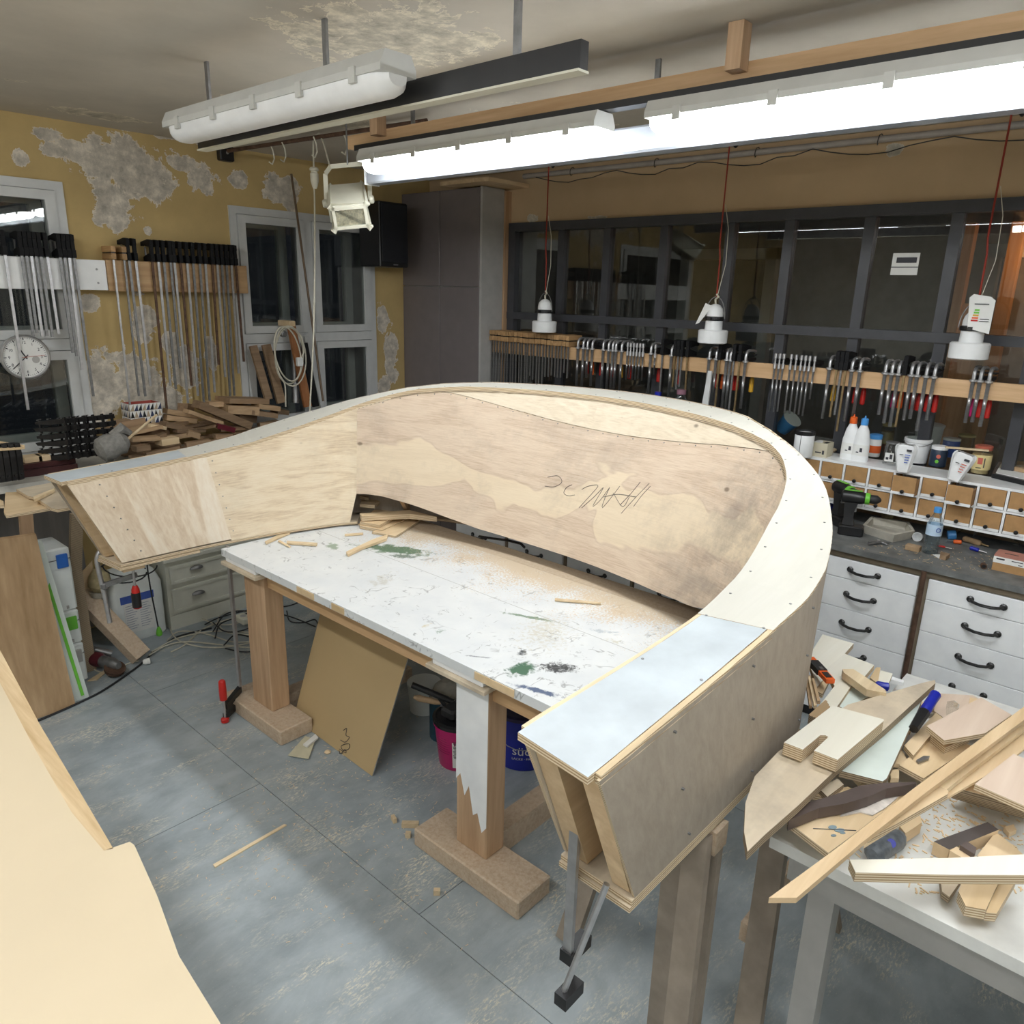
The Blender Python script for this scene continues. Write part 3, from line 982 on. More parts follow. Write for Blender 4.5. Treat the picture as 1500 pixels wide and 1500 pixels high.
def smooth_poly(pts, n):
    """Catmull-Rom through pts, resampled to n points evenly by length"""
    P = [Vector(p) for p in pts]
    P = [P[0] * 2 - P[1]] + P + [P[-1] * 2 - P[-2]]
    out = []
    for i in range(1, len(P) - 2):
        for k in range(12):
            t = k / 12
            a, b, c, d = P[i - 1], P[i], P[i + 1], P[i + 2]
            out.append(.5 * ((2 * b) + (c - a) * t + (2 * a - 5 * b + 4 * c - d) * t * t + (3 * b - a - 3 * c + d) * t ** 3))
    out.append(P[-2])
    L = [0]
    for i in range(1, len(out)):
        L.append(L[-1] + (out[i] - out[i - 1]).length)
    res, j = [], 0
    for k in range(n):
        s = L[-1] * k / (n - 1)
        while j < len(L) - 2 and L[j + 1] < s:
            j += 1
        t = (s - L[j]) / max(L[j + 1] - L[j], 1e-9)
        res.append(out[j].lerp(out[j + 1], min(1, t)))
    return res, L[-1]


def full_curve(X, Y, x_left, x_right, n, zf):
    """left arm end -> round the back -> right arm end"""
    half = list(zip(X, Y))
    left = [(x_left, interp(X, Y, x_left))] + [(a, b) for a, b in half if a > x_left + .02]
    right = [(x_right, interp(X, Y, x_right))] + [(a, b) for a, b in half if a > x_right + .02]
    pts = [Vector((a, YC + b, 0)) for a, b in left] + [Vector((a, YC - b, 0)) for a, b in reversed(right[:-1])]
    res, L = smooth_poly(pts, n)
    for i, p in enumerate(res):
        p.z = zf(p, i / (n - 1))
    return res, L


NS = 121
RI, LI = full_curve(INX, INY, .978, .928, NS, lambda p, t: zrim(p.x))
RO, LO = full_curve(OUX, OUY, .968, .908, NS, lambda p, t: zrim(p.x))


def zbot(p, t):
    if p.x < 2.2:
        return .852
    return interp([-1.03, -.82, -.64, 0, .13, .37, .56, .757, .9, 1.03], [.985, .92, .908, .909, .910, .918, .942, .975, .995, 1.0], p.y - YC)


BI, _ = full_curve(BIX, BIY, 1.14, 1.09, NS, zbot)
BO, _ = full_curve(BOX, BOY, 1.12, 1.085, NS, lambda p, t: .852)
BF = [Vector((p.x, p.y, .852)) for p in BI]
TH = Vector((0, 0, -.018))
# pair the inner and outer rims by plan angle so that ring boards are cut squarely
bench = thing('curved_bench_carcass', 'large horseshoe-shaped raw plywood bench carcass lying over the white work table', 'bench', (2.0, 2.0, .852))


def rim_piece(i0, i1, mats, lab=None, lift=0.0, name='rim_board'):
    up = Vector((0, 0, lift))
    A = [RI[i] + up for i in range(i0, i1 + 1)]
    B = [RO[i] + up for i in range(i0, i1 + 1)]
    return part(name, MB().sheet(A, B, [TH] * len(A), 0, 1), mats, bench, label=lab)


def idx_x(x, side):
    """index on the rim where the arm passes x; side +1 left arm, -1 right arm"""
    rng = range(NS // 2) if side > 0 else range(NS - 1, NS // 2, -1)
    return min(rng, key=lambda i: abs((RI[i].x + RO[i].x) / 2 - x))


iL = idx_x(1.47, 1)
iR = idx_x(1.58, -1)
iS = idx_x(2.62, -1)
rim_piece(iL, iS, [m_ply, m_edge])
rim_piece(iS, iR, [m_ply, m_edge], lift=.0015)


def end_board(i_from, i_end, sgn, lab):
    """grey coated board, set slightly proud, overhanging the end"""
    A = [RI[i].copy() for i in range(min(i_from, i_end), max(i_from, i_end) + 1)]
    B = [RO[i].copy() for i in range(min(i_from, i_end), max(i_from, i_end) + 1)]
    for p, q in zip(A, B):
        d = (q - p).normalized()
        p += d * .010
        q -= d * .014
        p.z += .0005
        q.z += .0005
    k = 0 if i_end < i_from else -1
    A[k].x -= .02
    B[k].x -= .02
    part('end_board', MB().sheet(A, B, [Vector((0, 0, -.016))] * len(A), 0, 1), [m_greypaint, m_edge], bench, label=lab)
    # pale lipping strips left and right of the coated board
    for q in (0, 1):
        a = [(RI[i] if q == 0 else RO[i]).copy() for i in range(min(i_from, i_end), max(i_from, i_end) + 1)]
        b = [p.lerp((RO[i] if q == 0 else RI[i]), .05 if q == 0 else .065) for p, i in zip(a, range(min(i_from, i_end), max(i_from, i_end) + 1))]
        part('edge_strip', MB().sheet(a, b, [Vector((0, 0, -.02))] * len(a), 0, 1), [m_pine_pale, m_edge], bench)


end_board(iL, 0, 1, 'blue-grey coated end board of the far arm')
end_board(iR, NS - 1, -1, 'blue-grey coated end board of the near arm')


def shell(name, TOP, BOT, i0, i1, v0, v1, mats, thick, inward, uoff=0.0, lab=None, vf0=None, nv=1):
    """piece of the conical wall between parameters v0 (top) and v1 (bottom)"""
    n = i1 - i0 + 1
    A, B, off, ua, ub = [], [], [], [], []
    u = uoff
    for k in range(n):
        i = i0 + k
        t0 = TOP[i] + Vector((0, 0, -.018))
        b0 = BOT[i]
        va = v0 if vf0 is None else vf0(i, v0)
        vb = v1 if not callable(v1) else v1(i)
        A.append(t0.lerp(b0, va))
        B.append(t0.lerp(b0, vb))
        j0, j1 = max(i - 1, 0), min(i + 1, NS - 1)
        tan = (TOP[j1] - TOP[j0]).normalized()
        nrm = tan.cross(Vector((0, 0, 1)))
        # nrm points to the right of travel; travel goes left arm -> back -> right arm, so the right is the inside
        off.append(nrm * (thick if inward else -thick))
        if k:
            u += (TOP[i] - TOP[i - 1]).length
        ua.append((u, B[-1].z + (A[-1] - B[-1]).length))
        ub.append((u, B[-1].z))
    return part(name, MB().sheet(A, B, off, 0, 1, (ua, ub)), mats, bench, True, label=lab)


cL = min(range(NS // 2), key=lambda i: abs(RI[i].x - 2.316))
sL = min(range(NS // 2), key=lambda i: abs(RI[i].x - 1.56))
cR = min(range(NS // 2, NS), key=lambda i: abs(RI[i].x - 2.33))
sR = min(range(NS // 2, NS), key=lambda i: abs(RI[i].x - 1.56))
TK = .009
shell('inner_panel', RI, BI, 0, sL, 0, .985, [m_armend, m_edge], TK, False, lab='upright-grained inner panel at the far arm end')
shell('inner_panel', RI, BI, sL, cL, 0, 1.0, [m_side, m_edge], TK + .003, False, uoff=.7, lab='inner panel with swirling grain beside the back')
imid = NS // 2


def vcres(i):
    """top line of the big back sheet, leaving a crescent under the rim"""
    a = (i - cL) / (cR - cL)
    a = min(1, max(0, (a - .18) / .72))
    return .012 + .19 * math.sin(PI * a) ** .9


shell('back_panel', RI, BI, cL, cR, 0, 1.0, [m_back, m_edge], TK, False, vf0=lambda i, v: vcres(i), lab='large bent back sheet with grey stains and pencil scrawls')
ic = min(range(NS), key=lambda i: abs(RI[i].y - 2.03) + (0 if RI[i].x > 2.5 else 9))
shell('crescent_panel', RI, BI, cL, ic, 0, lambda i: max(vcres(i) - .004, .004), [m_cresc, m_edge], TK - .001, False)
shell('crescent_panel', RI, BI, ic, cR, 0, lambda i: max(vcres(i) - .004, .004), [m_cresc, m_edge], TK - .001, False, uoff=3.3)
shell('inner_panel', RI, BI, cR, sR, 0, 1.0, [m_side, m_edge], TK, False, uoff=4.2)
shell('inner_panel', RI, BI, sR, NS - 1, 0, .985, [m_armend, m_edge], TK, False, uoff=6.2)
oL = NS // 2 - 24
oR = NS // 2 + 24
for (a, b_, u) in ((0, oL, 0), (oL, oR, 2), (oR, NS - 1, 4)):
    shell('outer_panel', RO, BO, a, b_, -.03, 1.0, [m_outer, m_edge], .006, True, uoff=u, lab='grey-brown bent outer panel, scuffed' if u == 4 else None)
# square studs closing each arm end, floor boards, and ribs inside
for (k, s) in ((0, 1), (NS - 1, -1)):
    k2 = 2 if k == 0 else NS - 3
    for (T_, B_, q, w_) in ((RI, BI, 1, .050), (RO, BO, -1, .042)):
        a = T_[k] + Vector((.012, s * q * .012, -.02))
        b = B_[k] + Vector((.0, s * q * .012, .004))
        dx = Vector((.075, 0, 0))
        wy = Vector((0, s * q * w_, 0))
        if q == -1:
            wy = -Vector((0, s * w_, 0))
            a.y = T_[k].y - s * .012
            b.y = B_[k].y - s * .012
        part('end_stud', MB().loft([[a, a + dx, a + dx + wy, a + wy], [b, b + dx, b + dx + wy, b + wy]]), m_pinex, bench)
    # floor boards of the arm: three layers stepping out
    for q in range(2):
        A = [BF[i] + Vector((0, 0, -.001 - q * .014)) for i in (range(0, cL + 1) if k == 0 else range(cR, NS))]
        B = [BO[i] + Vector((0, 0, -.001 - q * .014)) for i in (range(0, cL + 1) if k == 0 else range(cR, NS))]
        e = 0 if k == 0 else -1
        A[e].x -= .01 + q * .006
        B[e].x -= .01 + q * .006
        # rest on the table only where q == 0; the lower boards stop short of the table edge
        if q:
            lim = 1.50 if k == 0 else 2.2
            sel = [i for i in range(len(A)) if A[i].x < lim]
            A, B = [A[i] for i in sel], [B[i] for i in sel]
        part('floor_board', MB().sheet(A, B, [Vector((0, 0, -.012))] * len(A), 0, 1), [m_ply_dirty, m_edge], bench)
# rear bottom rail between the arms
A = [BO[i] + Vector((-.06, 0, -.001)) for i in range(cL, cR + 1)]
B = [BO[i] + Vector((-.002, 0, -.001)) for i in range(cL, cR + 1)]
part('floor_board', MB().sheet(A, B, [Vector((0, 0, -.012))] * len(A), 0, 1), [m_ply_dirty, m_edge], bench)
for (x, y) in ((2.26, 3.00), (2.30, 1.06)):
    part('shim', MB().box(x - .03, x + .03, y - .03, y + .03, .8305, .8385), m_ply_tan, bench)
part('end_block', MB().box(1.15, 1.24, 3.24, 3.36, .800, .8105), m_ply_tan, bench)
for i in range(cL + 6, cR - 3, 14):
    p, q, r, s_ = RI[i] + Vector((.014, 0, -.02)), RO[i] + Vector((-.016, 0, -.02)), BO[i] + Vector((-.02, 0, 0)), BI[i] + Vector((.014, 0, 0))
    tan = (RI[i + 1] - RI[i - 1]).normalized() * .018
    part('inner_rib', MB().prism([p, q, r, s_], tan), m_pinez, bench)
# screws along the rim, countersunk: joined, too small to pick apart
g = MB()
for i in range(4, NS - 2, 3):
    for t_ in (.12, .88):
        p = RI[i].lerp(RO[i], t_)
        if i > iR or i < iL:
            if i % 4: continue
        g.lathe([(.0034, 0), (.0034, .0014), (.001, .0018)], p + Vector((0, 0, .0012)), 6)
for i in range(cL + 3, cR - 2, 2):
    v = vcres(i) + .012
    p = (RI[i] + TH).lerp(BI[i], v)
    g.lathe([(.003, -.002), (.003, .002)], p + Vector((-.012, 0, 0)) if False else p, 5, (1, 0, 0))
for s_i, dv in ((sL, .02), (2, .0)):
    for q in range(7):
        p = (RI[s_i] + TH).lerp(BI[s_i], .05 + q * .14)
        g.lathe([(.003, -.003), (.003, .002)], p + Vector((.02, -.001, 0)), 5, (0, 1, 0))
for i in list(range(cR + 6, NS, 7)):
    for v in (.05 + random.random() * .05, .4 + random.random() * .2, .9):
        p = (RO[i] + TH).lerp(BO[i], v)
        g.lathe([(.003, -.008), (.003, .0)], p + Vector((0, -.006, 0)), 5, (0, -1, 0))
part('screw_heads', g, m_darksteel, bench, stuff=True)
# ragged dark glue and torn veneer under the rim at the back
g = MB()
a_, b_ = [], []
for i in range(cL + 4, cR):
    p = RI[i] + TH + Vector((-.003, 0, 0))
    a_.append(p); b_.append(p + Vector((-.004, 0, -.004 - .006 * random.random())))
g.sheet(a_, b_, [Vector((.003, 0, 0))] * len(a_))
part('torn_edge', g, m_edge_dark, bench)
# pencil scrawl on the back sheet
def on_back(px, py):
    r = ray(px, py)
    best = None
    for i in range(cL, cR):
        A_, B_ = RI[i] + TH, BI[i]
        A2, B2 = RI[i + 1] + TH, BI[i + 1]
        for tri in ((A_, B_, B2), (A_, B2, A2)):
            from mathutils.geometry import intersect_ray_tri
            h = intersect_ray_tri(*tri, r, CAM, True)
            if h is not None:
                return h + (CAM - h).normalized() * .0012
    return None


g = MB()
S = [[(802, 699), (817, 697), (823, 706), (812, 713), (798, 712)], [(838, 710), (830, 714), (826, 722), (832, 726), (842, 725)],
     [(852, 717), (862, 712), (876, 711), (868, 722), (858, 733), (848, 744)], [(852, 744), (870, 728), (884, 714), (876, 728), (868, 742), (878, 734), (893, 714)],
     [(893, 714), (886, 730), (882, 744), (896, 728), (908, 712)], [(898, 722), (912, 742), (922, 728)], [(908, 740), (925, 722), (938, 706)], [(910, 752), (930, 730), (951, 708)],
     [(928, 742), (940, 726), (953, 712)], [(884, 728), (905, 724), (932, 728)]]
for st in S:
    q = [on_back(*p) for p in st]
    q = [p for p in q if p is not None]
    if len(q) > 1:
        g.tube(smooth_poly(q, len(q) * 5)[0], .0011, 4)
part('pencil_mark', g, m_ink, bench, stuff=True)

# ------------------------------------------------------------------ work table under the bench
t = thing('work_table', 'long white paint-stained work table with heavy timber legs under the bench', 'table', (2.0, 2.1, 0))
TX0, TX1 = 1.555, 2.40
T0 = part('tabletop', MB().box(TX0, TX1, 1.195, 3.165, .797, .83), [m_top], t, loc=(2.0, 2.1, .83))
part('rear_board', MB().box(TX1 + .002, 2.525, 1.0, 3.12, .795, .829), wood('bare_dusty_board', (.40, .28, .17), (.60, .45, .30), 1, .5, dust=.6), t)
for (ya, yb) in ((2.42, 2.54), (2.22, 2.30), (1.35, 1.52)):
    part('edge_chip', MB().box(TX0 - .003, TX0 + .001, ya, yb, .800, .826), m_ply_tan, t)
part('apron', MB().box(1.62, 1.66, 1.3, 3.02, .70, .790), m_pine, t)
part('apron', MB().box(2.30, 2.34, 1.3, 3.02, .70, .790), m_pine, t)
for (y0_, y1_, by0, by1) in ((2.89, 3.06, 2.72, 3.22), (1.50, 1.65, 1.29, 1.81)):
    near = y0_ < 2
    mz = m_pinez
    leg = part('leg', MB().rbox(1.60, 1.695, y0_, y1_, .075, .755, .004), mz, t)
    if near:
        g = MB()
        zs = [.21, .18, .25, .23, .34, .29, .37, .34]
        ys = [y0_ + (y1_ - y0_) * q / 7 for q in range(8)]
        poly = [(1.5985, y, z) for y, z in zip(ys, zs)] + [(1.5985, y1_, .754), (1.5985, y0_, .754)]
        g.prism(poly, (.0012, 0, 0))
        part('paint_layer', g, m_whiteworn, leg, label='white paint ending in drips')
    part('leg_foot', MB().rbox(1.535, 1.705, by0, by1, 0, .075, .005), m_chip, t)
    part('leg', MB().rbox(2.24, 2.335, y0_, y1_, .075, .755, .004), mz, t)
    part('leg_foot', MB().rbox(2.18, 2.35, by0 + .04, by1 - .13, 0, .075, .005), m_chip, t)
    part('foot_stretcher', MB().box(1.706, 2.18, (y0_ + y1_) / 2 - .04, (y0_ + y1_) / 2 + .04, .0, .10), m_chip, t)
    part('top_plank', MB().rbox(1.545, 2.345, y0_ - .03, y1_ + .10, .757, .775, .003), m_ply_dirty, t)
    part('top_plank', MB().rbox(1.560, 2.34, y0_ - .01, y1_ + .08, .775, .797, .003), m_whiteworn, t)

# offcut slats and sticks lying on the table
def slab(name, pix, z, th, mats, lab, cat, group=None, dz=None, parent=None):
    """flat board: outline seen at these places, lying at height z (dz: extra height per corner)"""
    pts = []
    for k, p in enumerate(pix):
        q = az_(p[0], p[1], z + (dz[k] if dz else 0))
        pts.append(q)
    mb_ = MB().prism(pts, (0, 0, -th), 0, 1 if isinstance(mats, list) and len(mats) > 1 else None)
    if parent is not None:
        return part(name, mb_, mats, parent)
    return single(name, mb_, mats, lab, cat, group)


slab('wood_stick', [(507, 808), (548, 789), (568, 783), (566, 789), (530, 802), (510, 812)], .845, .012, m_pine_pale, 'pale split stick lying across the green paint smear on the table', 'stick')
slab('wood_stick', [(420, 792), (465, 795), (464, 798), (420, 795)], .841, .008, m_pine_pale, 'thin stick lying left of the green smear on the table', 'stick')
slab('wood_stick', [(388, 793), (406, 784), (425, 778), (425, 781), (408, 788), (390, 796)], .838, .006, m_pine_pale, 'thin splinter at the left table edge under the bench arm', 'stick')
slab('wood_stick', [(407, 792), (410, 791), (426, 800), (424, 801)], .838, .005, m_pine_pale, 'short sliver left of the thin stick on the table', 'stick')
slab('wood_stick', [(505, 782), (532, 780), (532, 782), (505, 784)], .838, .006, m_pine_pale, 'short thin stick near the bench corner on the table', 'stick')
slab('wood_stick', [(813, 876), (880, 882), (880, 884), (813, 879)], .838, .005, m_pine_pale, 'long thin splinter at the rear of the table top', 'stick')
# small stack of offcuts in the corner under the back panel
stk = [([(527, 770), (560, 776), (602, 757), (560, 750)], .848, .016), ([(527, 764), (556, 769), (588, 751), (550, 745)], .865, .015),
       ([(545, 779), (580, 785), (622, 757), (600, 752)], .842, .010), ([(527, 752), (556, 750), (600, 747), (640, 757), (600, 753), (530, 756)], .895, .026), ([(527, 738), (549, 740), (556, 734), (532, 728)], .92, .018), ([(527, 727), (540, 729), (541, 722), (527, 720)], .94, .016)]
for k, (pix, z, th) in enumerate(stk):
    slab('plywood_offcut', pix, z, th, [m_ply_tan, m_edge], ORD[k] + ' offcut from the bottom of the stack in the bench corner', 'offcut', 'offcuts stacked in the bench corner')

# black strap lying in the gap behind the table
g = MB()
pts = [az_(x, y, z) for x, y, z in [(700, 787, .84), (718, 790, .85), (742, 793, .86), (762, 798, .86), (768, 804, .84)]]
g.sheet(pts, [p + Vector((.02, .01, 0)) for p in pts], [Vector((0, 0, .004))] * 5)
single('strap', g, m_black, 'black strap end lying on the rear edge of the table', 'strap')

# ------------------------------------------------------------------ beige sheet in the near left corner
t = thing('sheet_table', 'pale beige board lying on a low table at the near left', 'table', (.1, 2.0, 0))
ZB = .90
edge = [az_(0, 952, ZB), az_(60, 1064, ZB), az_(120, 1165, ZB), az_(166, 1243, ZB)]
out = [az_(166, 1243, ZB), az_(190, 1233, ZB), az_(197, 1238, ZB), az_(231, 1314, ZB), az_(262, 1400, ZB)]
inner = [az_(-8, 985, ZB), az_(50, 1095, ZB), az_(105, 1190, ZB), az_(152, 1246, ZB)]
board = [Vector((-.9, out[-1].y - .4, ZB)), Vector((-.9, 2.75, ZB)), Vector((edge[0].x - .02, 2.75, ZB))] + inner + out[1:] + [Vector((out[-1].x - .03, out[-1].y - .4, ZB))]
part('board', MB().prism(board, (0, 0, -.019)), plain('beige_sheet', (.70, .58, .40), .55, var=.03, scale=3), t)
g = MB()
A = [Vector((edge[0].x, 2.75, ZB))] + edge
B = [Vector((edge[0].x - .02, 2.75, ZB))] + inner
g.sheet(A, B, [Vector((0, 0, -.022))] * 5)
part('edge_strip', g, wood('stripped_edge', (.50, .33, .16), (.82, .64, .40), 1, 1.0), t)
for (x, y) in ((-.75, .75), (-.75, 2.4), (.30, 2.4), (.22, .95)):
    part('leg', MB().box(x - .03, x + .03, y - .03, y + .03, 0, ZB - .0195), m_pinez, t)

# ------------------------------------------------------------------ brown hardboard sheet leaning under the table
b0, b1 = az_(430, 1052, 0.004), az_(545, 1137, 0.004)
d = (b1 - b0)
Lb, Rb = at(0, 1.90, 476, 872), at(0, 1.90, 606, 936)
nn = Vector((d.y, -d.x, 0)).normalized()
if nn.x < 0: nn = -nn
g = MB()
th_ = Vector((0, 0, 0)) + nn * .006
g.prism([b0, b1, Rb, Lb], th_, 0, 1)
t = thing('hardboard_sheet', 'brown hardboard sheet leaning under the table with handwriting at the foot', 'board', (b0 + b1) / 2)
part('sheet', g, [m_mdf, m_mdfside], t)
nrm = (b1 - b0).cross(Lb - b0).normalized()
if nrm.dot(CAM - b0) < 0: nrm = -nrm


def on_board(px, py):
    r = ray(px, py)
    s = (b0 - CAM).dot(nrm) / r.dot(nrm)
    return CAM + r * s + nrm * .001


g = MB()
for st in [[(503, 1070), (508, 1067), (507, 1077), (512, 1080), (506, 1087), (499, 1084)], [(504, 1090), (512, 1090), (511, 1097), (503, 1099), (500, 1093), (505, 1090)],
           [(497, 1097), (507, 1103), (505, 1098), (497, 1110), (505, 1112)], [(497, 1099), (500, 1112)], [(503, 1103), (496, 1104)]]:
    g.tube(smooth_poly([on_board(*p) for p in st], len(st) * 6)[0], .0014, 4)
part('handwriting', g, m_ink, t, stuff=True)

# ------------------------------------------------------------------ long counter with drawer units
CF = 3.47
single('worktop', MB().box(CF - .02, XW - .04, -1.6, 3.74, .893, .92), m_worktop, 'dark grey laminate worktop running below the glazed partition', 'worktop')
UW = .485


def drawer_unit(yc):
    t = thing('drawer_unit', 'x', 'drawer unit', (CF, yc, 0), 'white drawer units under the grey worktop')
    a, b = yc - UW / 2 + .002, yc + UW / 2 - .002
    part('body', MB().box(CF + .018, CF + .52, a, b, .06, .892), m_apron, t)
    part('plinth', MB().box(CF + .04, CF + .05, a, b, 0, .06), m_black, t)
    part('apron', MB().box(CF + .004, CF + .018, a, b, .861, .892), m_apron, t)
    z = [.858, .763, .617, .476, .333, .190, .065]
    for k in range(6):
        d = part('drawer', MB().rbox(CF, CF + .0175, a + .016, b - .016, z[k + 1] + .0015, z[k] - .0015, .0015), m_whiteworn, t)
        zc = (z[k] + z[k + 1]) / 2 + .003
        g = MB().tube([(CF - .006, yc - .060, zc), (CF - .022, yc - .048, zc - .003), (CF - .030, yc - .02, zc - .006), (CF - .030, yc + .02, zc - .006), (CF - .022, yc + .048, zc - .003), (CF - .006, yc + .060, zc)], .0068, 8)
        for s in (-1, 1):
            g.lathe([(.0145, 0), (.0145, .004), (.008, .009)], (CF, yc + s * .060, zc), 10, (-1, 0, 0))
        part('handle', g, m_handle, d, True)
    return t


u0_ = drawer_unit(.44)
u0_['label'] = 'white drawer unit right of the rusty pipe leg, its handles all in view'
labs = {-1: 'white drawer unit at the right photo edge, right of the one beside the pipe leg', 1: 'white drawer unit left of the rusty pipe leg, partly behind the bench',
        -2: 'white drawer unit second to the right of the rusty pipe leg', 2: 'white drawer unit behind the near curve of the bench', 3: 'white drawer unit third to the left of the pipe leg, seen through the gap',
        4: 'white drawer unit fourth to the left of the pipe leg, seen through the gap', 5: 'white drawer unit fifth to the left of the pipe leg, seen through the gap', 6: 'white drawer unit nearest the tall grey cabinet'}
for k in (-2, -1, 1, 2, 3, 4, 5, 6):
    dup(u0_, (CF, .44 + k * (UW + .003), 0), 0, labs[k])
t = thing('pipe_leg', 'rusty brown pipe leg with a round foot in front of the drawer units', 'pipe', (CF - .022, .6855, 0))
part('pipe', MB().lathe([(.011, .012), (.011, .892)], (CF - .022, .684, 0), 12), m_rust, t, True)
part('foot_plate', MB().lathe([(.034, 0), (.034, .008), (.02, .02)], (CF - .035, .684, 0), 16), m_black, t)

# ------------------------------------------------------------------ drawer organizer standing on the worktop
OX, OZ0, OZ1, OY0, OY1 = 3.85, 1.005, 1.225, -1.0, 1.62
PIT = .1175
org = thing('drawer_organizer', 'white shelf of small brown drawers on blocks above the worktop', 'drawer organizer', (OX + .1, .3, .92))
mb = MB().box(OX, OX + .20, OY0, OY1, OZ1 - .012, OZ1).box(OX, OX + .20, OY0, OY1, OZ0, OZ0 + .012).box(OX + .004, OX + .20, OY0, OY1, OZ0 + .106, OZ0 + .116).box(OX + .19, OX + .20, OY0, OY1, OZ0 + .012, OZ1 - .012)
yref = ax_(1236, 690, OX).y
ny0 = int((yref - OY0) / PIT)
ys = [yref - (k - 3) * PIT for k in range(0, ny0 + 4)]
for y in ys:
    mb.box(OX, OX + .19, y - .005, y + .005, OZ0 + .012, OZ0 + .106).box(OX, OX + .19, y - .005, y + .005, OZ0 + .116, OZ1 - .012)
part('body', mb, m_white, org)
for y in (1.5, .2, -.9):
    part('support_block', MB().box(OX + .04, OX + .16, y - .04, y + .04, .921, OZ0), m_black, org)
pulled = {(5, 1): .05, (7, 1): .06}
for k in range(len(ys) - 1):
    for row in (0, 1):
        za = OZ0 + (.014 if row == 0 else .118)
        zb_ = za + .088
        ya_, yb_ = ys[k + 1] + .008, ys[k] - .008
        o = pulled.get((k, row), -.002)
        x0 = OX - o
        g = MB().box(x0, x0 + .008, ya_, yb_, za + .013, zb_).box(x0 + .008, x0 + .14, ya_, ya_ + .005, za + .002, zb_ - .012).box(x0 + .008, x0 + .14, yb_ - .005, yb_, za + .002, zb_ - .012).box(x0 + .008, x0 + .14, ya_, yb_, za, za + .003)
        d = part('drawer', g, m_carton, org)
        part('label_holder', MB().box(x0 - .003, x0 + .008, ya_, yb_, za, za + .013), m_white, d)
        part('knob', MB().lathe([(.004, 0), (.004, .006), (.009, .010), (.009, .017), (.005, .020)], (x0, (ya_ + yb_) / 2, za + .018), 10, (-1, 0, 0)), m_black, d)

# ------------------------------------------------------------------ clamps
RXX = 3.985      # front of the partition clamp rail
RZ0, RZ1 = 1.582, 1.662
t = thing('clamp_rail', 'pine clamp rail fixed across the glazed partition', 'rail', (RXX + .012, 1.0, RZ0))
part('board', MB().rbox(RXX, RXX + .026, -1.6, 3.765, RZ0, RZ1, .002), m_pine, t)
for y in (3.60, 2.55, 1.35, .14, -1.0):
    part('bracket', MB().box(RXX + .026, XW - .036, y - .015, y + .015, RZ0 + .03, RZ0 + .055), m_darksteel, t)
LZ0, LZ1, LY = 1.952, 2.108, 4.505
t = thing('wall_clamp_rail', 'timber beam clamp rail bolted between the two windows', 'rail', (2.12, LY + .02, LZ0))
part('beam', MB().rbox(1.712, 2.54, LY, LY + .040, LZ0 - .004, LZ1 + .004, .003), wood('weathered_beam', (.34, .19, .08), (.58, .38, .20), 0, .6), t)
for x in (1.85, 2.40):
    part('bracket', MB().box(x - .02, x + .02, LY + .04, YW, LZ0 + .05, LZ0 + .10), m_darksteel, t)
t = thing('white_clamp_board', 'white board clamp rail across the left window', 'rail', (1.0, LY + .02, LZ0))
part('board', MB().rbox(.25, 1.708, LY, LY + .019, LZ0, LZ1, .002), m_white, t)
for z in (1.99, 2.06):
    part('screw', MB().lathe([(.006, 0), (.006, .002)], (1.66, LY, z), 8, (0, -1, 0)), m_darksteel, t)
for x in (.4, 1.62):
    part('bracket', MB().box(x - .02, x + .02, LY + .019, YW, LZ0 + .05, LZ0 + .10), m_darksteel, t)


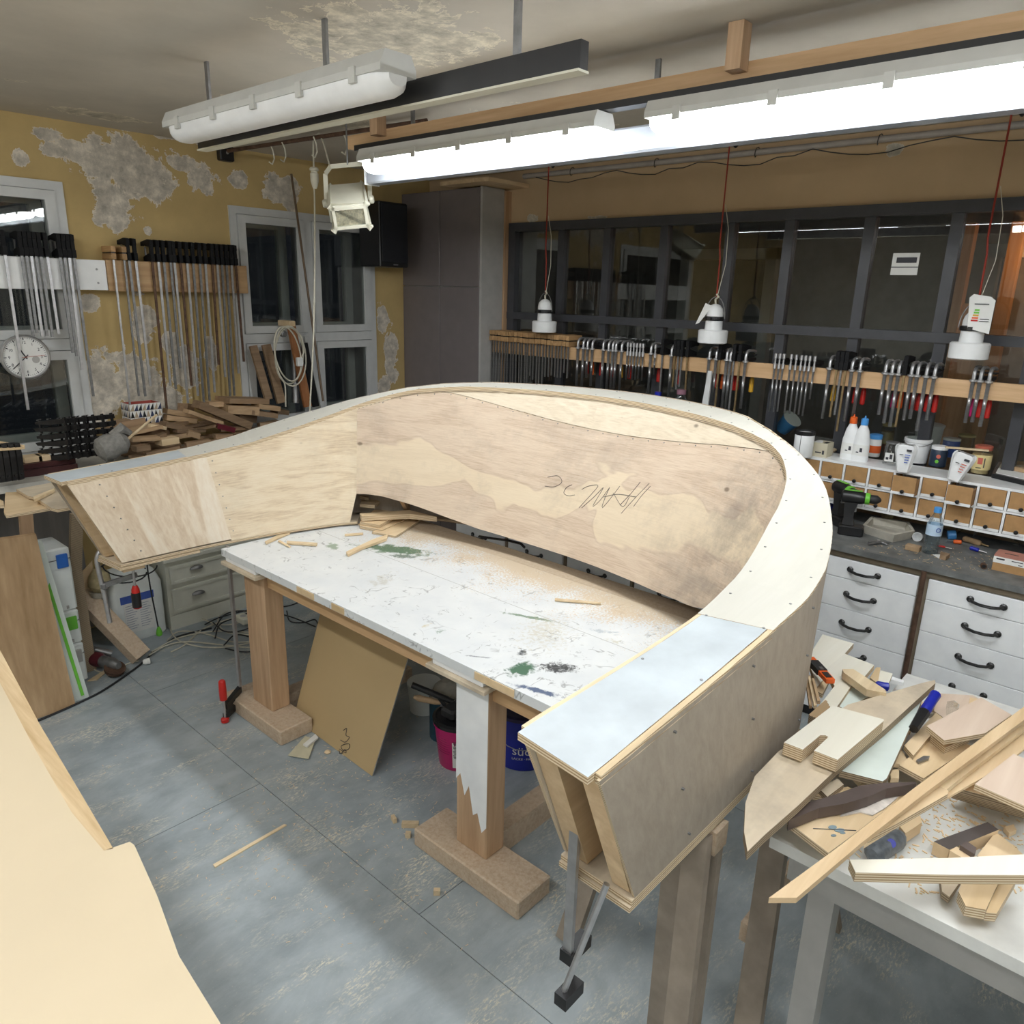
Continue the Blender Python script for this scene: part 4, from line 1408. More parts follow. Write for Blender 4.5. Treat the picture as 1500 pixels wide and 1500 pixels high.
def clamp_proto(kind, handle=None, barmat=None):
    """clamp hanging on a rail: bar in front (local x = 0), arms reaching back over the rail (+x); origin on the rail's top"""
    lab, cat = 'clamp', 'clamp'
    nm = {'bent': 'bar_clamp', 'small': 'spindle_clamp', 'cam': 'cam_clamp', 'f': 'f_clamp', 'fsmall': 'f_clamp'}[kind]
    t = _link(nm, None, None, (0, 0, 0))
    tag(t, lab, cat)
    r = .0085 if kind == 'bent' else .0055
    if kind in ('f', 'cam', 'fsmall'):
        bar = MB().box(-.0035, .0035, -.0065 if kind == 'f' else -.005, .0065 if kind == 'f' else .005, -1, 0)
    else:
        bar = MB().tube([(0, 0, -1), (0, 0, 0)], r, 8)
    part('bar', bar, barmat or m_steel, t, True)
    if kind == 'bent':
        pts = [(0, 0, 0), (0, 0, .028)] + [(.032 - .032 * math.cos(a), 0, .028 + .032 * math.sin(a)) for a in [PI / 2 * q / 5 for q in range(1, 6)]] + [(.085, 0, .058), (.115, 0, .052)]
        part('bent_head', MB().tube(pts, .0085, 8), m_steel, t, True)
        part('collar', MB().lathe([(.011, -.006), (.016, -.004), (.016, .004), (.011, .006)], (0, 0, .002), 12), m_steel, t)
        part('arm', MB().obox((.010, 0, .010), (.115, 0, .012), .016, .016), m_iron, t)
        part('pressure_pad', MB().lathe([(.006, 0), (.013, .004), (.013, .010)], (.108, 0, .028), 10), m_iron, t)
        if handle:
            part('spindle', MB().tube([(.108, 0, .02), (.108, 0, -.085)], .004, 6), m_darksteel, t)
            part('handle', MB().lathe([(.006, -.175), (.0125, -.170), (.0125, -.110), (.010, -.095), (.006, -.085)], (.108, 0, 0), 10), handle, t, True)
    elif kind == 'small':
        part('top_nut', MB().lathe([(.007, .030), (.009, .034), (.009, .056), (.006, .06)], (0, 0, 0), 8), m_steel, t)
        part('rod_end', MB().tube([(0, 0, 0), (0, 0, .032)], .0055, 8), m_steel, t)
        part('collar', MB().lathe([(.009, -.02), (.009, .006)], (0, 0, 0), 8), m_steel, t)
        part('arm', MB().obox((.008, 0, .030), (.115, 0, .020), .014, .018).obox((.010, 0, .010), (.09, 0, .010), .012, .012), m_iron, t)
    elif kind == 'cam':
        part('jaw', MB().rbox(-.016, .128, -.0125, .0125, .002, .034, .002), m_beech, t)
        part('jaw', MB().rbox(-.016, .128, -.0125, .0125, .041, .072, .002), m_beech, t)
        part('cork_strip', MB().box(-.012, .120, -.010, .010, .0345, .0405), m_black, t)
    else:
        hh = .085 if kind == 'f' else .06
        part('fixed_jaw', MB().prism([(-.012, -.009, hh), (-.012, -.009, hh + .030), (.02, -.009, hh + .034), (.11, -.009, hh + .022), (.112, -.009, hh), (.09, -.009, hh + .006), (.02, -.009, hh - .006)], (0, .018, 0)).box(-.008, .008, -.009, .009, .0, hh), m_head, t)
        part('sliding_jaw', MB().prism([(-.014, -.010, .002), (-.014, -.010, .040), (.012, -.010, .044), (.085, -.010, .026), (.088, -.010, .004)], (0, .020, 0)), m_head, t)
        if kind == 'f':
            part('spindle', MB().tube([(.078, 0, .08), (.078, 0, -.02)], .005, 6), m_darksteel, t)
    return t


protos = {}


def put_clamp(kind, loc, L, rz, lean, label, group, handle=None, barmat=None):
    key = (kind, handle.name if handle else '', barmat.name if barmat else '')
    if key not in protos:
        protos[key] = clamp_proto(kind, handle, barmat)
        t = protos[key]
        first = True
    else:
        t = dup(protos[key], (0, 0, 0))
        first = False
    t.location = loc
    t.rotation_euler = (lean, 0, rz)
    t['label'] = label
    t['group'] = group
    for c in t.children:
        if c.name.startswith('bar'):
            c.scale = (1, 1, L)
    return t


RAIL = []


def rail_clamp(kind, hx, hy, bx, by, label, group, handle=None, barmat=None):
    X = RXX - .016
    p = ax_(hx, hy, X)
    q = ax_(bx, by, X)
    L = max(.12, RZ1 - q.z)
    RAIL.append([p.y, kind, L, .25 * math.atan2(q.y - p.y, L), label, group, handle, barmat])


xs = [75, 95, 120, 143, 165, 187, 205, 225, 243, 265, 300, 318, 345, 365, 380, 400, 420, 443, 462, 490, 540, 555, 580, 605, 620, 640, 655]
ends = [470, 470, 470, 470, 470, 470, 470, 470, 470, 470, 470, 470, 470, 470, 400, 430, 470, 470, 470, 408, 412, 400, 408, 415, 418, 380, 418]
last = None
for k, x in enumerate(xs):
    hx = 700 + x / 5
    p = ax_(hx, 505, RXX)
    y = min(p.y, 3.752)
    if last is not None and last - y < .0262:
        y = last - .0262
    last = y
    q = ax_(hx, 470 + ends[k] / 5, RXX)
    L = RZ1 - q.z
    put_clamp('cam', (RXX - .016 + random.uniform(-.007, .004), y, RZ1 + random.uniform(0, .004)), L, random.uniform(-.012, .012), 0, 'wooden-jawed cam clamp, %s from the tall grey cabinet on the partition rail' % ORD[k], 'wooden cam clamps on the partition rail', barmat=m_darksteel)
R_, O_, Y_ = m_red, m_orange, m_yellow
bent = [(147, 35, 143, 95, R_), (155, 35, 150, 95, O_), (161, 35, 157, 83, None), (168, 37, 164, 95, R_), (184, 38, 181, 100, R_), (192, 38, 187, 100, None), (198, 38, 193, 99, Y_), (202.6, 40, 198, 99, None), (211, 40, 206, 101, R_), (254, 42, 247, 105, R_)]
B = [(700 + a, 470 + b, 700 + c, 470 + d, h) for a, b, c, d, h in bent]
f5 = 5.357
for a, b, c, d, h in [(130, 240, 95, 600, R_), (425, 280, 400, 630, R_), (480, 290, 455, 655, O_), (565, 275, 512, 690, R_), (598, 280, 552, 700, R_), (708, 315, 688, 690, Y_), (1370, 350, 1296, 765, Y_)]:
    B.append((960 + a / f5, 470 + b / f5, 960 + c / f5, 470 + d / f5, h))
for a, b, c, d, h in [(150, 330, 95, 735, R_), (215, 325, 150, 690, R_), (415, 330, 342, 680, None), (468, 330, 400, 750, m_magenta), (518, 345, 442, 775, O_), (618, 355, 550, 725, R_), (667, 355, 600, 715, R_), (737, 355, 657, 810, R_), (800, 365, 715, 725, R_), (1105, 400, 1022, 745, m_magenta), (1160, 400, 1080, 740, R_), (1228, 410, 1143, 775, R_)]:
    B.append((1220 + a / f5, 480 + b / f5, 1220 + c / f5, 480 + d / f5, h))
B.sort()
for k, (a, b, c, d, h) in enumerate(B):
    lb = 'steel clamp with bent bar, %s of its kind counting from the tall cabinet' % ORD[k]
    rail_clamp('bent', a, b, c, d, lb, 'bent bar clamps on the partition rail', h)
S_ = [(1110, 170, 1095, 430), (1130, 185, 1118, 420), (1153, 170, 1142, 432), (1166, 180, 1160, 434), (1187, 170, 1170, 425), (1192, 210, 1213, 440), (1303, 190, 1290, 380)]
S_ = [(700 + a / 5, 470 + b / 5, 700 + c / 5, 470 + d / 5) for a, b, c, d in S_]
for a, b, c, d in [(945, 290, 895, 710), (978, 290, 930, 715), (1008, 300, 957, 712), (1065, 310, 1008, 722), (1105, 310, 1052, 728), (1148, 315, 1087, 728), (1178, 320, 1120, 735), (1208, 320, 1147, 745), (1250, 325, 1203, 615)]:
    S_.append((960 + a / f5, 470 + b / f5, 960 + c / f5, 470 + d / f5))
S_.sort()
for k, (a, b, c, d) in enumerate(S_):
    rail_clamp('small', a, b, c, d, 'slim spindle clamp, %s of its kind counting from the tall cabinet' % ORD[k], 'slim spindle clamps on the partition rail')
F_ = [(60, 230, 50, 590, None), (170, 240, 150, 520, m_brass), (178, 240, 178, 540, None), (205, 240, 190, 520, None), (255, 260, 275, 560, m_brass), (505, 290, 480, 680, m_brass), (612, 290, 580, 710, None), (665, 290, 636, 725, m_brass), (1440, 360, 1405, 760, m_brass), (1460, 360, 1425, 740, None), (1485, 370, 1415, 865, m_brass)]
F_ = [(960 + a / f5, 470 + b / f5, 960 + c / f5, 470 + d / f5, m) for a, b, c, d, m in F_]
F_.append((1220 + 570 / f5, 480 + 320 / f5, 1220 + 472 / f5, 480 + 775 / f5, m_brass))
F_.sort(key=lambda q: q[0])
for k, (a, b, c, d, m) in enumerate(F_):
    rail_clamp('fsmall', a, b, c, d, 'black-headed flat-bar clamp, %s of its kind counting from the tall cabinet' % ORD[k], 'black-headed clamps on the partition rail', None, m or m_darksteel)


RAIL.sort(key=lambda r: r[0])
for it in range(60):
    for a_, b_ in zip(RAIL[:-1], RAIL[1:]):
        gap = .0222 - (b_[0] - a_[0])
        if gap > 0:
            a_[0] -= gap / 2
            b_[0] += gap / 2
    RAIL[-1][0] = min(RAIL[-1][0], last - .030)
for r in RAIL:
    put_clamp(r[1], (RXX - .016, r[0], RZ1), r[2], 0, 0 if r[3] < .02 and r[3] > -.02 else r[3] * .5, r[4], r[5], r[6], r[7])
WALLX = []


def wall_clamp(kind, hx, bx, by, label, group, barmat=None):
    Y = LY - .018
    p = ay_(hx, 395, Y)
    q = ay_(bx, by, Y)
    z = LZ1 + .004
    L = z - q.z
    if WALLX and p.x < WALLX[-1] + .0215:
        p.x = WALLX[-1] + .0215
    WALLX.append(p.x)
    t_ = put_clamp(kind, (p.x, Y, z), L, PI / 2, 0, label, group, None, barmat)
    t_.rotation_euler = (-math.atan2(q.x - p.x, L) if False else 0, math.atan2(0, 1), PI / 2)
    t_.rotation_euler = Matrix.Rotation(math.atan2(-(q.x - p.x), L) * .35, 3, 'Y').to_4x4().to_3x3().__matmul__(Matrix.Rotation(PI / 2, 3, 'Z')).to_euler()


def c1(x, y): return x / 3.947, 185 + y / 3.947


WL = [(30, 150, 1640), (125, 190, 1215), (150, 207, 1195), (172, 238, 1215), (198, 268, 1212), (222, 306, 1218), (272, 343, 1200), (345, 418, 1310), (362, 430, 1330), (388, 455, 1410), (425, 552, 1560)]
for k, (a, b, y) in enumerate(WL):
    hx, _ = c1(a + 12, 830)
    bx, by = c1(b, y)
    wall_clamp('f', hx, bx, by, 'long black-headed F-clamp hanging on the white board, %s from the photo\'s left edge' % ORD[k], 'clamps on the white board', m_darksteel if k % 3 else m_steel)
WR = [(662, 745, 1620, 'cam'), (724, 795, 1560, 'cam'), (752, 852, 1560, 'f'), (790, 880, 1500, 'f'), (885, 955, 1640, 'f'), (920, 980, 1500, 'f'), (952, 1010, 1520, 'f'), (990, 1035, 1400, 'f'), (1010, 1090, 1600, 'f'),
      (1048, 1100, 1500, 'f'), (1085, 1130, 1560, 'f'), (1120, 1160, 1620, 'f'), (1158, 1190, 1600, 'f'), (1190, 1225, 1540, 'f'), (1230, 1245, 1380, 'f'), (1258, 1290, 1450, 'f'), (1285, 1310, 1590, 'f'), (1312, 1330, 1560, 'f'), (1340, 1368, 1430, 'f'), (1365, 1420, 1360, 'f')]
for k, (a, b, y, kd) in enumerate(WR):
    hx, _ = c1(a, 850)
    bx, by = c1(b, y)
    wall_clamp(kd, hx, bx, by, 'long clamp on the timber beam between the windows, %s from its left end' % ORD[k], 'clamps on the timber beam', [m_steel, m_darksteel, m_darksteel, m_steel, m_rust][k % 5])

# ------------------------------------------------------------------ wall clock
cx = ay_(42, 524, LY - .05)
cc = Vector((cx.x, LY + .01, cx.z))
t = thing('wall_clock', 'round white wall clock with black numerals hanging in front of the left window', 'clock', (cc.x, cc.y, cc.z - .105))
RC = .108
part('case', MB().lathe([(RC - .01, -.01), (RC + .004, -.008), (RC + .006, .020), (RC - .001, .028), (RC - .006, .022), (RC - .006, .012), (0, .012)], cc, 48, (0, -1, 0), cap=False), m_steel, t, True)
face = part('dial', MB().lathe([(RC - .006, .010), (RC - .006, .0135), (.0005, .0135)], cc, 48, (0, -1, 0)), m_paper, t)
yf = cc.y - .0142


def pol(r, deg, dy=0.0): return Vector((cc.x + r * math.sin(math.radians(deg)), yf - dy, cc.z + r * math.cos(math.radians(deg))))


g = MB()
for q in range(60):
    big = q % 5 == 0
    r1, r0, w_ = .098, (.086 if big else .092), (.0022 if big else .0008)
    a, b = pol(r0, q * 6), pol(r1, q * 6)
    g.obox(a, b, w_ * 2, .0008, (0, 1, 0))
part('minute_mark', g, m_ink, face, stuff=True)
for h in range(1, 13):
    p = pol(.074, h * 30)
    part('numeral', MB().text(str(h), .021, p - Vector((0, 0, .0075)), (1, 0, 0), (0, 0, 1), .0006, align='CENTER'), m_ink, face)
part('hour_hand', MB().obox(pol(-.012, -28), pol(.055, -28), .006, .0012, (0, 1, 0)), m_ink, t)
part('minute_hand', MB().obox(pol(-.016, 228, .002), pol(.088, 228, .002), .0045, .0012, (0, 1, 0)), m_ink, t)
part('second_hand', MB().obox(pol(-.02, 86, .004), pol(.088, 86, .004), .0016, .001, (0, 1, 0)), m_inkred, t)
part('small_dial', MB().lathe([(.018, 0), (.018, .0008)], (cc.x + .045, yf, cc.z - .015), 20, (0, -1, 0)), m_cabside, face)
part('hanger', MB().tube([(cc.x, cc.y + .012, cc.z + .105), (cc.x, YW - .015, cc.z + .11)], .004, 6), m_darksteel, t)

# ------------------------------------------------------------------ tall cabinet, loudspeaker, flood light, cords
t = thing('tall_cabinet', 'tall taupe two-door cabinet standing in the corner beside the partition', 'cabinet', (4.0, 4.18, 0))
part('body', MB().box(3.892, XW - .001, 3.792, YW - .001, .0, 2.665), m_cabside, t)
part('side_panel', MB().box(3.875, XW - .062, 3.77, 3.790, 0, 2.67), m_cabside, t)
for (a, b) in ((3.793, 4.186), (4.192, YW - .003)):
    for (z0_, z1_) in ((.06, 2.02), (2.026, 2.665)):
        part('door', MB().rbox(3.872, 3.890, a, b, z0_, z1_, .002), m_taupe, t)
p0, p1 = ay_(525, 292, 4.33), ay_(590, 392, 4.33)
t = thing('loudspeaker', 'black loudspeaker cabinet hung by the tall cabinet near the ceiling', 'loudspeaker', ((p0.x + p1.x) / 2, 4.4, p1.z))
xa, xb = ay_(527, 340, 4.55).x, 3.70
part('cabinet', MB().rbox(xa, xb, 4.33, 4.56, p1.z, p0.z + .01, .006), m_black, t)
part('grille', MB().rbox(xa + .012, xb - .012, 4.318, 4.330, p1.z + .03, p0.z, .004), plain('speaker_cloth', (.012, .013, .018), .8), t)
part('nameplate', MB().box((xa + xb) / 2 - .02, (xa + xb) / 2 + .02, 4.315, 4.3185, p1.z + .012, p1.z + .020), m_darksteel, t)
part('wall_bracket', MB().box(xa + .1, xa + .2, 4.56, YW - .001, p1.z + .15, p1.z + .25), m_black, t)

# flood light: tapered box, tilted so the mouth looks down and towards the room
fc = at(1, 3.36, 511, 300)
ax1 = (Vector((.10, -.30, -.80))).normalized()          # from back to mouth
ax1 = (_R * .20 - _U * .72 - _F * .66).normalized()
ux = (_R - ax1 * _R.dot(ax1)).normalized()
uy = ax1.cross(ux).normalized()
t = thing('flood_light', 'cream metal floodlight hanging in a bracket before the second window', 'flood light', fc)


def rrect(c, w, h, r):
    o = []
    for sx, sy in ((1, -1), (1, 1), (-1, 1), (-1, -1)):
        for a in ((0, 1) if sx * sy < 0 else (1, 0)):
            o.append(c + ux * (sx * (w - (r if a else 0))) + uy * (sy * (h - (0 if a else r))))
    return o


L_ = .29
W_, H_ = .098, .070
cb, cf = fc - ax1 * L_ * .52, fc + ax1 * L_ * .42
part('body', MB().loft([rrect(cb, W_ * .78, H_ * .55, .01), rrect(cb + ax1 * .012, W_ * .92, H_ * .85, .012), rrect(cb.lerp(cf, .5), W_ * .97, H_ * .97, .012), rrect(cf, W_, H_, .014)]), m_cream, t)
fr_ = MB()
r1_, r2_, r3_ = rrect(cf + ax1 * .0005, W_ + .007, H_ + .007, .02), rrect(cf + ax1 * .022, W_ + .007, H_ + .007, .02), rrect(cf + ax1 * .022, W_ - .014, H_ - .014, .014)
r4_ = rrect(cf + ax1 * .0005, W_ - .014, H_ - .014, .014)
fr_.loft([r1_, r2_, r3_, r4_], cap=False)
fr_.loft([r4_, r1_], cap=False)
part('front_frame', fr_, m_cream, t)
part('reflector', MB().loft([rrect(cf + ax1 * .010, W_ - .015, H_ - .015, .013), rrect(cf + ax1 * .0015, W_ * .55, H_ * .45, .01)]), plain('hammered_reflector', (.62, .56, .42), .5, metal=.1, var=.3, scale=120, bmp=.5), t)
part('front_glass', MB().loft([rrect(cf + ax1 * .016, W_ - .015, H_ - .015, .013), rrect(cf + ax1 * .018, W_ - .015, H_ - .015, .013)]), m_jar, t)
for q in range(9):
    c_ = cb.lerp(cf, .12 + q * .085)
    part('cooling_rib', MB().obox(c_ - ux * (W_ * .95 + .004) - uy * H_ * .7, c_ - ux * (W_ * .95 + .004) + uy * H_ * .7, .004, .010, ux), m_cream, t)
lug = cb.lerp(cf, .42)
for s in (-1, 1):
    part('tilt_knob', MB().lathe([(.018, 0), (.020, .006), (.020, .018), (.014, .024)], lug + ux * s * (W_ + .008), 12, tuple(ux * s)), m_cream, t)
top = fc + Vector((0, 0, .185)) + _R * .0
g = MB()
pth = [lug - ux * (W_ + .012), lug - ux * (W_ + .012) + Vector((0, 0, .14)), top - ux * (W_ - .015) + Vector((0, 0, .0)), top + ux * (W_ - .015), lug + ux * (W_ + .012) + Vector((0, 0, .14)), lug + ux * (W_ + .012)]
for a, b in zip(pth[:-1], pth[1:]):
    g.obox(a, b, .022, .005, _F)
part('bracket', g, m_cream, t)
part('suspension', MB().tube([top, Vector((top.x, top.y, ZC))], .004, 6), m_darksteel, t)
tp = az_(467, 198, 2.77)
a = at(1, tp.y + .02, 467, 250)
t = thing('extension_cable', 'cream cord with an inline coupling hanging from the ceiling rod to the bench', 'cord', az_(525, 560, 1.5))
pl = []
for (x, y) in ((473, 192), (461, 200), (459, 215), (460, 250)):
    pl.append(at(1, 3.75, x, y))
part('cord', MB().tube(smooth_poly(pl, 16)[0], .0045, 6), m_cable_w, t)
pl = [at(1, 3.75, x, y) for x, y in ((460, 272), (461, 300), (461, 400), (459, 500), (456, 560), (454, 600), (452, 660))]
part('cord', MB().tube(smooth_poly(pl, 24)[0], .0045, 6), m_cable_w, t)
q0 = at(1, 3.75, 460, 247)
part('coupling', MB().lathe([(.010, -.10), (.016, -.085), (.022, -.06), (.022, -.025), (.017, -.02), (.017, -.012), (.024, -.010), (.024, .0), (.018, .006)], q0, 14), m_cable_w, t, True)
t = thing('lamp_cord', 'cream cord running from the ceiling rod to the floodlight', 'cord', at(1, 3.5, 480, 235))
part('cord', MB().tube(smooth_poly([at(1, 3.7, 468, 198), at(1, 3.6, 474, 210), at(1, 3.5, 481, 236), at(1, 3.45, 484, 246)], 14)[0], .004, 6), m_cable_w, t)

# ------------------------------------------------------------------ things on top of the organizer
ZT = OZ1


def on_top(px, py, z=None): return az_(px, py, ZT if z is None else z)


def lathe_thing(name, lab, cat, c, parts, group=None, tilt=None):
    """parts: (part name, profile, material)"""
    t = thing(name, lab, cat, c, group)
    for (n_, prof, m_) in parts:
        part(n_, MB().lathe(prof, c, 24), m_, t, True)
    if tilt:
        t.rotation_euler = tilt
    return t


c = on_top(1175, 668)
lathe_thing('metal_tin', 'white square-shouldered tin with a black rim beside the carton box', 'tin', c, [('can', [(.046, 0), (.048, .004), (.048, .118), (.046, .122)], m_white), ('rim', [(.049, .112), (.050, .116), (.050, .130), (.044, .132), (.043, .12)], m_black)])
part('seam', MB().box(c.x - .0495, c.x - .046, c.y - .001, c.y + .001, c.z + .004, c.z + .112), m_black, bpy.data.objects['metal_tin'])
c = on_top(1143, 640)
t = lathe_thing('plastic_tub', 'blue plastic tub lying tilted on the organizer near the bench rim', 'tub', c + Vector((0, 0, .01)), [('tub', [(.040, 0), (.052, .085), (.056, .088), (.056, .094), (.050, .094), (.038, .004), (0, .004)], m_lightblue), ('lid', [(.056, .092), (.058, .094), (.058, .099), (0, .101)], m_canister)])
t.rotation_euler = (math.radians(40), math.radians(-12), 0)
t.location.z += .035
c = on_top(1202, 668)
t = thing('carton_box', 'small beige carton box with a torn flap on the organizer', 'box', c)
g = MB().box(c.x - .03, c.x + .06, c.y - .038, c.y + .038, c.z, c.z + .072)
part('box', g, plain('beige_carton', (.58, .53, .40), .8, var=.08), t)
part('torn_flap', MB().prism([(c.x - .031, c.y + .035, c.z + .073), (c.x - .030, c.y - .01, c.z + .073), (c.x + .0, c.y - .004, c.z + .080), (c.x + .02, c.y + .03, c.z + .076)], (0, 0, .0015)), m_paper, t)
part('torn_hole', MB().box(c.x - .02, c.x + .03, c.y - .030, c.y - .012, c.z + .0722, c.z + .073), m_black, t)
part('print_mark', MB().box(c.x - .0312, c.x - .0302, c.y - .01, c.y + .02, c.z + .02, c.z + .026).box(c.x - .0312, c.x - .0302, c.y - .025, c.y - .015, c.z + .015, c.z + .035), m_ink, t, stuff=True)


def glue_bottle(px, py, capm, lab):
    c = on_top(px, py)
    t = thing('glue_bottle', lab, 'bottle', c, 'white glue bottles')
    def el(a, b_, z): return [c + Vector((a * math.cos(q * PI / 8), b_ * math.sin(q * PI / 8), z)) for q in range(16)]
    part('bottle', MB().loft([el(.026, .040, 0), el(.028, .042, .005), el(.028, .040, .10), el(.022, .028, .155), el(.015, .017, .178), el(.014, .015, .184)]), m_white, t, True)
    part('cap', MB().lathe([(.017, .182), (.018, .186), (.017, .212), (.012, .216)], c, 16).lathe([(.005, .214), (.003, .228)], c, 8), capm, t, True)
    part('label', MB().loft([el(.0288, .0415, .03), el(.0288, .0408, .085)], cap=False), m_paper, t, True)
    part('label_print', MB().box(c.x - .0296, c.x - .0288, c.y - .016, c.y - .004, c.z + .05, c.z + .07).box(c.x - .0296, c.x - .0288, c.y + .0, c.y + .012, c.z + .045, c.z + .05), m_ink, t, stuff=True)


glue_bottle(1242, 672, m_orange, 'white glue bottle with an orange-red cap')
glue_bottle(1258, 675, m_lightblue, 'white glue bottle with a blue cap')
c = on_top(1279, 668)
lathe_thing('lidded_jar', 'jar with a blue lid and a white and orange label', 'jar', c, [('jar', [(.028, 0), (.030, .004), (.030, .085), (.026, .092)], m_paper), ('lid', [(.031, .092), (.031, .112), (.028, .115)], m_lightblue), ('label_band', [(.0305, .02), (.0305, .058)], m_orange)])
c = on_top(1298, 650)
lathe_thing('glass_jar', 'jar with a cream lid behind the blue-lidded jar', 'jar', c, [('jar', [(.035, 0), (.036, .09), (.030, .10)], m_jar), ('lid', [(.034, .10), (.035, .115), (.030, .117)], m_label_y), ('content', [(.032, .003), (.033, .07)], m_wax)])
c = on_top(1303, 680)
t = lathe_thing('glass_jar', 'open glass jar with a black and white label behind the left white cleaner bottle', 'jar', c, [('jar', [(.030, 0), (.034, .004), (.034, .085), (.028, .095), (.029, .108)], m_jar), ('lid', [(.031, .104), (.031, .113), (.026, .114)], m_darksteel)])
part('label', MB().box(c.x - .036, c.x - .0348, c.y - .022, c.y + .018, c.z + .02, c.z + .062), m_paper, t)
part('label_print', MB().box(c.x - .0368, c.x - .0358, c.y - .016, c.y - .004, c.z + .032, c.z + .055).box(c.x - .0368, c.x - .0358, c.y - .0, c.y + .013, c.z + .028, c.z + .04), m_ink, t, stuff=True)


def flat_bottle(px, py, lab, lean, inkm, dx=-.01):
    """upturned spray-cleaner bottle: broad shoulders above, narrowing towards the foot"""
    c = on_top(px, py) + Vector((dx, 0, .0))
    t = thing('cleaner_bottle', lab, 'bottle', c, 'upturned white cleaner bottles')
    def rr(w, d, z):
        return [c + Vector((d * sx * (1 if not q else .6), w * sy * (.82 if not q else 1), z)) for sx, sy, q in ((1, 1, 0), (1, 1, 1), (1, -1, 1), (1, -1, 0), (-1, -1, 0), (-1, -1, 1), (-1, 1, 1), (-1, 1, 0))]
    part('bottle', MB().loft([rr(.024, .016, 0), rr(.027, .018, .006), rr(.036, .022, .055), rr(.045, .026, .10), rr(.047, .027, .118), rr(.043, .025, .130), rr(.036, .02, .134)]), m_white, t, True)
    g = MB()
    for q in range(4):
        g.box(c.x - .0262 + q * .0002, c.x - .0252, c.y - .026 + q * .002, c.y - .004, c.z + .085 - q * .012, c.z + .089 - q * .012)
    part('label_print', g, inkm, t, stuff=True)
    g = MB().box(c.x - .0285, c.x - .0262, c.y - .030, c.y - .008, c.z + .104, c.z + .114).box(c.x - .0275, c.x - .025, c.y + .004, c.y + .02, c.z + .085, c.z + .088)
    part('label_title', g, m_ink, t, stuff=True)
    t.rotation_euler = (lean, 0, 0)
    return t


flat_bottle(1325, 690, 'upturned white cleaner bottle with blue print standing by the paint bucket', 0.0, m_inkblue, -.03)
flat_bottle(1399, 702, 'upturned white cleaner bottle with red print leaning left of the red-lidded jar', .22, m_inkred, -.03)
c = on_top(1340, 676)
t = lathe_thing('paint_bucket', 'white plastic paint bucket behind the upturned cleaner bottle', 'bucket', c, [('bucket', [(.052, 0), (.060, .10), (.064, .104), (.064, .120), (.058, .120), (.052, .02), (0, .02)], m_white)])
part('handle', MB().tube([c + Vector((.064 * math.cos(a), .066 * math.sin(a), .108 - .02 * abs(math.cos(a)))) for a in [PI * .5 + PI * q / 10 for q in range(11)]], .002, 5), m_darksteel, t)
c = on_top(1357, 655)
lathe_thing('paint_bucket', 'larger white bucket with a cream lid against the partition', 'bucket', c, [('bucket', [(.060, 0), (.070, .12)], m_canister), ('lid', [(.074, .118), (.075, .128), (.06, .134)], m_white)])
c = on_top(1372, 683)
t = lathe_thing('preserve_jar', 'dark jar with a green and red printed label between the cleaner bottles', 'jar', c, [('jar', [(.034, 0), (.038, .005), (.038, .075), (.034, .086)], plain('dark_label', (.015, .03, .06), .4)), ('lid', [(.036, .086), (.037, .100), (.034, .103)], m_white)])
part('label_print', MB().lathe([(.010, 0), (.010, .001)], (c.x - .0372, c.y - .008, c.z + .055), 12, (-1, 0, 0)), m_inkred, t)
part('label_print', MB().lathe([(.009, 0), (.009, .001)], (c.x - .0375, c.y - .004, c.z + .03), 6, (-1, 0, 0)), m_green, t)
c = on_top(1390, 668)
lathe_thing('lidded_tin', 'round tin with a white lid behind the dark-labelled jar', 'tin', c, [('tin', [(.040, 0), (.040, .085)], m_inkblue), ('lid', [(.042, .085), (.042, .095), (.036, .097)], m_white)])
c = on_top(1412, 663)
lathe_thing('lidded_tin', 'round tin with a cream lid at the back, right of the white-lidded tin', 'tin', c, [('tin', [(.040, 0), (.040, .090)], m_jar), ('lid', [(.042, .088), (.042, .098), (.036, .100)], m_label_y)])
c = on_top(1434, 693)
t = lathe_thing('preserve_jar', 'preserve jar with a red lid and cream label', 'jar', c, [('jar', [(.037, 0), (.041, .004), (.041, .100), (.034, .116)], m_jar), ('lid', [(.037, .114), (.038, .132), (.034, .135)], plain('faded_red_lid', (.42, .10, .06), .5)), ('label', [(.0415, .022), (.0415, .092)], m_label_y), ('content', [(.036, .003), (.037, .07)], m_wax)])
part('label_print', MB().box(c.x - .0432, c.x - .0416, c.y - .012, c.y + .008, c.z + .050, c.z + .080), m_inkred, t)
part('label_lines', MB().box(c.x - .0432, c.x - .0400, c.y - .022, c.y - .018, c.z + .035, c.z + .08).box(c.x - .043, c.x - .0416, c.y - .01, c.y + .012, c.z + .030, c.z + .034), m_ink, t, stuff=True)
single('wood_lath', MB().obox(on_top(1385, 655, ZT + .118), on_top(1448, 660, ZT + .118), .018, .008), m_pine_pale, 'thin pale lath lying across the lids of the tins', 'lath')
t = thing('kitchen_scale', 'flat black device with papers on it at the right end of the organizer', 'device', on_top(1490, 700))
q = [on_top(1452, 700), on_top(1462, 683), on_top(1515, 690), on_top(1515, 715)]
part('base', MB().prism([p + Vector((0, 0, .022)) for p in q], (0, 0, -.021)), m_black, t)
part('paper', MB().prism([p + Vector((.012, -.012, .026)) for p in q], (0, 0, -.003)), m_paper, t)
part('board', MB().prism([on_top(1466, 680, ZT + .045), on_top(1470, 672, ZT + .045), on_top(1515, 678, ZT + .045), on_top(1515, 690, ZT + .045)], (0, 0, -.018)), m_offcut2, t)
c = on_top(1478, 652)
single('clear_tray', MB().lathe([(.05, 0), (.058, .035), (.060, .036)], c, 20, cap=False), m_pet, 'clear plastic tray behind the red-lidded jar', 'tray', smooth=True)
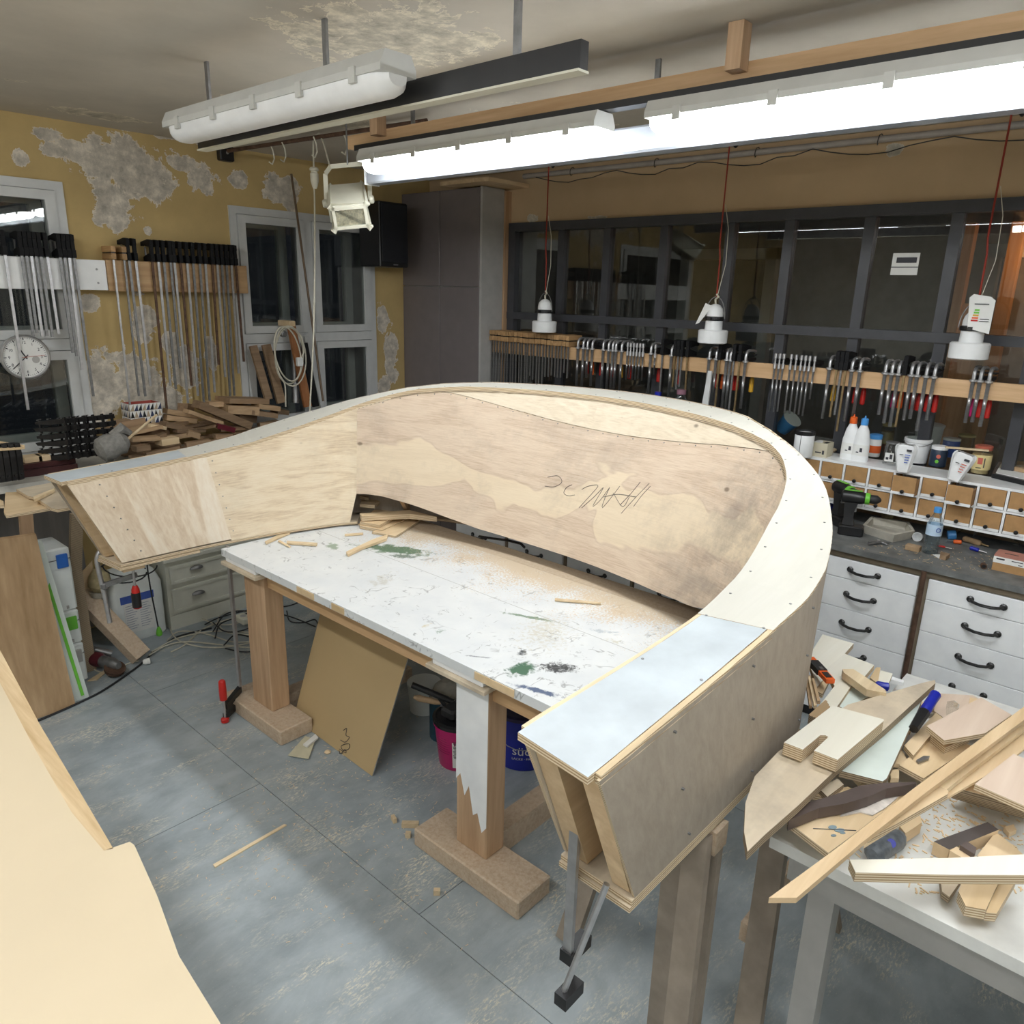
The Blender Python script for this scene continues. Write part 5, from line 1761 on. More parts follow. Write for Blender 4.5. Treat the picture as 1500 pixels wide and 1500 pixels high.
# scraps on the organizer left of the jars
slab('wood_stick', [(1205, 664), (1222, 656), (1226, 658), (1210, 667)], ZT + .010, .008, m_pine_pale, 'pale stick between the carton box and the glue bottles', 'stick')

# ------------------------------------------------------------------ things on the worktop
ZW = .92


def on_wt(px, py): return az_(px, py, ZW)


def drill(px, py, rz, lab, lean=0):
    c = on_wt(px, py)
    t = thing('cordless_drill', lab, 'drill', c, 'black and green cordless drills')
    def V(x, y, z): return c + Vector((x, y, z))
    body = MB().lathe([(.020, -.07), (.030, -.062), (.032, -.03), (.031, .015), (.026, .035), (.020, .05)], V(0, 0, .185), 16, (1, 0, 0))
    part('motor_housing', body, m_black, t, True)
    part('clutch_ring', MB().lathe([(.0265, .035), (.0275, .038), (.0275, .052), (.0255, .055)], V(0, 0, .185), 16, (1, 0, 0)), m_green, t, True)
    part('chuck', MB().lathe([(.020, .055), (.021, .06), (.021, .085), (.010, .10), (.004, .104)], V(0, 0, .185), 14, (1, 0, 0)), m_blackrubber, t, True)
    part('handle', MB().loft([[V(x0_ + a, y_, z_) for a, y_ in ((0, -w_), (d_, -w_), (d_, w_), (0, w_))] for (x0_, d_, w_, z_) in ((-.050, .055, .021, .05), (-.045, .042, .016, .08), (-.048, .045, .017, .12), (-.052, .062, .020, .165))]), m_blackrubber, t, True)
    part('battery', MB().rbox(c.x - .062, c.x + .050, c.y - .036, c.y + .036, c.z, c.z + .048, .006), m_black, t)
    part('green_stripe', MB().box(c.x - .058, c.x + .02, c.y - .012, c.y + .012, c.z + .2165, c.z + .218), m_green, t)
    part('trigger', MB().box(c.x - .008, c.x + .006, c.y - .009, c.y + .009, c.z + .115, c.z + .145), m_darksteel, t)
    t.rotation_euler = (lean, 0, rz)
    return t


drill(1247, 783, -1.3, 'black and green cordless drill standing beside the foam tray')
drill(1229, 769, -2.2, 'black and green cordless drill half behind the bench rim')
c = on_wt(1232, 775)
lathe_thing('roll_of_tape', 'dark blue roll behind the two drills', 'roll', on_wt(1222, 748), [('roll', [(.05, 0), (.055, .003), (.055, .035), (.02, .035)], m_blue2)])
q = [on_wt(1262, 781), on_wt(1274, 768), on_wt(1330, 777), on_wt(1338, 790), on_wt(1308, 796)]
t = thing('foam_tray', 'dusty grey moulded tray on the worktop left of the water bottle', 'tray', on_wt(1300, 785))
g = MB()
mid_ = sum(q, Vector()) / 5
up = Vector((0, 0, .042))
inn = [p.lerp(mid_, .13) for p in q]
bot = [p.lerp(mid_, .10) for p in q]
g.loft([bot, [p + up for p in q], [p + up for p in inn], [p.lerp(mid_, .18) + Vector((0, 0, .008)) for p in q]])
part('tray', g, m_foam, t)
c = on_wt(1344, 792)
t = lathe_thing('paper_cup', 'small white plastic cup lying beside the tray', 'cup', c + Vector((0, 0, .02)), [('cup', [(.016, -.025), (.022, .02), (.020, .02), (.014, -.02)], m_white)])
t.rotation_euler = (0, math.radians(-80), 0)
c = on_wt(1362, 810)
t = thing('water_bottle', 'clear half-litre water bottle with a blue cap on the worktop', 'bottle', c)
part('bottle', MB().lathe([(.026, 0), (.031, .006), (.032, .03), (.029, .034), (.032, .04), (.032, .085), (.030, .09), (.032, .096), (.031, .13), (.024, .165), (.014, .185), (.0135, .197)], c, 24), m_pet, t, True)
part('cap', MB().lathe([(.0155, .190), (.016, .192), (.0155, .212), (.013, .214)], c, 18), m_lightblue, t, True)
lb_ = part('label', MB().lathe([(.0325, .088), (.0325, .138)], c, 24, cap=False), plain('pale_blue_label', (.55, .70, .86), .4), t, True)
part('label_mark', MB().lathe([(.0105, 0), (.0105, .001), (.0075, .001), (.0075, 0)], (c.x - .0255, c.y - .0215, c.z + .116), 16, (-.76, -.65, 0), cap=False), m_inkblue, lb_)
part('water', MB().lathe([(.029, .003), (.029, .12)], c, 20), m_water, t, True)
for px, py, lab in ((1337, 806, 'small brown wooden block in front of the white cup'), (1428, 793, 'x')):
    if lab != 'x':
        c = on_wt(px, py)
        single('wood_block', MB().rbox(c.x - .02, c.x + .02, c.y - .03, c.y + .03, c.z, c.z + .024, .002), m_offcut2, lab, 'block')
# pliers
t = thing('pliers', 'grey steel pliers lying before the dusty tray', 'pliers', on_wt(1285, 797))
for (a, b, cc_) in (((1272, 796), (1286, 795), (1300, 800)), ((1272, 799), (1286, 797), (1303, 796))):
    part('half', MB().tube([on_wt(*a) + Vector((0, 0, .006)), on_wt(*b) + Vector((0, 0, .008)), on_wt(*cc_) + Vector((0, 0, .006))], [.004, .008, .004], 7), m_darksteel, t)
part('rivet', MB().lathe([(.007, 0), (.007, .005)], on_wt(1286, 796) + Vector((0, 0, .012)), 10), m_steel, t)


def rodtool(name, lab, cat, a, b, hm, bm, rh=.012, z=.013, frac=.55):
    A_, B_ = on_wt(*a) + Vector((0, 0, z)), on_wt(*b) + Vector((0, 0, z * .6))
    t = thing(name, lab, cat, (A_ + B_) / 2 - Vector((0, 0, z)))
    m_ = A_.lerp(B_, frac)
    part('handle', MB().tube([A_, A_.lerp(m_, .1), A_.lerp(m_, .5), A_.lerp(m_, .9), m_], [rh * .6, rh, rh * .92, rh, rh * .6], 10), hm, t, True)
    part('blade', MB().tube([m_, B_], [rh * .35, rh * .25], 8), bm, t)
    return t


rodtool('screwdriver', 'screwdriver with an orange handle right of the water bottle', 'screwdriver', (1408, 798), (1386, 795), m_orange, m_black, .010)
rodtool('chisel', 'chisel with a wooden handle and brass ferrule on the worktop', 'chisel', (1410, 793), (1448, 803), m_offcut2, m_brass, .014, .016, .7)
rodtool('screwdriver', 'screwdriver with a blue handle in front of the chisel', 'screwdriver', (1420, 806), (1445, 812), m_blue2, m_steel, .010)
rodtool('pencil', 'red and white pencil stub right of the water bottle', 'pencil', (1372, 803), (1394, 806), m_red, m_paper, .005)
slab('paper_scrap', [(1366, 812), (1382, 812), (1390, 814), (1378, 819)], ZW + .003, .002, m_paper, 'cream paper scrap at the foot of the water bottle', 'paper')
slab('wood_block', [(1378, 808), (1392, 811), (1386, 815), (1377, 813)], ZW + .02, .019, m_offcut, 'small dark wooden chip block right of the water bottle', 'block')
c = on_wt(1392, 790)
t = lathe_thing('hole_saw', 'blue plastic cap lying beside the clear bag', 'cap', c + Vector((0, 0, .022)), [('cap', [(.020, -.015), (.022, .0), (.022, .018), (.018, .02)], m_lightblue)])
t.rotation_euler = (math.radians(80), 0, .4)
t.name = 'blue_cap'
# plastic bag: crumpled film
bm_ = MB()
nx, ny = 14, 8
ctr = on_wt(1440, 790)
vs = []
for i in range(nx):
    for j in range(ny):
        u, v = i / (nx - 1), j / (ny - 1)
        h = .052 * math.sin(PI * u) ** .6 * math.sin(PI * v) ** .5 + random.uniform(0, .013)
        vs.append(Vector((ctr.x - .05 + v * .13 + .01 * math.sin(u * 9), ctr.y + .13 - u * .30, ZW + .003 + h)))
bm_.add(vs, [(i * ny + j, i * ny + j + 1, (i + 1) * ny + j + 1, (i + 1) * ny + j) for i in range(nx - 1) for j in range(ny - 1)])
single('plastic_bag', bm_, m_foil, 'crumpled clear plastic bag of fittings under the organizer', 'bag')
c = on_wt(1470, 838)
t = thing('screw_carton', 'brown carton with a white label and pinkish lid at the worktop edge', 'box', c)
dd = .075
part('carton', MB().box(c.x - .0, c.x + .10, c.y - .075, c.y + .045, ZW, ZW + .035), m_carton, t)
part('label', MB().box(c.x - .0015, c.x + .10, c.y - .0755, c.y + .0455, ZW + .035, ZW + .062), m_paper, t)
part('label_print', MB().box(c.x - .0025, c.x - .0016, c.y + .005, c.y + .035, ZW + .050, ZW + .056).box(c.x - .0025, c.x - .0016, c.y - .06, c.y - .02, ZW + .052, ZW + .055).box(c.x - .0025, c.x - .0016, c.y - .06, c.y - .045, ZW + .040, ZW + .043), m_ink, t, stuff=True)
part('lid', MB().box(c.x - .001, c.x + .10, c.y - .075, c.y + .045, ZW + .062, ZW + .068), plain('pink_card', (.45, .20, .15), .8), t)
part('lid_slot', MB().box(c.x + .045, c.x + .052, c.y - .035, c.y + .015, ZW + .068, ZW + .069), m_black, t)
c = on_wt(1498, 842)
single('red_tool', MB().tube([c + Vector((0, .01, .02)), c + Vector((.02, -.06, .025)), c + Vector((.03, -.15, .02))], [.015, .022, .018], 10), m_red, 'red tool handle at the right photo edge beside the carton', 'tool', smooth=True)
c = on_wt(1440, 833)
t = thing('steel_socket', 'small rusty socket on its side near the worktop edge', 'socket', c)
part('sleeve', MB().lathe([(.008, -.012), (.012, -.012), (.012, .012), (.008, .012)], c + Vector((0, 0, .013)), 12, (1, .3, 0), cap=False), m_rust, t)
part('core', MB().lathe([(.0082, -.008), (.0082, .008)], c + Vector((0, 0, .013)), 10, (1, .3, 0)), m_black, t)
c = az_(1299, 758, ZW)
lathe_thing('glass_jar', 'squat glass jar with a twine-brown top under the organizer', 'jar', c, [('jar', [(.028, 0), (.032, .004), (.032, .04), (.026, .05)], m_wax), ('lid', [(.030, .05), (.030, .062), (.026, .064)], m_foam)])
g = MB()
for k in range(260):
    p = az_(random.uniform(1250, 1460), random.uniform(800, 840), ZW)
    if CF - .01 < p.x < 3.8:
        a = random.uniform(0, PI)
        L = random.uniform(.004, .018)
        g.obox(p + Vector((0, 0, .0012)), p + Vector((L * math.cos(a), L * math.sin(a), .0016)), .002, .001)
o = single('wood_shavings', g, m_ply_tan, 'small wood chips and shavings strewn over the worktop', 'shavings')
o['kind'] = 'stuff'

# bottles seen through the far clamps
c = az_(962, 578, ZW + .30)
c = ax_(962, 600, 3.80); c.z = ZW
t = thing('water_bottle', 'slim bluish bottle with a dark blue cap behind the far clamps', 'bottle', c)
part('bottle', MB().lathe([(.035, 0), (.038, .01), (.038, .40), (.030, .47), (.015, .51), (.014, .53)], c, 20), m_pet, t, True)
part('cap', MB().lathe([(.019, .52), (.019, .548)], c, 14), m_blue2, t, True)
c = ax_(996, 600, 3.80); c.z = ZW
t = thing('water_jug', 'large clear plastic jug behind the far clamps, above the bench rim', 'bottle', c)
part('jug', MB().lathe([(.07, 0), (.075, .01), (.075, .40), (.068, .46), (.045, .51), (.022, .54), (.02, .56)], c, 24), m_pet, t, True)
part('cap', MB().lathe([(.026, .55), (.026, .575)], c, 14), plain('mauve_cap', (.25, .12, .16), .5), t, True)
a, b = ax_(1030, 590, 3.90), ax_(1038, 535, 3.94)
single('tapered_board', MB().prism([(3.88, a.y + .045, ZW + .001), (3.88, a.y - .03, ZW + .001), (3.93, b.y - .028, 1.60), (3.93, b.y - .005, 1.60)], (.012, 0, 0)), m_winframe, 'white tapered board leaning upright among the far clamps', 'board')

# ------------------------------------------------------------------ scrap table and its heap
ZS = .80
t = thing('scrap_table', 'white-topped table under the heap of plywood scraps at the near right', 'table', (2.1, -.3, 0))
part('tabletop', MB().box(1.51, 2.60, -1.4, .51, ZS - .03, ZS), plain('dusty_white_top', (.66, .66, .63), .5, var=.16, scale=7), t)
part('apron', MB().box(1.56, 2.56, .45, .475, ZS - .13, ZS - .031), m_cabside, t)
part('apron', MB().box(1.56, 1.585, -1.35, .45, ZS - .13, ZS - .031), m_cabside, t)
for (x, y) in ((1.62, .40), (2.52, .40), (1.62, -1.3), (2.52, -1.3)):
    part('leg', MB().box(x - .03, x + .03, y - .03, y + .03, 0, ZS - .031), m_cabside, t)

PY = [m_ply_pale, m_edge]
PD = [m_ply_dirty, m_edge_dark]
PT = [m_ply_tan, m_edge]
PR = [m_plyred, m_edge]


def z1(x, y): return 1050 + x / 3.333, 900 + y / 3.333


def z2(x, y): return 1100 + x / 3.75, 1050 + y / 3.75


def z3(x, y): return 1150 + x / 6, 900 + y / 6


HG = 'plywood scraps heaped on the white table'
slab('plywood_scrap', [z3(330, 175), z3(605, 255), z3(525, 345), z3(280, 640), z3(200, 380)], .875, .018, PY, 'pale plywood scrap at the top left of the heap, drawers right behind it', 'plywood scrap', HG)
slab('plywood_scrap', [z3(525, 345), z3(785, 445), z3(700, 545), z3(560, 660), z3(440, 640), z3(360, 480)], .895, .018, PY, 'second pale plywood scrap, overlapping the topmost scrap from the right', 'plywood scrap', HG)
slab('wooden_wedge', [z3(505, 480), z3(600, 480), z3(880, 660), z3(890, 690), z3(720, 660), z3(515, 510)], .935, .022, m_pine_pale, 'pale pointed wooden wedge lying across the two upper scraps', 'wedge')
slab('plywood_scrap', [z3(800, 465), z3(840, 465), z3(815, 610), z3(745, 555)], .865, .012, PT, 'small upright-lying pale slat behind the pointed wedge', 'plywood scrap', HG)
slab('plywood_scrap', [z3(840, 490), z3(945, 520), z3(890, 660), z3(800, 620)], .86, .012, PY, 'small square pale scrap left of the pipe leg', 'plywood scrap', HG)
slab('lath', [z3(940, 545), z3(1045, 580), z3(1040, 600), z3(935, 575)], .84, .012, m_white, 'narrow white lath left of the round pipe foot', 'lath')
slab('plywood_scrap', [z3(490, 560), z3(600, 600), z3(430, 850), z3(310, 790)], .905, .016, PY, 'pale plywood strip slanting from the pointed wedge to the ply stack', 'plywood scrap', HG)
slab('coated_scrap', [z3(560, 640), z3(800, 690), z3(520, 830), z3(460, 800)], .890, .014, [m_palegreen, m_edge], 'pale green coated scrap peeking out above the notched plywood', 'board')
# stack of narrow ply strips standing on edge beside the bench
for q in range(4):
    slab('plywood_strip', [z3(210 + q * 24, 880 + q * 10), z3(355 + q * 12, 750 + q * 22), z3(372 + q * 12, 765 + q * 22), z3(235 + q * 24, 905 + q * 10)], .93 + .004 * q, .035, [m_edge, m_edge_dark], ORD[q] + ' plywood strip from the bench in the bundle standing on edge', 'strip', 'ply strips on edge beside the bench')
slab('plywood_scrap', [z3(170, 530), z3(400, 560), z3(330, 700), z3(180, 620)], .868, .014, PT, 'tan scrap beside the bench under the orange knife', 'plywood scrap', HG)
for k, (a, b) in enumerate((((178, 560), (215, 800)), ((200, 540), (255, 800)), ((235, 560), (285, 760)))):
    slab('wood_stick', [z3(a[0], a[1]), z3(a[0] + 22, a[1]), z3(b[0] + 26, b[1]), z3(b[0], b[1])], .895 + .012 * k, .010, [m_offcut2, m_pine_pale, m_offcut2][k], ORD[k] + ' upright-looking stick from the bench below the orange knife', 'stick')
# orange and black knife
A_, B_ = az_(*z3(215, 390), .915), az_(*z3(400, 590), .915)
t = thing('utility_knife', 'orange and black utility knife lying against the bench on the heap', 'knife', (A_ + B_) / 2)
d = (B_ - A_).normalized(); sd = d.cross(Vector((0, 0, 1)))
part('handle', MB().obox(A_, B_, .026, .014), m_orange, t)
part('grip', MB().obox(A_.lerp(B_, .18), A_.lerp(B_, .62), .030, .018), m_blackrubber, t)
part('grip', MB().obox(A_.lerp(B_, .70), A_.lerp(B_, .92), .018, .018), m_blackrubber, t)
part('slider', MB().obox(A_.lerp(B_, .5) + Vector((0, 0, .008)), A_.lerp(B_, .60) + Vector((0, 0, .008)), .01, .006), m_darksteel, t)
# long curved dusty boards
slab('curved_board', [z1(1065, 320), z1(1068, 335), z1(820, 560), z1(600, 740), z1(400, 930), z1(235, 1075), z1(150, 1158), z1(133, 1060), z1(140, 920), z1(185, 790), z1(300, 670), z1(460, 560), z1(640, 440), z1(850, 380), z1(1000, 335)], .925, .022, [m_ply_dirty, m_edge_dark],
     'long crescent-shaped dusty plywood board sticking out over the table corner', 'board')
slab('notched_board', [z1(565, 445), z1(815, 512), z1(815, 520), z1(590, 710), z1(475, 665), z1(545, 598), z1(530, 590), z1(505, 590), z1(420, 660), z1(328, 625)], .965, .034, [m_ply_pale, m_edge], 'thick pale plywood with a slot-shaped notch lying on the crescent board', 'board')
slab('coated_board', [z1(1000, 410), z1(1000, 425), z1(830, 800), z1(810, 815), z1(600, 762), z1(640, 720), z1(820, 560)], .90, .018, [m_palegreen, m_edge_dark], 'pale green coated triangular board with a chipped edge beside the notched board', 'board')
# blue-handled screwdriver
def tool_on(name, lab, cat, A_, B_, hm, bm, rh, rb, frac=.5):
    t = thing(name, lab, cat, (A_ + B_) / 2)
    m_ = A_.lerp(B_, frac)
    part('handle', MB().tube([A_, A_.lerp(m_, .08), A_.lerp(m_, .4), A_.lerp(m_, .85), m_], [rh * .55, rh, rh * .95, rh, rh * .7], 12), hm, t, True)
    part('blade', MB().tube([m_, B_], [rb, rb * .8], 8), bm, t)
    return t
tool_on('mallet_chisel', 'chisel with a deep blue plastic handle beyond the green coated board', 'chisel', az_(*z1(1072, 385), .93), az_(*z1(960, 560), .90), m_blue2, m_black, .015, .016, .55)
g = az_(*z3(915, 640), .875)
tool_on('chisel', 'chisel with a blue handle end showing behind the crescent board', 'chisel', g, g + Vector((-.02, .05, -.0)), m_blue2, m_steel, .013, .005, .7)
slab('plywood_scrap', [z1(1080, 385), z1(1250, 395), z1(1430, 490), z1(1300, 560), z1(1160, 540), z1(1060, 470)], .845, .015, PR, 'reddish pale plywood sheet under the near drawers, farthest right on the heap', 'plywood scrap', HG)
slab('plywood_scrap', [z1(1025, 545), z1(1290, 405), z1(1440, 490), z1(1310, 580), z1(1110, 615)], .92, .014, PR, 'reddish plywood offcut raised on a tan offcut, its corner pointing at the green board', 'plywood scrap', HG)
slab('plywood_scrap', [z1(1045, 590), z1(1110, 615), z1(1240, 590), z1(1180, 620), z1(1115, 648)], .885, .024, PT, 'tan offcut propping up the reddish plywood offcut', 'plywood scrap', HG)
slab('plywood_scrap', [z1(1070, 480), z1(1110, 510), z1(960, 690), z1(915, 640)], .875, .014, PT, 'narrow tan strip left of the reddish offcut', 'plywood scrap', HG)
slab('plywood_scrap', [z1(1060, 600), z1(1250, 640), z1(1010, 800), z1(890, 735)], .862, .014, PT, 'flat tan plywood under the pine laths, with a metal chip on it', 'plywood scrap', HG)
slab('metal_chip', [z1(975, 710), z1(1010, 690), z1(1040, 690), z1(1035, 702), z1(985, 720)], .870, .006, m_darksteel, 'small metal chip lying on the flat tan plywood', 'chip')
slab('wood_block', [z1(845, 760), z1(890, 755), z1(890, 800), z1(850, 800)], .86, .03, m_pine_pale, 'little pale block at the tip of the green coated board', 'block')
t = slab('plastic_holder', [z1(1125, 425), z1(1160, 420), z1(1185, 440), z1(1170, 500), z1(1130, 490)], .885, .022, m_jar, 'clear plastic holder standing on the reddish plywood', 'holder')
# pine laths crossing the heap
slab('pine_lath', [z1(1520, 435), z1(1520, 500), z1(1020, 870), z1(700, 1120), z1(390, 1383), z1(255, 1383), z1(600, 1130), z1(960, 850)], .975, .012, m_pinex, 'long narrow pine lath running from the photo corner across the whole heap', 'lath')
slab('pine_lath', [z1(1520, 505), z1(1520, 545), z1(1190, 800), z1(1030, 930), z1(850, 1040), z1(720, 1120), z1(1000, 890)], .945, .012, m_pine_pale, 'pale pine lath lying just beneath the long narrow lath', 'lath')
slab('veneer_strip', [z1(1500, 530), z1(1520, 640), z1(1400, 740), z1(1150, 880), z1(950, 990), z1(740, 1110), z1(960, 950), z1(1130, 840)], .925, .006, m_ply_tan, 'broad bent veneer strip right of the two long laths', 'strip')
slab('pine_lath', [z1(1085, 838), z1(1130, 858), z1(1130, 875), z1(880, 1020), z1(740, 1090), z1(850, 1000)], .955, .014, PT, 'short plywood lath with a square end beside the long narrow lath', 'lath')
slab('plywood_scrap', [z1(345, 1010), z1(500, 930), z1(700, 890), z1(940, 830), z1(960, 850), z1(700, 1050), z1(545, 1165)], .862, .016, PT, 'tan plywood sheet with blue paint spots and torn white veneer', 'plywood scrap', HG)
pt_ = bpy.data.objects[[o.name for o in bpy.data.objects if o.get('label', '').startswith('tan plywood sheet with blue')][0]]
for k, (x, y, w_, h_) in enumerate(((565, 1040, 22, 10), (600, 1055, 26, 10), (570, 1080, 14, 6), (615, 1068, 14, 5))):
    pts = [az_(*z1(x + w_ * math.cos(a), y + h_ * math.sin(a)), .8625) for a in [q * PI / 4 for q in range(8)]]
    part('paint_spot', MB().prism(pts, (0, 0, .0008)), plain('grey_blue_paint', (.20, .27, .30), .5) if k == 0 else bpy.data.materials['grey_blue_paint'], pt_)
g = MB()
pts = [az_(*z1(x, y), .8625) for x, y in ((600, 990), (660, 930), (720, 905), (800, 880), (900, 860), (930, 850), (880, 900), (820, 950), (760, 985), (700, 970), (650, 980))]
part('torn_veneer', MB().prism(pts, (0, 0, .003)), plain('torn_white_veneer', (.60, .55, .50), .7, var=.5, scale=20), pt_)
part('drawn_line', MB().tube([az_(*z1(470, 1045), .8632), az_(*z1(680, 1055), .8632)], .001, 4), m_ink, pt_)
# dark curved trim
pl = [az_(*z1(x, y), .895) for x, y in ((350, 990), (440, 920), (560, 885), (700, 835), (820, 822), (970, 818))]
pl2 = [az_(*z1(x, y), .895) for x, y in ((352, 1005), (500, 945), (620, 925), (740, 890), (830, 850), (975, 826))]
single('curved_trim', MB().sheet(pl, pl2, [Vector((0, 0, -.028))] * 6), m_rust if False else plain('dark_brown_laminate', (.085, .062, .055), .45, var=.2), 'dark brown curved laminate strip left of the long laths', 'trim strip')
slab('plywood_scrap', [z1(470, 880), z1(640, 840), z1(700, 870), z1(560, 900)], .858, .014, PT, 'tan scrap corner between the crescent board and the dark curved strip', 'plywood scrap', HG)
slab('plywood_scrap', [z1(500, 850), z1(590, 800), z1(620, 830), z1(540, 890)], .872, .014, PD, 'shadowed brown scrap under the green coated board', 'plywood scrap', HG)
# small scraps filling the gaps beneath the larger boards
sp = sorted([(random.uniform(1185, 1490), random.uniform(985, 1160)) for k in range(26)], key=lambda q: q[1])
sp = [q for q in sp if az_(q[0], q[1], ZS).x < 2.52 and az_(q[0], q[1], ZS).y < .45 and az_(q[0], q[1], ZS).x > 1.6]
for k, (x, y) in enumerate(sp):
    p = az_(x, y, ZS)
    a_ = random.uniform(0, PI)
    L = random.uniform(.05, .12)
    d = Vector((math.cos(a_), math.sin(a_), 0)) * L / 2
    h = random.uniform(.010, .018)
    p.z = ZS + h / 2 + .0006 + .0195 * (k % 3)
    single('small_scrap', MB().obox(p - d, p + d, random.uniform(.025, .055), h), random.choice([m_ply_tan, m_ply_pale, m_pine_pale, m_offcut2]),
           'small scrap low in the heap on the white table, %s counting from the drawer units' % ORD[k], 'offcut', HG)
# boards at the right edge
for q in range(5):
    slab('plywood_sheet', [z1(1150, 872 - q * 8), z1(1215, 845 - q * 8), z1(1550, 900 - q * 8), z1(1550, 985 - q * 8)], .835 + q * .016, .0145, [m_ply_tan, m_edge_dark], ORD[q] + ' plywood sheet from the bottom of the stack at the right photo edge', 'plywood sheet', 'stacked sheets at the right edge')
slab('plywood_scrap', [z1(1260, 828), z1(1450, 680), z1(1560, 730), z1(1560, 960)], .935, .016, PR, 'large reddish plywood on top of the stacked sheets at the right edge', 'plywood scrap', HG)
slab('dark_offcut', [z2(1005, 685), z2(1300, 578), z2(1362, 620), z2(1090, 730)], .835, .034, [m_blackrubber if False else plain('dark_brown_face', (.10, .085, .08), .5), m_ply_tan], 'dark-faced wooden bar on the white table near the screwdriver', 'offcut')
slab('dark_offcut', [z2(1150, 705), z2(1185, 682), z2(1240, 720), z2(1228, 755)], .85, .02, plain('dark_chip_face', (.13, .10, .09), .6), 'small dark square offcut leaning on the dark-faced bar', 'offcut')
slab('plywood_scrap', [z2(1240, 765), z2(1345, 632), z2(1420, 690), z2(1500, 760), z2(1400, 790)], .825, .018, PT, 'tan triangular scrap right of the dark-faced bar', 'plywood scrap', HG)
slab('wood_block', [z2(1092, 735), z2(1130, 712), z2(1215, 760), z2(1190, 790)], .838, .028, m_ply_tan, 'tan angled block below the dark square offcut', 'block')
slab('wood_block', [z2(1390, 605), z2(1440, 590), z2(1460, 620), z2(1420, 640)], .815, .012, m_ply_tan, 'tiny brown chip block near the right edge of the white table', 'block')
slab('wood_block', [z2(815, 600), z2(930, 540), z2(940, 580), z2(850, 640)], .835, .03, m_ply_tan, 'tan block tucked under the bent veneer strip', 'block')
slab('plywood_lath', [z2(542, 785), z2(1100, 775), z2(1560, 752), z2(1560, 870), z2(1100, 868), z2(575, 855)], .93, .022, [m_ply_pale, m_edge], 'wide pale plywood lath with a pointed left end in the bottom right corner', 'lath')
slab('plywood_scrap', [z2(1140, 960), z2(1160, 900), z2(1370, 890), z2(1290, 1060), z2(1180, 1040)], .86, .024, PT, 'tan scrap with cut corners under the wide pale lath', 'plywood scrap', HG)
slab('plywood_scrap', [z2(1370, 895), z2(1460, 892), z2(1350, 1080), z2(1290, 1075)], .85, .02, PT, 'narrow tan scrap next to the one with cut corners', 'plywood scrap', HG)
slab('plywood_scrap', [z2(1040, 880), z2(1160, 890), z2(1090, 990), z2(1050, 960)], .828, .016, PD, 'small brown scrap left of the one with cut corners', 'plywood scrap', HG)
A_, B_ = az_(*z2(665, 760), .828), az_(*z2(870, 620), .815)
t = tool_on('grey_screwdriver', 'fat-handled grey and blue screwdriver on the white table', 'screwdriver', A_, B_, plain('grey_marbled_handle', (.13, .15, .17), .35, var=.4, scale=60), m_steel, .024, .006, .72)
part('handle_badge', MB().lathe([(.010, 0), (.010, .002)], A_.lerp(B_, .38) + Vector((-.012, -.010, .018)), 12, (-.5, -.4, .75)), m_blue2, t)
g = MB()
for k in range(500):
    x, y = random.uniform(1240, 1500), random.uniform(1170, 1310)
    p = az_(x, y, ZS)
    if p.x > 1.55 and p.y < .48:
        a = random.uniform(0, PI); L = random.uniform(.003, .016)
        g.obox(p + Vector((0, 0, .0012)), p + Vector((L * math.cos(a), L * math.sin(a), .002)), .003, .0015)
o = single('wood_shavings', g, m_ply_tan, 'wood chips strewn over the white scrap table', 'shavings')
o['kind'] = 'stuff'

# ------------------------------------------------------------------ trestle carrying the near arm, clamp bars
t = thing('sawhorse', 'grey-brown wooden sawhorse standing under the near bench arm', 'sawhorse', (1.95, .75, 0))
part('crossbeam', MB().box(1.90, 1.97, .56, 1.12, .74, .808), m_chip, t)
for (x, y, dx, dy) in ((1.88, .62, -.30, -.10), (1.99, .62, .24, -.10), (1.88, 1.06, -.30, .06), (1.99, 1.06, .24, .06)):
    part('leg', MB().obox((x, y, .80), (x + dx, y + dy, .006), .07, .028, (1, 0, 0)), plain('grey_brown_board', (.30, .25, .20), .7, var=.2) if 'grey_brown_board' not in bpy.data.materials else bpy.data.materials['grey_brown_board'], t)
part('brace', MB().box(1.70, 2.10, .60, .62, .28, .34), m_chip, t)
t = thing('sawhorse', 'second wooden sawhorse nearer the camera under the same arm', 'sawhorse', (1.45, .70, 0))
part('crossbeam', MB().box(1.42, 1.48, .60, .82, .745, .808), m_chip, t)
part('leg', MB().box(1.44, 1.465, .60, .74, 0, .745), bpy.data.materials['grey_brown_board'], t)
part('leg', MB().obox((1.41, .64, .80), (1.24, .56, .006), .06, .026, (1, 0, 0)), bpy.data.materials['grey_brown_board'], t)
# clamp bars sticking up at the arm end
pA, pB = az_(851, 1238, .90), az_(868, 1330, .60)
t = thing('clamp_bar', 'square steel clamp bar standing up in the open end of the near arm', 'clamp', (1.06, .72, .7))
part('bar', MB().obox((1.055, .742, .62), (1.055, .742, .985), .022, .010, (1, 0, 0)), m_steel, t)
part('jaw', MB().box(1.045, 1.12, .727, .757, .62, .65), m_black, t)
t = thing('clamp_bar', 'slanting round steel bar crossing the open end of the near arm', 'clamp', (1.03, .66, .75))
part('bar', MB().tube([(1.05, .655, .88), (.985, .70, .62)], .007, 8), m_steel, t)
part('jaw', MB().box(.97, 1.03, .68, .71, .60, .63), m_black, t)

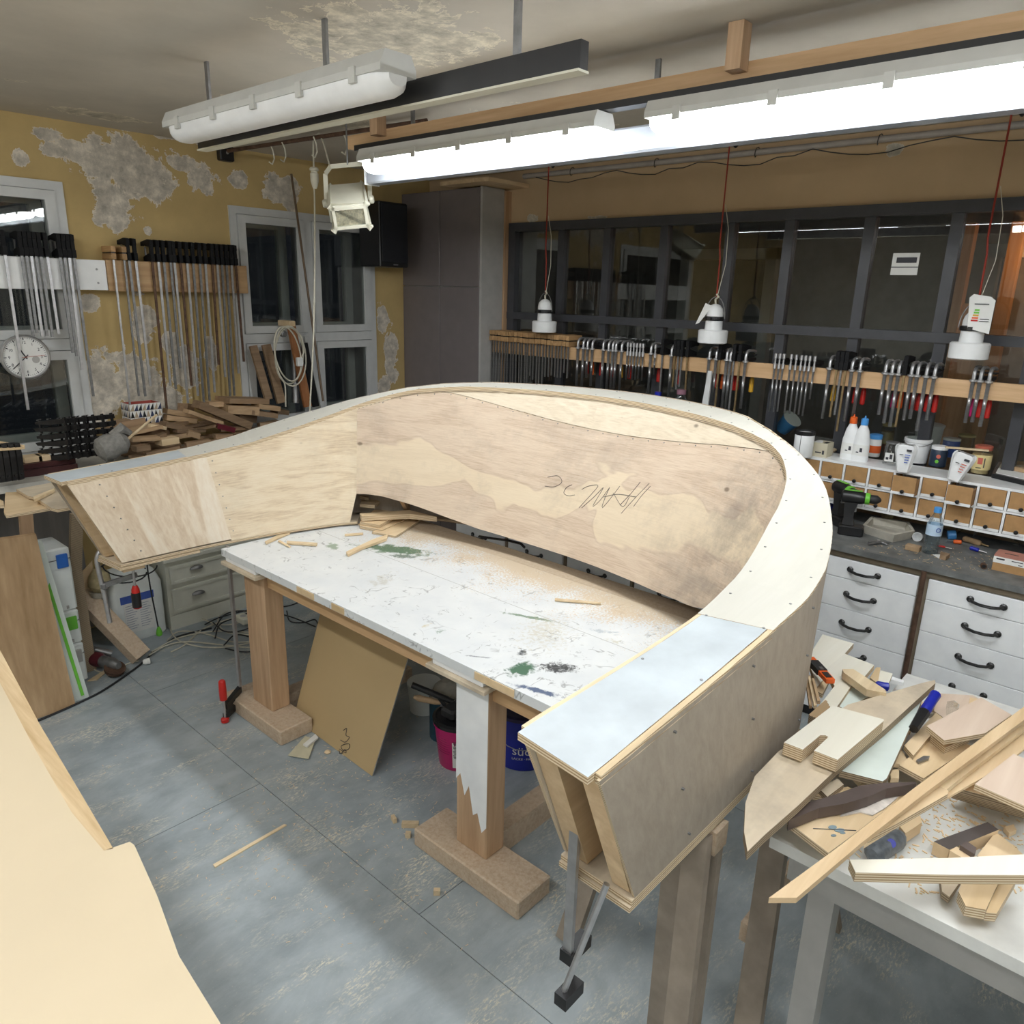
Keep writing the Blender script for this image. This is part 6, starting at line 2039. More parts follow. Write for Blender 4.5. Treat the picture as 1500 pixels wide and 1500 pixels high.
# ------------------------------------------------------------------ bench along the window wall and what lies on it
ZL = 1.05
t = thing('wall_bench', 'long pale-topped bench along the window wall', 'bench', (.8, 4.35, 0))
part('benchtop', MB().box(-2.4, 2.78, 4.10, YW - .055, ZL - .035, ZL), plain('dusty_benchtop', (.50, .48, .43), .6, var=.2, scale=9), t)
for x in (-2.2, -.6, .72, 2.70):
    part('leg', MB().box(x - .035, x + .035, 4.14, 4.21, 0, ZL - .0355), m_pinez, t)
part('back_panel', MB().box(-.55, 1.40, 4.50, 4.515, .05, ZL - .04), wood('grey_panel', (.15, .14, .13), (.24, .22, .20), 2, .5, rnd=0), t)
# grey-green chest under it
YD = 4.235
zf = lambda y: ay_(245, y, YD).z
t = thing('drawer_chest', 'grey-green lacquered chest with cup handles under the wall bench', 'chest of drawers', (2.2, YD + .1, 0))
X0, X1 = 1.735, 2.66
part('body', MB().box(X0, X1, YD + .012, YW - .06, 0, .98), m_cab_grey, t)
part('cornice', MB().rbox(X0 - .015, X1 + .01, YD - .012, YW - .06, zf(825), zf(825) + .03, .004), m_cab_grey, t)
part('plinth', MB().box(X0 - .004, X1, YD, YD + .0115, 0, zf(905)), m_cab_grey, t)
for (ya, yb, hx, hy) in ((832, 858, 287, 832), (866, 900, 290, 869)):
    za, zb_ = zf(yb), zf(ya)
    d = part('drawer', MB().rbox(X0 + .02, X1 - .02, YD - .004, YD + .0115, za, zb_, .002), m_cab_grey, t)
    g = MB()
    g.box(X0 + .02, X1 - .02, YD - .010, YD - .004, zb_ - .016, zb_).box(X0 + .02, X1 - .02, YD - .010, YD - .004, za, za + .016)
    g.box(X0 + .02, X0 + .04, YD - .010, YD - .004, za + .016, zb_ - .016).box(X1 - .04, X1 - .02, YD - .010, YD - .004, za + .016, zb_ - .016)
    part('drawer_moulding', g, m_cab_grey, d)
    p = ay_(hx, hy, YD)
    g = MB()
    rings = []
    for q in range(7):
        a = PI * q / 12
        rr_ = .024 * math.cos(a) + .001
        rings.append([Vector((p.x + .042 * math.cos(a) * math.cos(b), YD - .004 - .022 * math.cos(b * 0) * math.sin(b) * math.cos(a) - .002, p.z + .022 * math.sin(a))) for b in [PI * k / 10 for k in range(11)]])
    g.loft(rings, cap=False, closed=False)
    part('cup_handle', g, m_darksteel, d, True)
for k in (1, 2):
    z0_ = zf(825) + .04 + (k - 1) * .25
    part('door_panel', MB().rbox(X0 + .02, X1 - .02, YD, YD + .0115, z0_, min(z0_ + .24, .975), .002), m_cab_grey, t)

# stack of pale tool cases
zt = [0, .13, .215, .40, .735]
for k, (za, zb_, lm) in enumerate(((.0, .215, m_cabside), (.217, .40, m_green), (.402, .735, m_blue))):
    nm = ['lowest pale tool case of the stack left of the canister', 'middle pale tool case with a green latch', 'top pale tool case with a blue latch'][k]
    t = thing('tool_case', nm, 'tool case', (1.05, 4.0, za), 'stacked pale tool cases')
    part('shell', MB().rbox(.82, 1.17, 3.965, 4.19, za, zb_, .008), m_canister, t)
    part('lid_seam', MB().box(.818, 1.172, 3.963, 4.192, zb_ - .06, zb_ - .056), m_darksteel, t)
    part('latch', MB().rbox(1.105, 1.155, 3.953, 3.9645, zb_ - .10, zb_ - .03, .002), lm, t)
    for q in range(4):
        part('front_rib', MB().box(1.00 + q * .04, 1.01 + q * .04, 3.958, 3.9648, za + .015, za + .03), m_cabside, t)
# leaning boards at the left
tr, tl = ay_(53, 783, 3.885), ay_(-70, 800, 3.885)
br, bl = Vector((1.030, 3.74, .002)), az_(-20, 1093, 0)
bl = Vector((bl.x, 3.73, .002))
single('edge_glued_panel', MB().prism([br, tr, tl, bl], (.0, .02, .004)), wood('oak_panel', (.34, .21, .10), (.58, .40, .23), 2, .5, rnd=0), 'brown edge-glued wooden panel leaning behind the beige sheet at the left', 'panel')
tr2, br2 = ay_(62, 793, 3.935), Vector((1.105, 3.775, .002))
tr, tl = tr, tl
tl2, bl2 = tr2 + Vector((-.12, 0, 0)), br2 + Vector((-.12, 0, 0))
t = thing('edge_banded_board', 'pale grey board with a bright green edge line behind the brown leaning panel', 'panel', br2)
part('panel', MB().prism([br2, tr2, tl2, bl2], (0, .014, .003)), m_palegreen, t)
part('edge_line', MB().obox(br2 + Vector((-.028, -.001, .02)), tr2 + Vector((-.028, -.001, -.02)), .014, .002, (0, 1, 0)), m_green, t)
# slanting beam, canister, grinder
a, b = az_(207, 962, .03), ay_(116, 868, 4.24)
t = thing('timber_beam', 'weathered timber beam slanting from the floor in front of the white canister', 'beam', a)
part('beam', MB().obox(a, b, .095, .06, (0, -.5, 1)), m_chip, t)
c = Vector((1.565, 4.345, 0))
t = thing('canister', 'white plastic canister with a blue-topped paper label under the wall bench', 'canister', c)
g = MB()
def ring(w_, d_, z_, r_=.03):
    o = []
    for sx, sy in ((1, 1), (-1, 1), (-1, -1), (1, -1)):
        for k in range(4):
            a_ = math.atan2(sy, sx) - PI / 4 + PI / 2 * k / 3
            o.append(c + Vector((sx * (w_ - r_) + r_ * math.cos(a_), sy * (d_ - r_) + r_ * math.sin(a_), z_)))
    return o
g.loft([ring(.135, .10, 0), ring(.145, .11, .015), ring(.145, .11, .33), ring(.12, .09, .40), ring(.06, .05, .42)])
part('body', g, m_canister, t, True)
part('cap', MB().lathe([(.03, .42), (.03, .45), (.026, .455)], c, 14), m_inkblue, t, True)
lb_ = part('label', MB().box(c.x - .085, c.x + .075, c.y - .1125, c.y - .1102, .06, .245), m_paper, t)
part('label_band', MB().box(c.x - .10, c.x + .085, c.y - .1140, c.y - .1127, .245, .29), m_inkblue, lb_)
g = MB()
for q in range(11):
    for s in (0, 1):
        g.box(c.x - .078 + s * .078, c.x - .078 + s * .078 + .062 - .01 * ((q * 7 + s) % 3), c.y - .1132, c.y - .1127, .225 - q * .014, .228 - q * .014)
part('label_print', g, plain('grey_print', (.30, .33, .42), .6), lb_, stuff=True)
t = thing('cloth_glove', 'yellowish work glove lying on the beam end beside the canister', 'glove', Vector((1.33, 4.20, .40)))
g = MB()
g.lathe([(.02, -.06), (.05, -.03), (.055, .02), (.04, .06), (.015, .075)], (1.36, 4.20, .43), 12, (.3, 0, 1))
part('cloth', g, plain('straw_cloth', (.50, .42, .24), .9, var=.2, scale=40, bmp=.3), t, True)
part('cuff', MB().lathe([(.03, -.09), (.042, -.06)], (1.36, 4.20, .43), 12, (.3, 0, 1)), m_foam, t, True)
single('cardboard_piece', MB().prism([ay_(113, 845, 4.22), ay_(135, 822, 4.22), ay_(138, 860, 4.22), ay_(117, 868, 4.22)], (.004, .01, 0)), m_ply_tan, 'crumpled brown card between the glove and the tool cases', 'card')
# angle grinder on the floor
c = az_(130, 965, 0)
t = thing('angle_grinder', 'maroon and black power tool lying on the floor by the tool cases', 'power tool', c)
a, b = az_(108, 955, .06), az_(150, 968, .06)
part('motor_housing', MB().tube([a, a.lerp(b, .1), a.lerp(b, .9), b], [.026, .038, .040, .030], 14), m_maroon, t, True)
part('gear_head', MB().tube([b, b + (b - a) * .35, b + (b - a) * .55], [.030, .034, .018], 12), m_darksteel, t, True)
part('disc_guard', MB().lathe([(.012, -.012), (.050, -.010), (.052, .010), (.012, .012)], b + (b - a) * .35 + Vector((0, -.02, -.02)), 18, (.1, -.4, .9)), m_rust, t, True)
part('dust_spout', MB().tube([a + Vector((.02, .04, .03)), b + Vector((.0, .06, .04)), b + Vector((.06, .03, .01))], .018, 10), m_darksteel, t, True)
part('handle_grip', MB().tube([a, a - (b - a) * .35], [.024, .020], 12), m_blackrubber, t, True)
t = thing('power_cable', 'cream cable from the power tool snaking to the socket block', 'cable', az_(150, 985, 0))
pl = [az_(x, y, .006) for x, y in ((104, 950), (112, 962), (130, 975), (145, 984), (160, 984), (175, 978), (190, 971), (204, 968))]
pl[0].z = .05
part('cable', MB().tube(smooth_poly(pl, 30)[0], .004, 6), m_cable_w, t)
part('plug', MB().lathe([(.010, -.02), (.016, -.012), (.018, .015), (.010, .018)], az_(215, 969, .019), 12, (1, -.3, 0)), m_paper, t, True)
# black cables hanging over the canister with a green plug
t = thing('hanging_cable', 'black cable with a bright green plug hanging in front of the canister', 'cable', ay_(232, 930, 4.2))
part('cable', MB().tube(smooth_poly([ay_(x, y, 4.10) for x, y in ((214, 812), (217, 840), (222, 870), (228, 900), (232, 920))], 24)[0], .004, 6), m_cable_b, t)
part('plug', MB().lathe([(.006, .03), (.013, .012), (.018, -.01), (.016, -.022), (.004, -.03)], ay_(233, 925, 4.10), 12), m_green, t, True)
part('cable_loop', MB().tube([ay_(183 + 36 * math.cos(a_) - 4, 838 + 16 * math.sin(a_), 4.16) for a_ in [2 * PI * q / 20 for q in range(20)]], .004, 6), m_cable_b, t)
part('cable_loop', MB().tube([ay_(190 + 40 * math.cos(a_), 828 + 17 * math.sin(a_), 4.17) for a_ in [PI * q / 16 for q in range(17)]], .004, 6), m_cable_b, t)
# big clamp gripping the underside of the far arm
YCL = 3.46
def cl(x, y, Y=YCL): return ay_(x, y, Y)
t = thing('bench_clamp', 'steel clamp with bent bar and red handle gripping the end of the far bench arm', 'clamp', cl(160, 910))
part('bar', MB().tube(smooth_poly([cl(161, 912), cl(153, 872), cl(145, 838), cl(142, 820), cl(146, 808), cl(156, 803), cl(172, 806)], 30)[0], .0105, 10), m_steel, t, True)
part('sliding_arm', MB().obox(cl(150, 858), cl(200, 842, 3.36), .016, .022), m_darksteel, t)
part('collar', MB().lathe([(.014, -.015), (.019, -.010), (.019, .010), (.014, .015)], cl(153, 858), 12), m_darksteel, t)
pb = cl(196, 845, 3.36)
part('spindle', MB().tube([pb + Vector((0, 0, .045)), pb + Vector((0, 0, -.05))], .006, 8), m_steel, t)
part('swivel_pad', MB().lathe([(.014, .042), (.016, .046), (.016, .056), (.012, .058)], pb, 12), m_darksteel, t)
hd = part('handle', MB().lathe([(.009, -.155), (.018, -.150), (.019, -.09), (.017, -.06), (.010, -.042)], pb, 12), m_red, t, True)
part('grip_insert', MB().lathe([(.0193, -.145), (.0200, -.12), (.0198, -.085), (.0185, -.075)], pb + Vector((-.002, -.002, 0)), 12), m_black, t, True)

# dark wedge, leg stump and sawn block under the bench front
single('wooden_post', MB().obox(ay_(42, 812, 4.08), ay_(37, 748, 4.08), .055, .03, (0, 1, 0)), m_pinez, 'short pale post under the boards at the left end of the wall bench', 'post')
g = MB()
single('sawn_edge_board', MB().obox(ay_(110, 833, 4.06), ay_(112, 752, 4.06), .055, .03, (0, 1, 0)).obox(Vector((ay_(110, 833, 4.06).x, 4.06, 0)), ay_(110, 833, 4.06), .055, .03, (0, 1, 0)), m_edge_dark, 'upright board with rough layered edge left of the far arm', 'board')


def z6(x, y): return x / 4.412, 560 + y / 4.412


def lslab(name, pix, z, th, mats, lab, cat, group=None):
    return slab(name, [z6(*p) for p in pix], z, th, mats, lab, cat, group)


lslab('plywood_board', [(35, 712), (170, 706), (330, 812), (40, 862), (25, 838)], ZL + .012, .012, PT, 'tan plywood board overhanging the wall bench at the far left', 'board')
lslab('plywood_board', [(105, 690), (400, 636), (400, 672), (350, 684), (215, 742), (180, 735)], ZL + .030, .012, [m_ply_dirty, m_edge], 'pale plywood board with a slanted cut behind the tan board', 'board')
lslab('plywood_board', [(240, 752), (402, 672), (500, 760), (500, 800), (370, 822), (330, 812)], ZL + .028, .013, [m_ply_dirty, m_edge], 'pale plywood board reaching under the far arm', 'board')
lslab('wooden_batten', [(215, 738), (350, 684), (352, 690), (220, 756)], ZL + .045, .014, m_pine_pale, 'short pine batten between the two pale boards', 'batten')
lslab('plywood_board', [(-30, 740), (22, 768), (25, 795), (-30, 800)], ZL + .02, .012, PT, 'corner of a tan board at the photo\'s left edge', 'board')
m_marboard = plain('maroon_lacquer', (.055, .018, .018), .3, var=.15)
# maroon rail on which the iron clamps stand
for k, (za, zb_) in enumerate(((ZL + .001, ZL + .035), (ZL + .037, ZL + .062))):
    p, q = az_(*z6(130, 560), ZL + .06), az_(*z6(470, 500), ZL + .06)
    g = MB().box(p.x, q.x + .02, 4.22 + .02 * k, 4.34, za, zb_)
    single('maroon_board', g, m_marboard, ['lower maroon board under the black iron clamps', 'upper maroon board under the black iron clamps'][k], 'board')
for k, (a, b) in enumerate((((175, 500), (270, 470)), ((270, 490), (350, 475)))):
    p, q = az_(*z6(*a), ZL + .09), az_(*z6(*b), ZL + .09)
    single('wood_block', MB().rbox(p.x, q.x - .006, 4.26, 4.34, ZL + .0625, ZL + .092, .002), m_ply_tan, ['left', 'right'][k] + ' tan block of the pair on the maroon boards', 'block')


def iron_clamp(loc, rz, L=.16, rx=0):
    """small cast G-clamp: U frame, screw and bar"""
    t = _link('iron_clamp', None, None, (0, 0, 0))
    tag(t, 'x', 'clamp')
    g = MB()
    for (a, b) in (((0, 0, 0), (L, 0, 0)), ((0, 0, .075), (L * .9, 0, .082))):
        g.obox(a, b, .016, .012)
    part('frame', MB().prism([(-.012, -.012, -.010), (L * .3, -.012, -.016), (L, -.012, -.006), (L + .008, -.012, .008), (L * .3, -.012, .010), (-.012, -.012, .012)], (0, .024, 0)), m_iron, t)
    part('sliding_jaw', MB().prism([(-.010, -.013, .026), (L * .5, -.013, .022), (L * .95, -.013, .030), (L * .95, -.013, .042), (L * .5, -.013, .046), (-.010, -.013, .048)], (0, .026, 0)), m_iron, t)
    part('bar', MB().box(-.004, .004, -.008, .008, -.016, .055), m_iron, t)
    part('screw', MB().tube([(L * .86, 0, -.018), (L * .86, 0, .052)], .006, 7), m_iron, t)
    part('tommy_bar', MB().tube([(L * .86, -.015, .050), (L * .86, .015, .050)], .003, 6), m_darksteel, t)
    return t


ic0 = iron_clamp((0, 0, 0), 0)
pos = []
for r_ in range(3):
    for k in range(6):
        pos.append((1.300 + k * .045 + r_ * .004, 4.20, ZL + .082 + r_ * .0735, 2.20 + random.uniform(-.03, .03)))
first = True
cnt = 0
for k, (x, y, z, rz) in enumerate(pos):
    o = ic0 if first else dup(ic0, (0, 0, 0))
    first = False
    o.location = (x, y, z)
    o.rotation_euler = (0, .10, rz)
    row = ['bottom', 'middle', 'top'][k // 6]
    o['label'] = 'black cast-iron clamp, %s from the left in the %s row beside the grey felt' % (ORD[k % 6], row)
    o['group'] = 'black iron clamps on the wall bench'
# second set hanging upright at the left edge under a ledge board
p0 = az_(5, 655, ZL + .20)
lg = single('ledge_board', MB().prism([ay_(-40, 650, 4.15), ay_(0, 646, 4.15), ay_(36, 652, 4.05), ay_(36, 655, 4.05), ay_(-40, 660, 4.0)], (0, 0, -.01)), m_ply_tan, 'thin tan ledge board over the upright iron clamps at the left edge', 'board')
for k in range(4):
    q = ay_(2 + k * 9.5, 700, 4.07)
    o = dup(ic0, (q.x, 4.05, ZL + .10))
    o.rotation_euler = (0, PI / 2, PI / 2 + .1 * k)
    o.location = (q.x, 4.06, ZL + .195)
    o['label'] = 'upright black iron clamp, %s from the left below the ledge board' % ORD[k]
    o['group'] = 'upright iron clamps at the left edge'
# grey felt bundle with a stick
a, b = ay_(142, 662, 4.02), ay_(186, 644, 4.02)
t = thing('felt_mop', 'grey felt bundle on a pale stick lying behind the far arm rim', 'mop', Vector((a.x, 4.02, ZL)))
g = MB().tube([a, a.lerp(b, .12), a.lerp(b, .4), a.lerp(b, .62), a.lerp(b, .8), b], [.03, .06, .068, .058, .062, .03], 14)
part('felt', g, m_cloth, t, True)
part('felt_flap', MB().tube([a.lerp(b, .5) + Vector((0, 0, .05)), a.lerp(b, .8) + Vector((.01, 0, .07)), b + Vector((.02, 0, .03))], [.02, .03, .015], 8), m_cloth, t, True)
part('stick', MB().tube([b, ay_(229, 608, 4.22)], .007, 8), m_pine_pale, t)
part('support', MB().tube([Vector((a.x + .08, 4.10, ZL + .001)), a.lerp(b, .4)], .02, 8), m_cloth, t)
single('paper_sheet', MB().prism([ay_(145, 623, 4.50), ay_(160, 625, 4.50), ay_(172, 652, 4.38), ay_(158, 652, 4.38)], (0, .001, .002)), m_paper, 'white paper sheet stuck behind the iron clamps', 'paper')

# patterned box
bb = ay_(215, 620, 4.42)
bx, bz = bb.x, bb.z
t = thing('patterned_box', 'small open box with navy and white triangle print and red inside', 'box', (bx, 4.47, bz))
wx, wy, hz = .088, .06, .115
g = MB()
for (x0_, x1_, y0_, y1_) in ((-wx, wx, -wy, -wy + .004), (-wx, wx, wy - .004, wy), (-wx, -wx + .004, -wy + .004, wy - .004), (wx - .004, wx, -wy + .004, wy - .004)):
    g.box(bx + x0_, bx + x1_, 4.47 + y0_, 4.47 + y1_, bz, bz + hz)
g.box(bx - wx + .004, bx + wx - .004, 4.47 - wy + .004, 4.47 + wy - .004, bz, bz + .004)
part('box', g, m_paper, t)
part('red_lining', MB().box(bx - wx + .0045, bx + wx - .0045, 4.47 + wy - .0055, 4.47 + wy - .0045, bz + .005, bz + hz).box(bx + wx - .0055, bx + wx - .0045, 4.47 - wy + .005, 4.47 + wy - .006, bz + .005, bz + hz), plain('dull_red', (.40, .07, .05), .6), t)
gg = [MB(), MB(), MB()]
nc = 8
cw = 2 * wx / nc
for r_ in range(3):
    for k in range(nc):
        x0_ = bx - wx + k * cw
        z0_ = bz + r_ * hz / 3
        yy = 4.47 - wy
        gg[(k + r_) % 3].prism([(x0_, yy - .0006, z0_), (x0_ + cw, yy - .0006, z0_), (x0_ + cw / 2 if r_ % 2 else x0_ + cw, yy - .0006, z0_ + hz / 3)], (0, .0004, 0))
    for k in range(5):
        y0_ = 4.47 - wy + k * 2 * wy / 5
        gg[(k + r_) % 3].prism([(bx - wx - .0006, y0_, bz + r_ * hz / 3), (bx - wx - .0006, y0_ + 2 * wy / 5, bz + r_ * hz / 3), (bx - wx - .0006, y0_ + wy / 5, bz + (r_ + 1) * hz / 3)], (.0004, 0, 0))
for q, m_ in enumerate((plain('navy_print', (.03, .04, .10), .6), m_black, plain('sand_print', (.45, .36, .25), .6))):
    part('printed_triangles', gg[q], m_, t, stuff=True)
single('pile_board', MB().rbox(bx - .16, bx + .12, 4.40, 4.535, ZL + .0, bz - .0005, .004), m_offcut, 'dark board block under the patterned box', 'board')


# wood offcut heap: prominent pieces by place, then many small ones
def piece(a, b, w_, h_, m_, lab, group, name='wood_offcut', up=(0, 0, 1)):
    return single(name, MB().obox(a, b, w_, h_, up), m_, lab, 'offcut', group)


OG = 'brown offcuts heaped on the wall bench'
def zz(x, y, Y): return ay_(100 + x / 3.947, 560 + y / 3.947, Y)


P_ = [((200, 262), (430, 222), 4.44, .09, .045, m_offcut, 'long brown offcut just left of the stick, under the patterned box'),
      ((340, 290), (520, 250), 4.32, .12, .018, m_offcut2, 'flat tan offcut right of the stick'),
      ((360, 330), (520, 320), 4.22, .07, .02, m_offcut2, 'short tan offcut in front of the flat tan one'),
      ((420, 345), (560, 300), 4.26, .05, .02, m_offcut, 'narrow offcut in the heap before the patterned box'),
      ((545, 240), (720, 278), 4.36, .07, .03, m_offcut, 'brown offcut in the middle of the heap, sloping to the right'),
      ((560, 200), (735, 222), 4.46, .07, .03, m_offcut2, 'upper tan offcut right of the patterned box'),
      ((560, 165), (860, 215), 4.47, .06, .028, m_offcut2, 'long tan offcut on the crest of the heap'),
      ((660, 145), (700, 150), 4.47, .07, .05, m_offcut, 'stubby offcut on top of the crest'),
      ((740, 125), (1040, 250), 4.34, .085, .045, m_offcut, 'long brown square timber sloping down the right of the heap'),
      ((680, 165), (880, 235), 4.28, .07, .022, m_offcut2, 'pale tan slat crossing left of the long square timber'),
      ((860, 250), (960, 275), 4.24, .05, .03, m_maroon, 'small offcut painted red beside the long square timber'),
      ((800, 125), (930, 120), 4.46, .09, .03, m_offcut2, 'short tan board on the left of the right-hand stack'),
      ((890, 100), (1120, 105), 4.42, .16, .032, m_offcut, 'broad brown board on the top of the right-hand stack'),
      ((900, 150), (1080, 160), 4.40, .14, .05, m_offcut2, 'thick board under the broad brown board'),
      ((1080, 135), (1205, 150), 4.38, .10, .03, m_offcut2, 'orange-tan board right of the broad brown board'),
      ((1040, 170), (1190, 190), 4.36, .10, .03, m_offcut, 'brown board under the orange-tan board'),
      ((1190, 165), (1255, 172), 4.42, .10, .03, m_offcut, 'last short board at the right end of the stack'),
      ((960, 190), (1060, 205), 4.40, .10, .06, m_offcut, 'dark block at the foot of the right-hand stack'),
      ((520, 345), (620, 330), 4.20, .08, .035, m_ply_tan, 'orange-tan block near the far arm rim'),
      ((470, 250), (560, 265), 4.30, .03, .02, m_pine_pale, 'small pale stick next to the flat tan offcut'),
      ((690, 290), (760, 310), 4.22, .05, .03, m_offcut2, 'small block between the sloping offcut and the arm rim'),
      ((380, 385), (460, 372), 4.16, .06, .03, m_offcut, 'dark block beside the felt stick, near the rim')]
for a, b, Y, w_, h_, m_, lab in P_:
    piece(zz(*a, Y), zz(*b, Y + random.uniform(-.03, .03)), w_, h_, m_, lab, OG)
for row in range(2):
    for k in range(24):
        x = 1.64 + (k + random.uniform(-.3, .3)) * .046
        y = (4.18 if row == 0 else 4.36) + random.uniform(-.02, .06)
        hmax = .11 * math.exp(-((x - 2.15) / .45) ** 2) + .03
        z = ZL + .014 + (.15 + random.random() * .85) * hmax * (.5 if row == 0 else 1.1)
        a_ = random.uniform(-.9, .5)
        L = random.uniform(.08, .22)
        d = Vector((math.cos(a_), math.sin(a_) * .4, random.uniform(-.12, .12))) * L / 2
        c = Vector((x, y, z))
        piece(c - d, c + d, random.uniform(.03, .06), random.uniform(.012, .028), random.choice([m_offcut, m_offcut, m_offcut2]),
              'small offcut in the %s of the wood heap, %s from its left end' % (['front', 'back'][row], ORD[k]), OG)

# ------------------------------------------------------------------ boards, cable coil and pole by the second window
def s2(x, y, Y): return ay_(320 + x / 3.75, 185 + y / 3.75, Y)


single('brown_board', MB().obox(s2(205, 1205, 4.50) + Vector((-.02, 0, 0)), s2(275, 1500, 4.42), .05, .02, (0, 1, 0)), m_offcut, 'left of two brown boards standing before the second window', 'board')
single('brown_board', MB().obox(s2(245, 1200, 4.52) + Vector((.02, .0, 0)), s2(345, 1520, 4.44), .06, .02, (0, 1, 0)), m_offcut, 'right of two brown boards standing before the second window', 'board')
single('orange_plank', MB().obox(s2(400, 1100, 4.48), s2(490, 1540, 4.42), .055, .022, (0, 1, 0)), wood('orange_plank_wood', (.28, .10, .03), (.45, .20, .08), 2, .8), 'orange-brown plank standing behind the coiled cable', 'plank')
single('grey_tube', MB().tube([s2(415, 1200, 4.55), s2(425, 1520, 4.47)], .022, 12), m_darksteel, 'short grey tube beside the orange-brown plank', 'tube', smooth=True)
single('dark_strip', MB().obox(s2(470, 1190, 4.52), s2(535, 1540, 4.46), .05, .012, (0, 1, 0)), m_black, 'dark strip standing between the orange plank and the white strip', 'strip')
single('white_strip', MB().obox(s2(480, 1150, 4.555), s2(575, 1560, 4.50), .03, .012, (0, 1, 0)), m_winframe, 'white strip leaning against the window mullion', 'strip')
single('thin_pole', MB().tube([s2(400, 262, 4.52), s2(470, 760, 4.45), s2(575, 1510, 4.30)], .0075, 8), m_brass if False else plain('brown_pole', (.14, .09, .05), .5), 'long thin brown pole leaning across the second window', 'pole', smooth=True)
t = thing('cable_coil', 'coiled cream extension cable hanging from the window handle', 'cable', s2(390, 1420, 4.40))
for k, (rx, ry, cx_, cy_) in enumerate(((78, 155, 388, 1260), (85, 165, 395, 1262), (70, 150, 380, 1250))):
    pts = [s2(cx_ + rx * math.cos(a_) + 12 * k * math.sin(a_), cy_ + ry * math.sin(a_), 4.40 - .01 * k) for a_ in [2 * PI * q / 28 for q in range(29)]]
    part('cable_turn', MB().tube(pts, .0048, 6), m_cable_w, t)
part('cable_tail', MB().tube(smooth_poly([s2(455, 1150, 4.39), s2(470, 1230, 4.38), s2(455, 1270, 4.38)], 12)[0], .0048, 6), m_cable_w, t)
part('cable_tail', MB().tube(smooth_poly([s2(340, 1380, 4.39), s2(365, 1420, 4.38), s2(370, 1540, 4.36)], 14)[0], .0048, 6), m_cable_w, t)
part('plug', MB().rbox(s2(430, 1290, 4.37).x, s2(460, 1290, 4.37).x, 4.355, 4.385, s2(440, 1318, 4.37).z, s2(440, 1270, 4.37).z, .004), m_paper, t)
part('hook_plug', MB().lathe([(.012, -.02), (.02, -.015), (.02, .015), (.012, .02)], s2(355, 1140, 4.42), 12, (0, 1, 0)), m_darksteel, t)
part('tie_block', MB().rbox(s2(380, 1080, 4.44).x, s2(415, 1080, 4.44).x, 4.42, 4.56, s2(390, 1100, 4.44).z, s2(390, 1068, 4.44).z, .004), m_ply_tan, t)

# ------------------------------------------------------------------ floor: clamp at the table, buckets, cables, bits
b = az_(353, 1026, .03)
t = thing('floor_clamp', 'upright F-clamp with a red handle standing at the far table leg', 'clamp', (b.x, b.y, 0))
part('bar', MB().box(b.x - .006, b.x + .006, b.y - .011, b.y + .011, .012, .835), m_steel, t)
hp = az_(330, 1052, .02)
d = Vector((hp.x - b.x, hp.y - b.y, 0))
part('fixed_jaw', MB().obox(Vector((b.x, b.y, .03)), Vector((b.x, b.y, .03)) + d, .022, .028), m_black, t)
part('sliding_jaw', MB().obox(Vector((b.x, b.y, .095)), Vector((b.x, b.y, .075)) + d * .95, .022, .03), m_black, t)
part('jaw_pad', MB().lathe([(.012, -.018), (.019, -.015), (.019, .0), (.014, .004)], Vector((b.x, b.y, .02)) + d * 1.02, 12), m_red, t)
part('spindle', MB().tube([Vector((b.x, b.y, .02)) + d, Vector((b.x, b.y, .14)) + d], .006, 8), m_steel, t)
part('handle', MB().lathe([(.010, .115), (.017, .120), (.018, .16), (.016, .215), (.012, .22)], Vector((b.x, b.y, 0)) + d, 12), m_red, t, True)


def bucket(c, r0_, r1_, h_, bm, lm, lab, name='paint_bucket'):
    t = thing(name, lab, 'bucket', c)
    part('bucket', MB().lathe([(r0_ * .97, 0), (r0_, .004), (r1_, h_ - .03), (r1_ + .006, h_ - .028), (r1_ + .006, h_ - .012)], c, 36), bm, t, True)
    part('lid', MB().lathe([(r1_ + .008, h_ - .018), (r1_ + .009, h_ - .002), (r1_ - .004, h_ + .003), (r1_ - .012, h_ - .006)], c, 36), lm, t, True)
    return t


c = az_(672, 1127, 0)
c = Vector((c.x + .05, c.y + .05, 0))
RB0, RB1, HB = .088, .108, .225
t = bucket(c, RB0, RB1, HB, m_magenta, m_black, 'magenta paint bucket with a black lid under the work table')
vd = Vector((c.x, c.y, 0)).normalized()
base_ang = math.atan2(-c.y, -c.x)


def on_bucket(c_, r0_, r1_, h_, ang, z, off=.0012):
    r = r0_ + (r1_ - r0_) * z / h_ + off
    return Vector((c_.x + r * math.cos(ang), c_.y + r * math.sin(ang), z))


def wrap(c_, r0_, r1_, h_, a0, a1, z0_, z1_, off=.001, n=10):
    g = MB()
    A = [on_bucket(c_, r0_, r1_, h_, a0 + (a1 - a0) * k / n, z1_, off) for k in range(n + 1)]
    B = [on_bucket(c_, r0_, r1_, h_, a0 + (a1 - a0) * k / n, z0_, off) for k in range(n + 1)]
    n_ = [Vector((p.x - c_.x, p.y - c_.y, 0)).normalized() * .0006 for p in A]
    return g.sheet(A, B, n_)


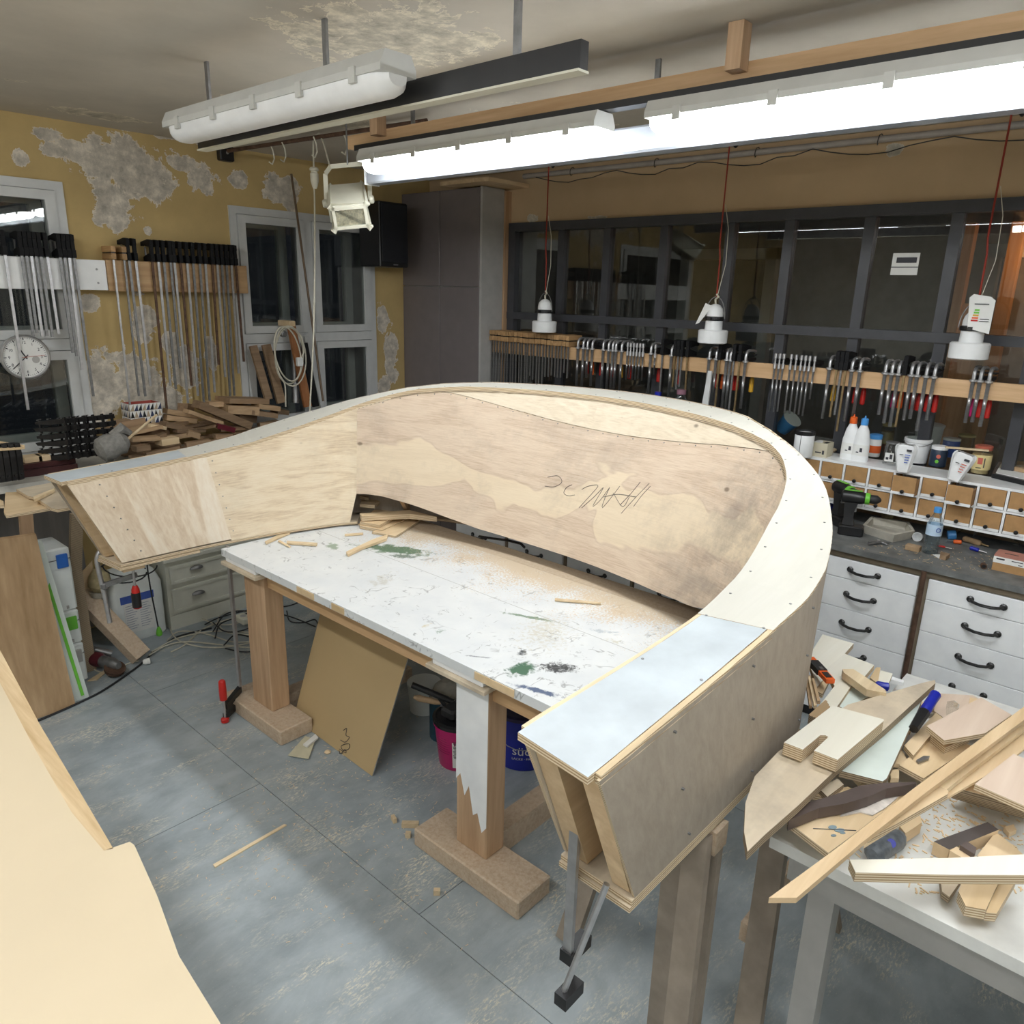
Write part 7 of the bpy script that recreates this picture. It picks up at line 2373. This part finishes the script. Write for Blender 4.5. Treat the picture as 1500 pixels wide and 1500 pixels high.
lb_ = part('label', wrap(c, RB0, RB1, HB, base_ang - .30, base_ang + .28, .02, .165), m_paper, t)
g = MB()
for q in range(12):
    zq = .155 - q * .0075
    s_ = wrap(c, RB0, RB1, HB, base_ang - .26 + .02 * (q % 3), base_ang + .22 - .05 * (q % 4), zq - .003, zq, .0024, 4)
    g.add(s_.v, s_.f)
part('label_print', g, m_ink, lb_, stuff=True)
g = MB()
for q in range(8):
    zq = .17 - q * .012
    s_ = wrap(c, RB0, RB1, HB, base_ang - 1.1, base_ang - .42 - .03 * (q % 3), zq - .002, zq, .0014, 5)
    g.add(s_.v, s_.f)
part('label_print', g, plain('dark_magenta', (.22, .008, .06), .4), t, stuff=True)
# tools lying on the magenta bucket
t2 = thing('sealant_gun', 'black sealant gun lying across the magenta bucket lid', 'tool', c + Vector((0, 0, HB)))
a_, b_ = az_(603, 1003, .34), az_(664, 1028, .27)
part('barrel', MB().tube([a_, b_], .014, 10), m_black, t2, True)
part('trigger', MB().obox(a_.lerp(b_, .6), a_.lerp(b_, .8) + Vector((0, 0, -.035)), .012, .012), m_black, t2)
part('cradle', MB().rbox(c.x - .07, c.x + .06, c.y - .03, c.y + .05, HB + .004, HB + .05, .01), m_blackrubber, t2)
t2 = thing('scraper', 'scraper with a worn wooden handle poking out below the sealant gun', 'tool', c + Vector((0, 0, HB)))
a_, b_ = az_(606, 1021, .27), az_(646, 1030, .250)
part('handle', MB().tube([a_, a_.lerp(b_, .2), a_.lerp(b_, .8), b_], [.008, .015, .013, .008], 10), m_offcut2, t2, True)
part('blade', MB().obox(b_, b_ + (b_ - a_) * .5, .05, .003), m_darksteel, t2)
c = az_(768, 1128, 0)
c = Vector((c.x + .08, c.y + .08, 0))
RC0, RC1, HC = .125, .145, .27
t = bucket(c, RC0, RC1, HC, m_blue2, plain('shade_toned_lid', (.02, .015, .06), .4), 'large deep blue paint bucket with white lettering under the work table')  # lid colour darkened to stand for the shade it sits in
ba = math.atan2(-c.y, -c.x)


def bend(cx_, z0_, r_off=.002):
    def f(x, y):
        r = RC0 + (RC1 - RC0) * (z0_ + y) / HC + r_off
        an = ba + cx_ / r + x / r
        return Vector((c.x + r * math.cos(an), c.y + r * math.sin(an), z0_ + y))
    return f


part('lettering', MB().text('süd', .062, None, (1, 0, 0), (0, 0, 1), bend=bend(-.048, .085)), m_paper, t)
part('lettering', MB().text('LACKE · FARBEN', .0165, None, (1, 0, 0), (0, 0, 1), bend=bend(-.048, .060)), m_paper, t)
for (an, z0_, z1_) in ((-.1, .19, .235),):
    part('label', wrap(c, RC0, RC1, HC, ba - .02, ba + .25, z0_, z1_), plain('faded_label', (.30, .28, .26), .7), t)
part('handle', MB().tube([c + Vector((.148 * math.cos(a), .148 * math.sin(a), .22 - .09 * math.sin(a - ba + PI / 2) if False else .22 - .10 * max(0, math.cos(a - ba)))) for a in [ba - PI / 2 + PI * q / 14 for q in range(15)]], .002, 5), m_steel, t)
# things further back under the table
c = az_(602, 1000, 0) ; c = Vector((c.x, c.y, 0))
lathe_thing('white_tub', 'white plastic tub in the shade behind the hardboard sheet', 'tub', Vector((2.20, 2.50, 0)), [('tub', [(.07, 0), (.08, .13), (.08, .14)], m_canister), ('lid', [(.083, .135), (.084, .15), (.07, .152)], m_canister)])
t = thing('open_can', 'blue-grey can holding rags behind the magenta bucket', 'can', Vector((2.12, 2.26, 0)))
part('can', MB().lathe([(.075, 0), (.075, .20), (.07, .20), (.07, .02), (0, .02)], (2.12, 2.26, 0), 24), plain('petrol_blue', (.03, .09, .13), .4), t, True)
part('rag', MB().lathe([(.06, .12), (.075, .20), (.05, .26), (.02, .28)], (2.12, 2.26, 0), 9), m_foam, t, True)

# cables on the floor
t = thing('cable_tangle', 'tangle of cream and black extension cables on the floor by the chest', 'cable', az_(340, 920, 0))
def floor_path(P, z=.006, n=40): return smooth_poly([az_(x, y, z) for x, y in P], n)[0]
for k, (P, m_) in enumerate(((((245, 938), (262, 925), (300, 928), (340, 940), (375, 938), (400, 925), (380, 905), (345, 905), (300, 920), (270, 945), (250, 955)), m_cable_w),
                             (((222, 955), (260, 935), (310, 925), (360, 926), (400, 930), (350, 945), (300, 948), (262, 938), (250, 920), (262, 908)), m_cable_w),
                             (((218, 960), (245, 945), (275, 940), (330, 945), (370, 948), (402, 938), (412, 930)), m_cable_w),
                             (((268, 908), (290, 905), (320, 915), (350, 912), (365, 900), (340, 893), (320, 905), (330, 925), (370, 930)), m_cable_w),
                             (((300, 915), (318, 906), (345, 898), (380, 891), (420, 888), (440, 882), (452, 886)), m_cable_b),
                             (((315, 935), (322, 915), (345, 905), (375, 895), (400, 897), (430, 905), (462, 918)), m_cable_b),
                             (((312, 925), (330, 900), (360, 895), (385, 905), (360, 922), (330, 925), (312, 912)), m_cable_b),
                             (((420, 895), (425, 910), (445, 912), (462, 908), (468, 925)), m_cable_b),
                             (((328, 945), (345, 930), (372, 935), (400, 948), (360, 955), (330, 950)), m_cable_b))):
    part('cable', MB().tube(floor_path(P, .007 + .003 * k, 60), .0042, 6), m_, t)
p = az_(272, 908, .02)
t = thing('cable_plug', 'white plug lying at the foot of the grey-green chest', 'plug', (p.x, p.y, 0))
part('body', MB().tube([p + Vector((-.05, -.0, 0)), p, p + Vector((.04, .01, 0))], [.012, .02, .016], 10), m_paper, t, True)
part('pin', MB().tube([p + Vector((-.05, 0, .005)), p + Vector((-.075, 0, .005))], .003, 6), m_steel, t)
p = az_(357, 912, .02)
t = thing('socket_block', 'cream socket block among the cables behind the far table leg', 'socket block', (p.x, p.y, 0))
part('block', MB().rbox(p.x - .03, p.x + .03, p.y - .05, p.y + .05, .024, .064, .005), m_cream, t)
part('socket', MB().lathe([(.018, 0), (.018, .002)], (p.x, p.y, .064), 14), m_cabside, t)
t = thing('black_cable', 'long black cable running over the floor from the leaning panel to the chest', 'cable', az_(200, 1000, 0))
part('cable', MB().tube(floor_path([(40, 1062), (62, 1053), (110, 1032), (150, 1012), (190, 985), (212, 968), (225, 955), (240, 945), (262, 932), (310, 920)], .006, 70), .0055, 7), m_cable_b, t)
# floor scraps
FS = 'bits of wood on the floor'
slab('floor_scrap', [(422, 1106), (447, 1078), (462, 1083), (452, 1111)], .010, .004, plain('cream_card', (.62, .58, .42), .7), 'cream triangular scrap on the floor by the far leg foot', 'scrap')
slab('floor_scrap', [(444, 1090), (462, 1075), (466, 1080), (450, 1093)], .022, .008, m_paper, 'small white bracket lying on the cream triangular scrap', 'scrap')
for k, (x, y, w_, l_, lab) in enumerate(((577, 1203, .014, .03, 'upright-looking small wooden block left of the longer one before the near foot'), (601, 1211, .020, .065, 'longest pale wooden block before the near leg foot'), (598, 1226, .018, .02, 'little cube of wood before the near leg foot'), (640, 1310, .016, .022, 'pale wood chip on the floor at the bottom photo edge'))):
    p = az_(x, y, 0)
    dd = _R * 1.0
    dd = Vector((dd.x, dd.y, 0)).normalized() if k != 0 else Vector((.3, .9, 0)).normalized()
    single('wood_block', MB().obox(p - dd * l_ / 2 + Vector((0, 0, .011)), p + dd * l_ / 2 + Vector((0, 0, .011)), w_, .020), m_pine_pale, lab, 'block', FS)
slab('wood_stick', [(312, 1266), (416, 1207), (420, 1208), (315, 1270)], .006, .005, m_pine_pale, 'long thin stick lying on the floor across the shadow line', 'stick', FS)
slab('wood_stick', [(128, 997), (158, 978), (160, 980), (142, 995)], .008, .006, m_pine_pale, 'short pointed stick on the floor beside the power tool', 'stick', FS)
p = az_(480, 1103, 0)
single('wood_chip', MB().lathe([(.012, 0), (.016, .006), (.006, .014)], p, 6), m_ply_tan, 'tan wood chip between the far foot and the hardboard sheet', 'chip')
g = MB()
for k in range(900):
    x, y = random.gauss(500, 200), random.gauss(1180, 90)
    p = az_(x, y, 0)
    if .3 < p.x < 2.2 and .6 < p.y < 4 and not (1.5 < p.x and (2.7 < p.y < 3.25 or 1.27 < p.y < 1.83)):
        a = random.uniform(0, PI); L = random.uniform(.003, .014)
        g.obox(p + Vector((0, 0, .0008)), p + Vector((L * math.cos(a), L * math.sin(a), .0012)), .002, .0008)
o = single('sawdust_flakes', g, m_pine_pale, 'sawdust flakes strewn over the grey floor', 'shavings')
o['kind'] = 'stuff'
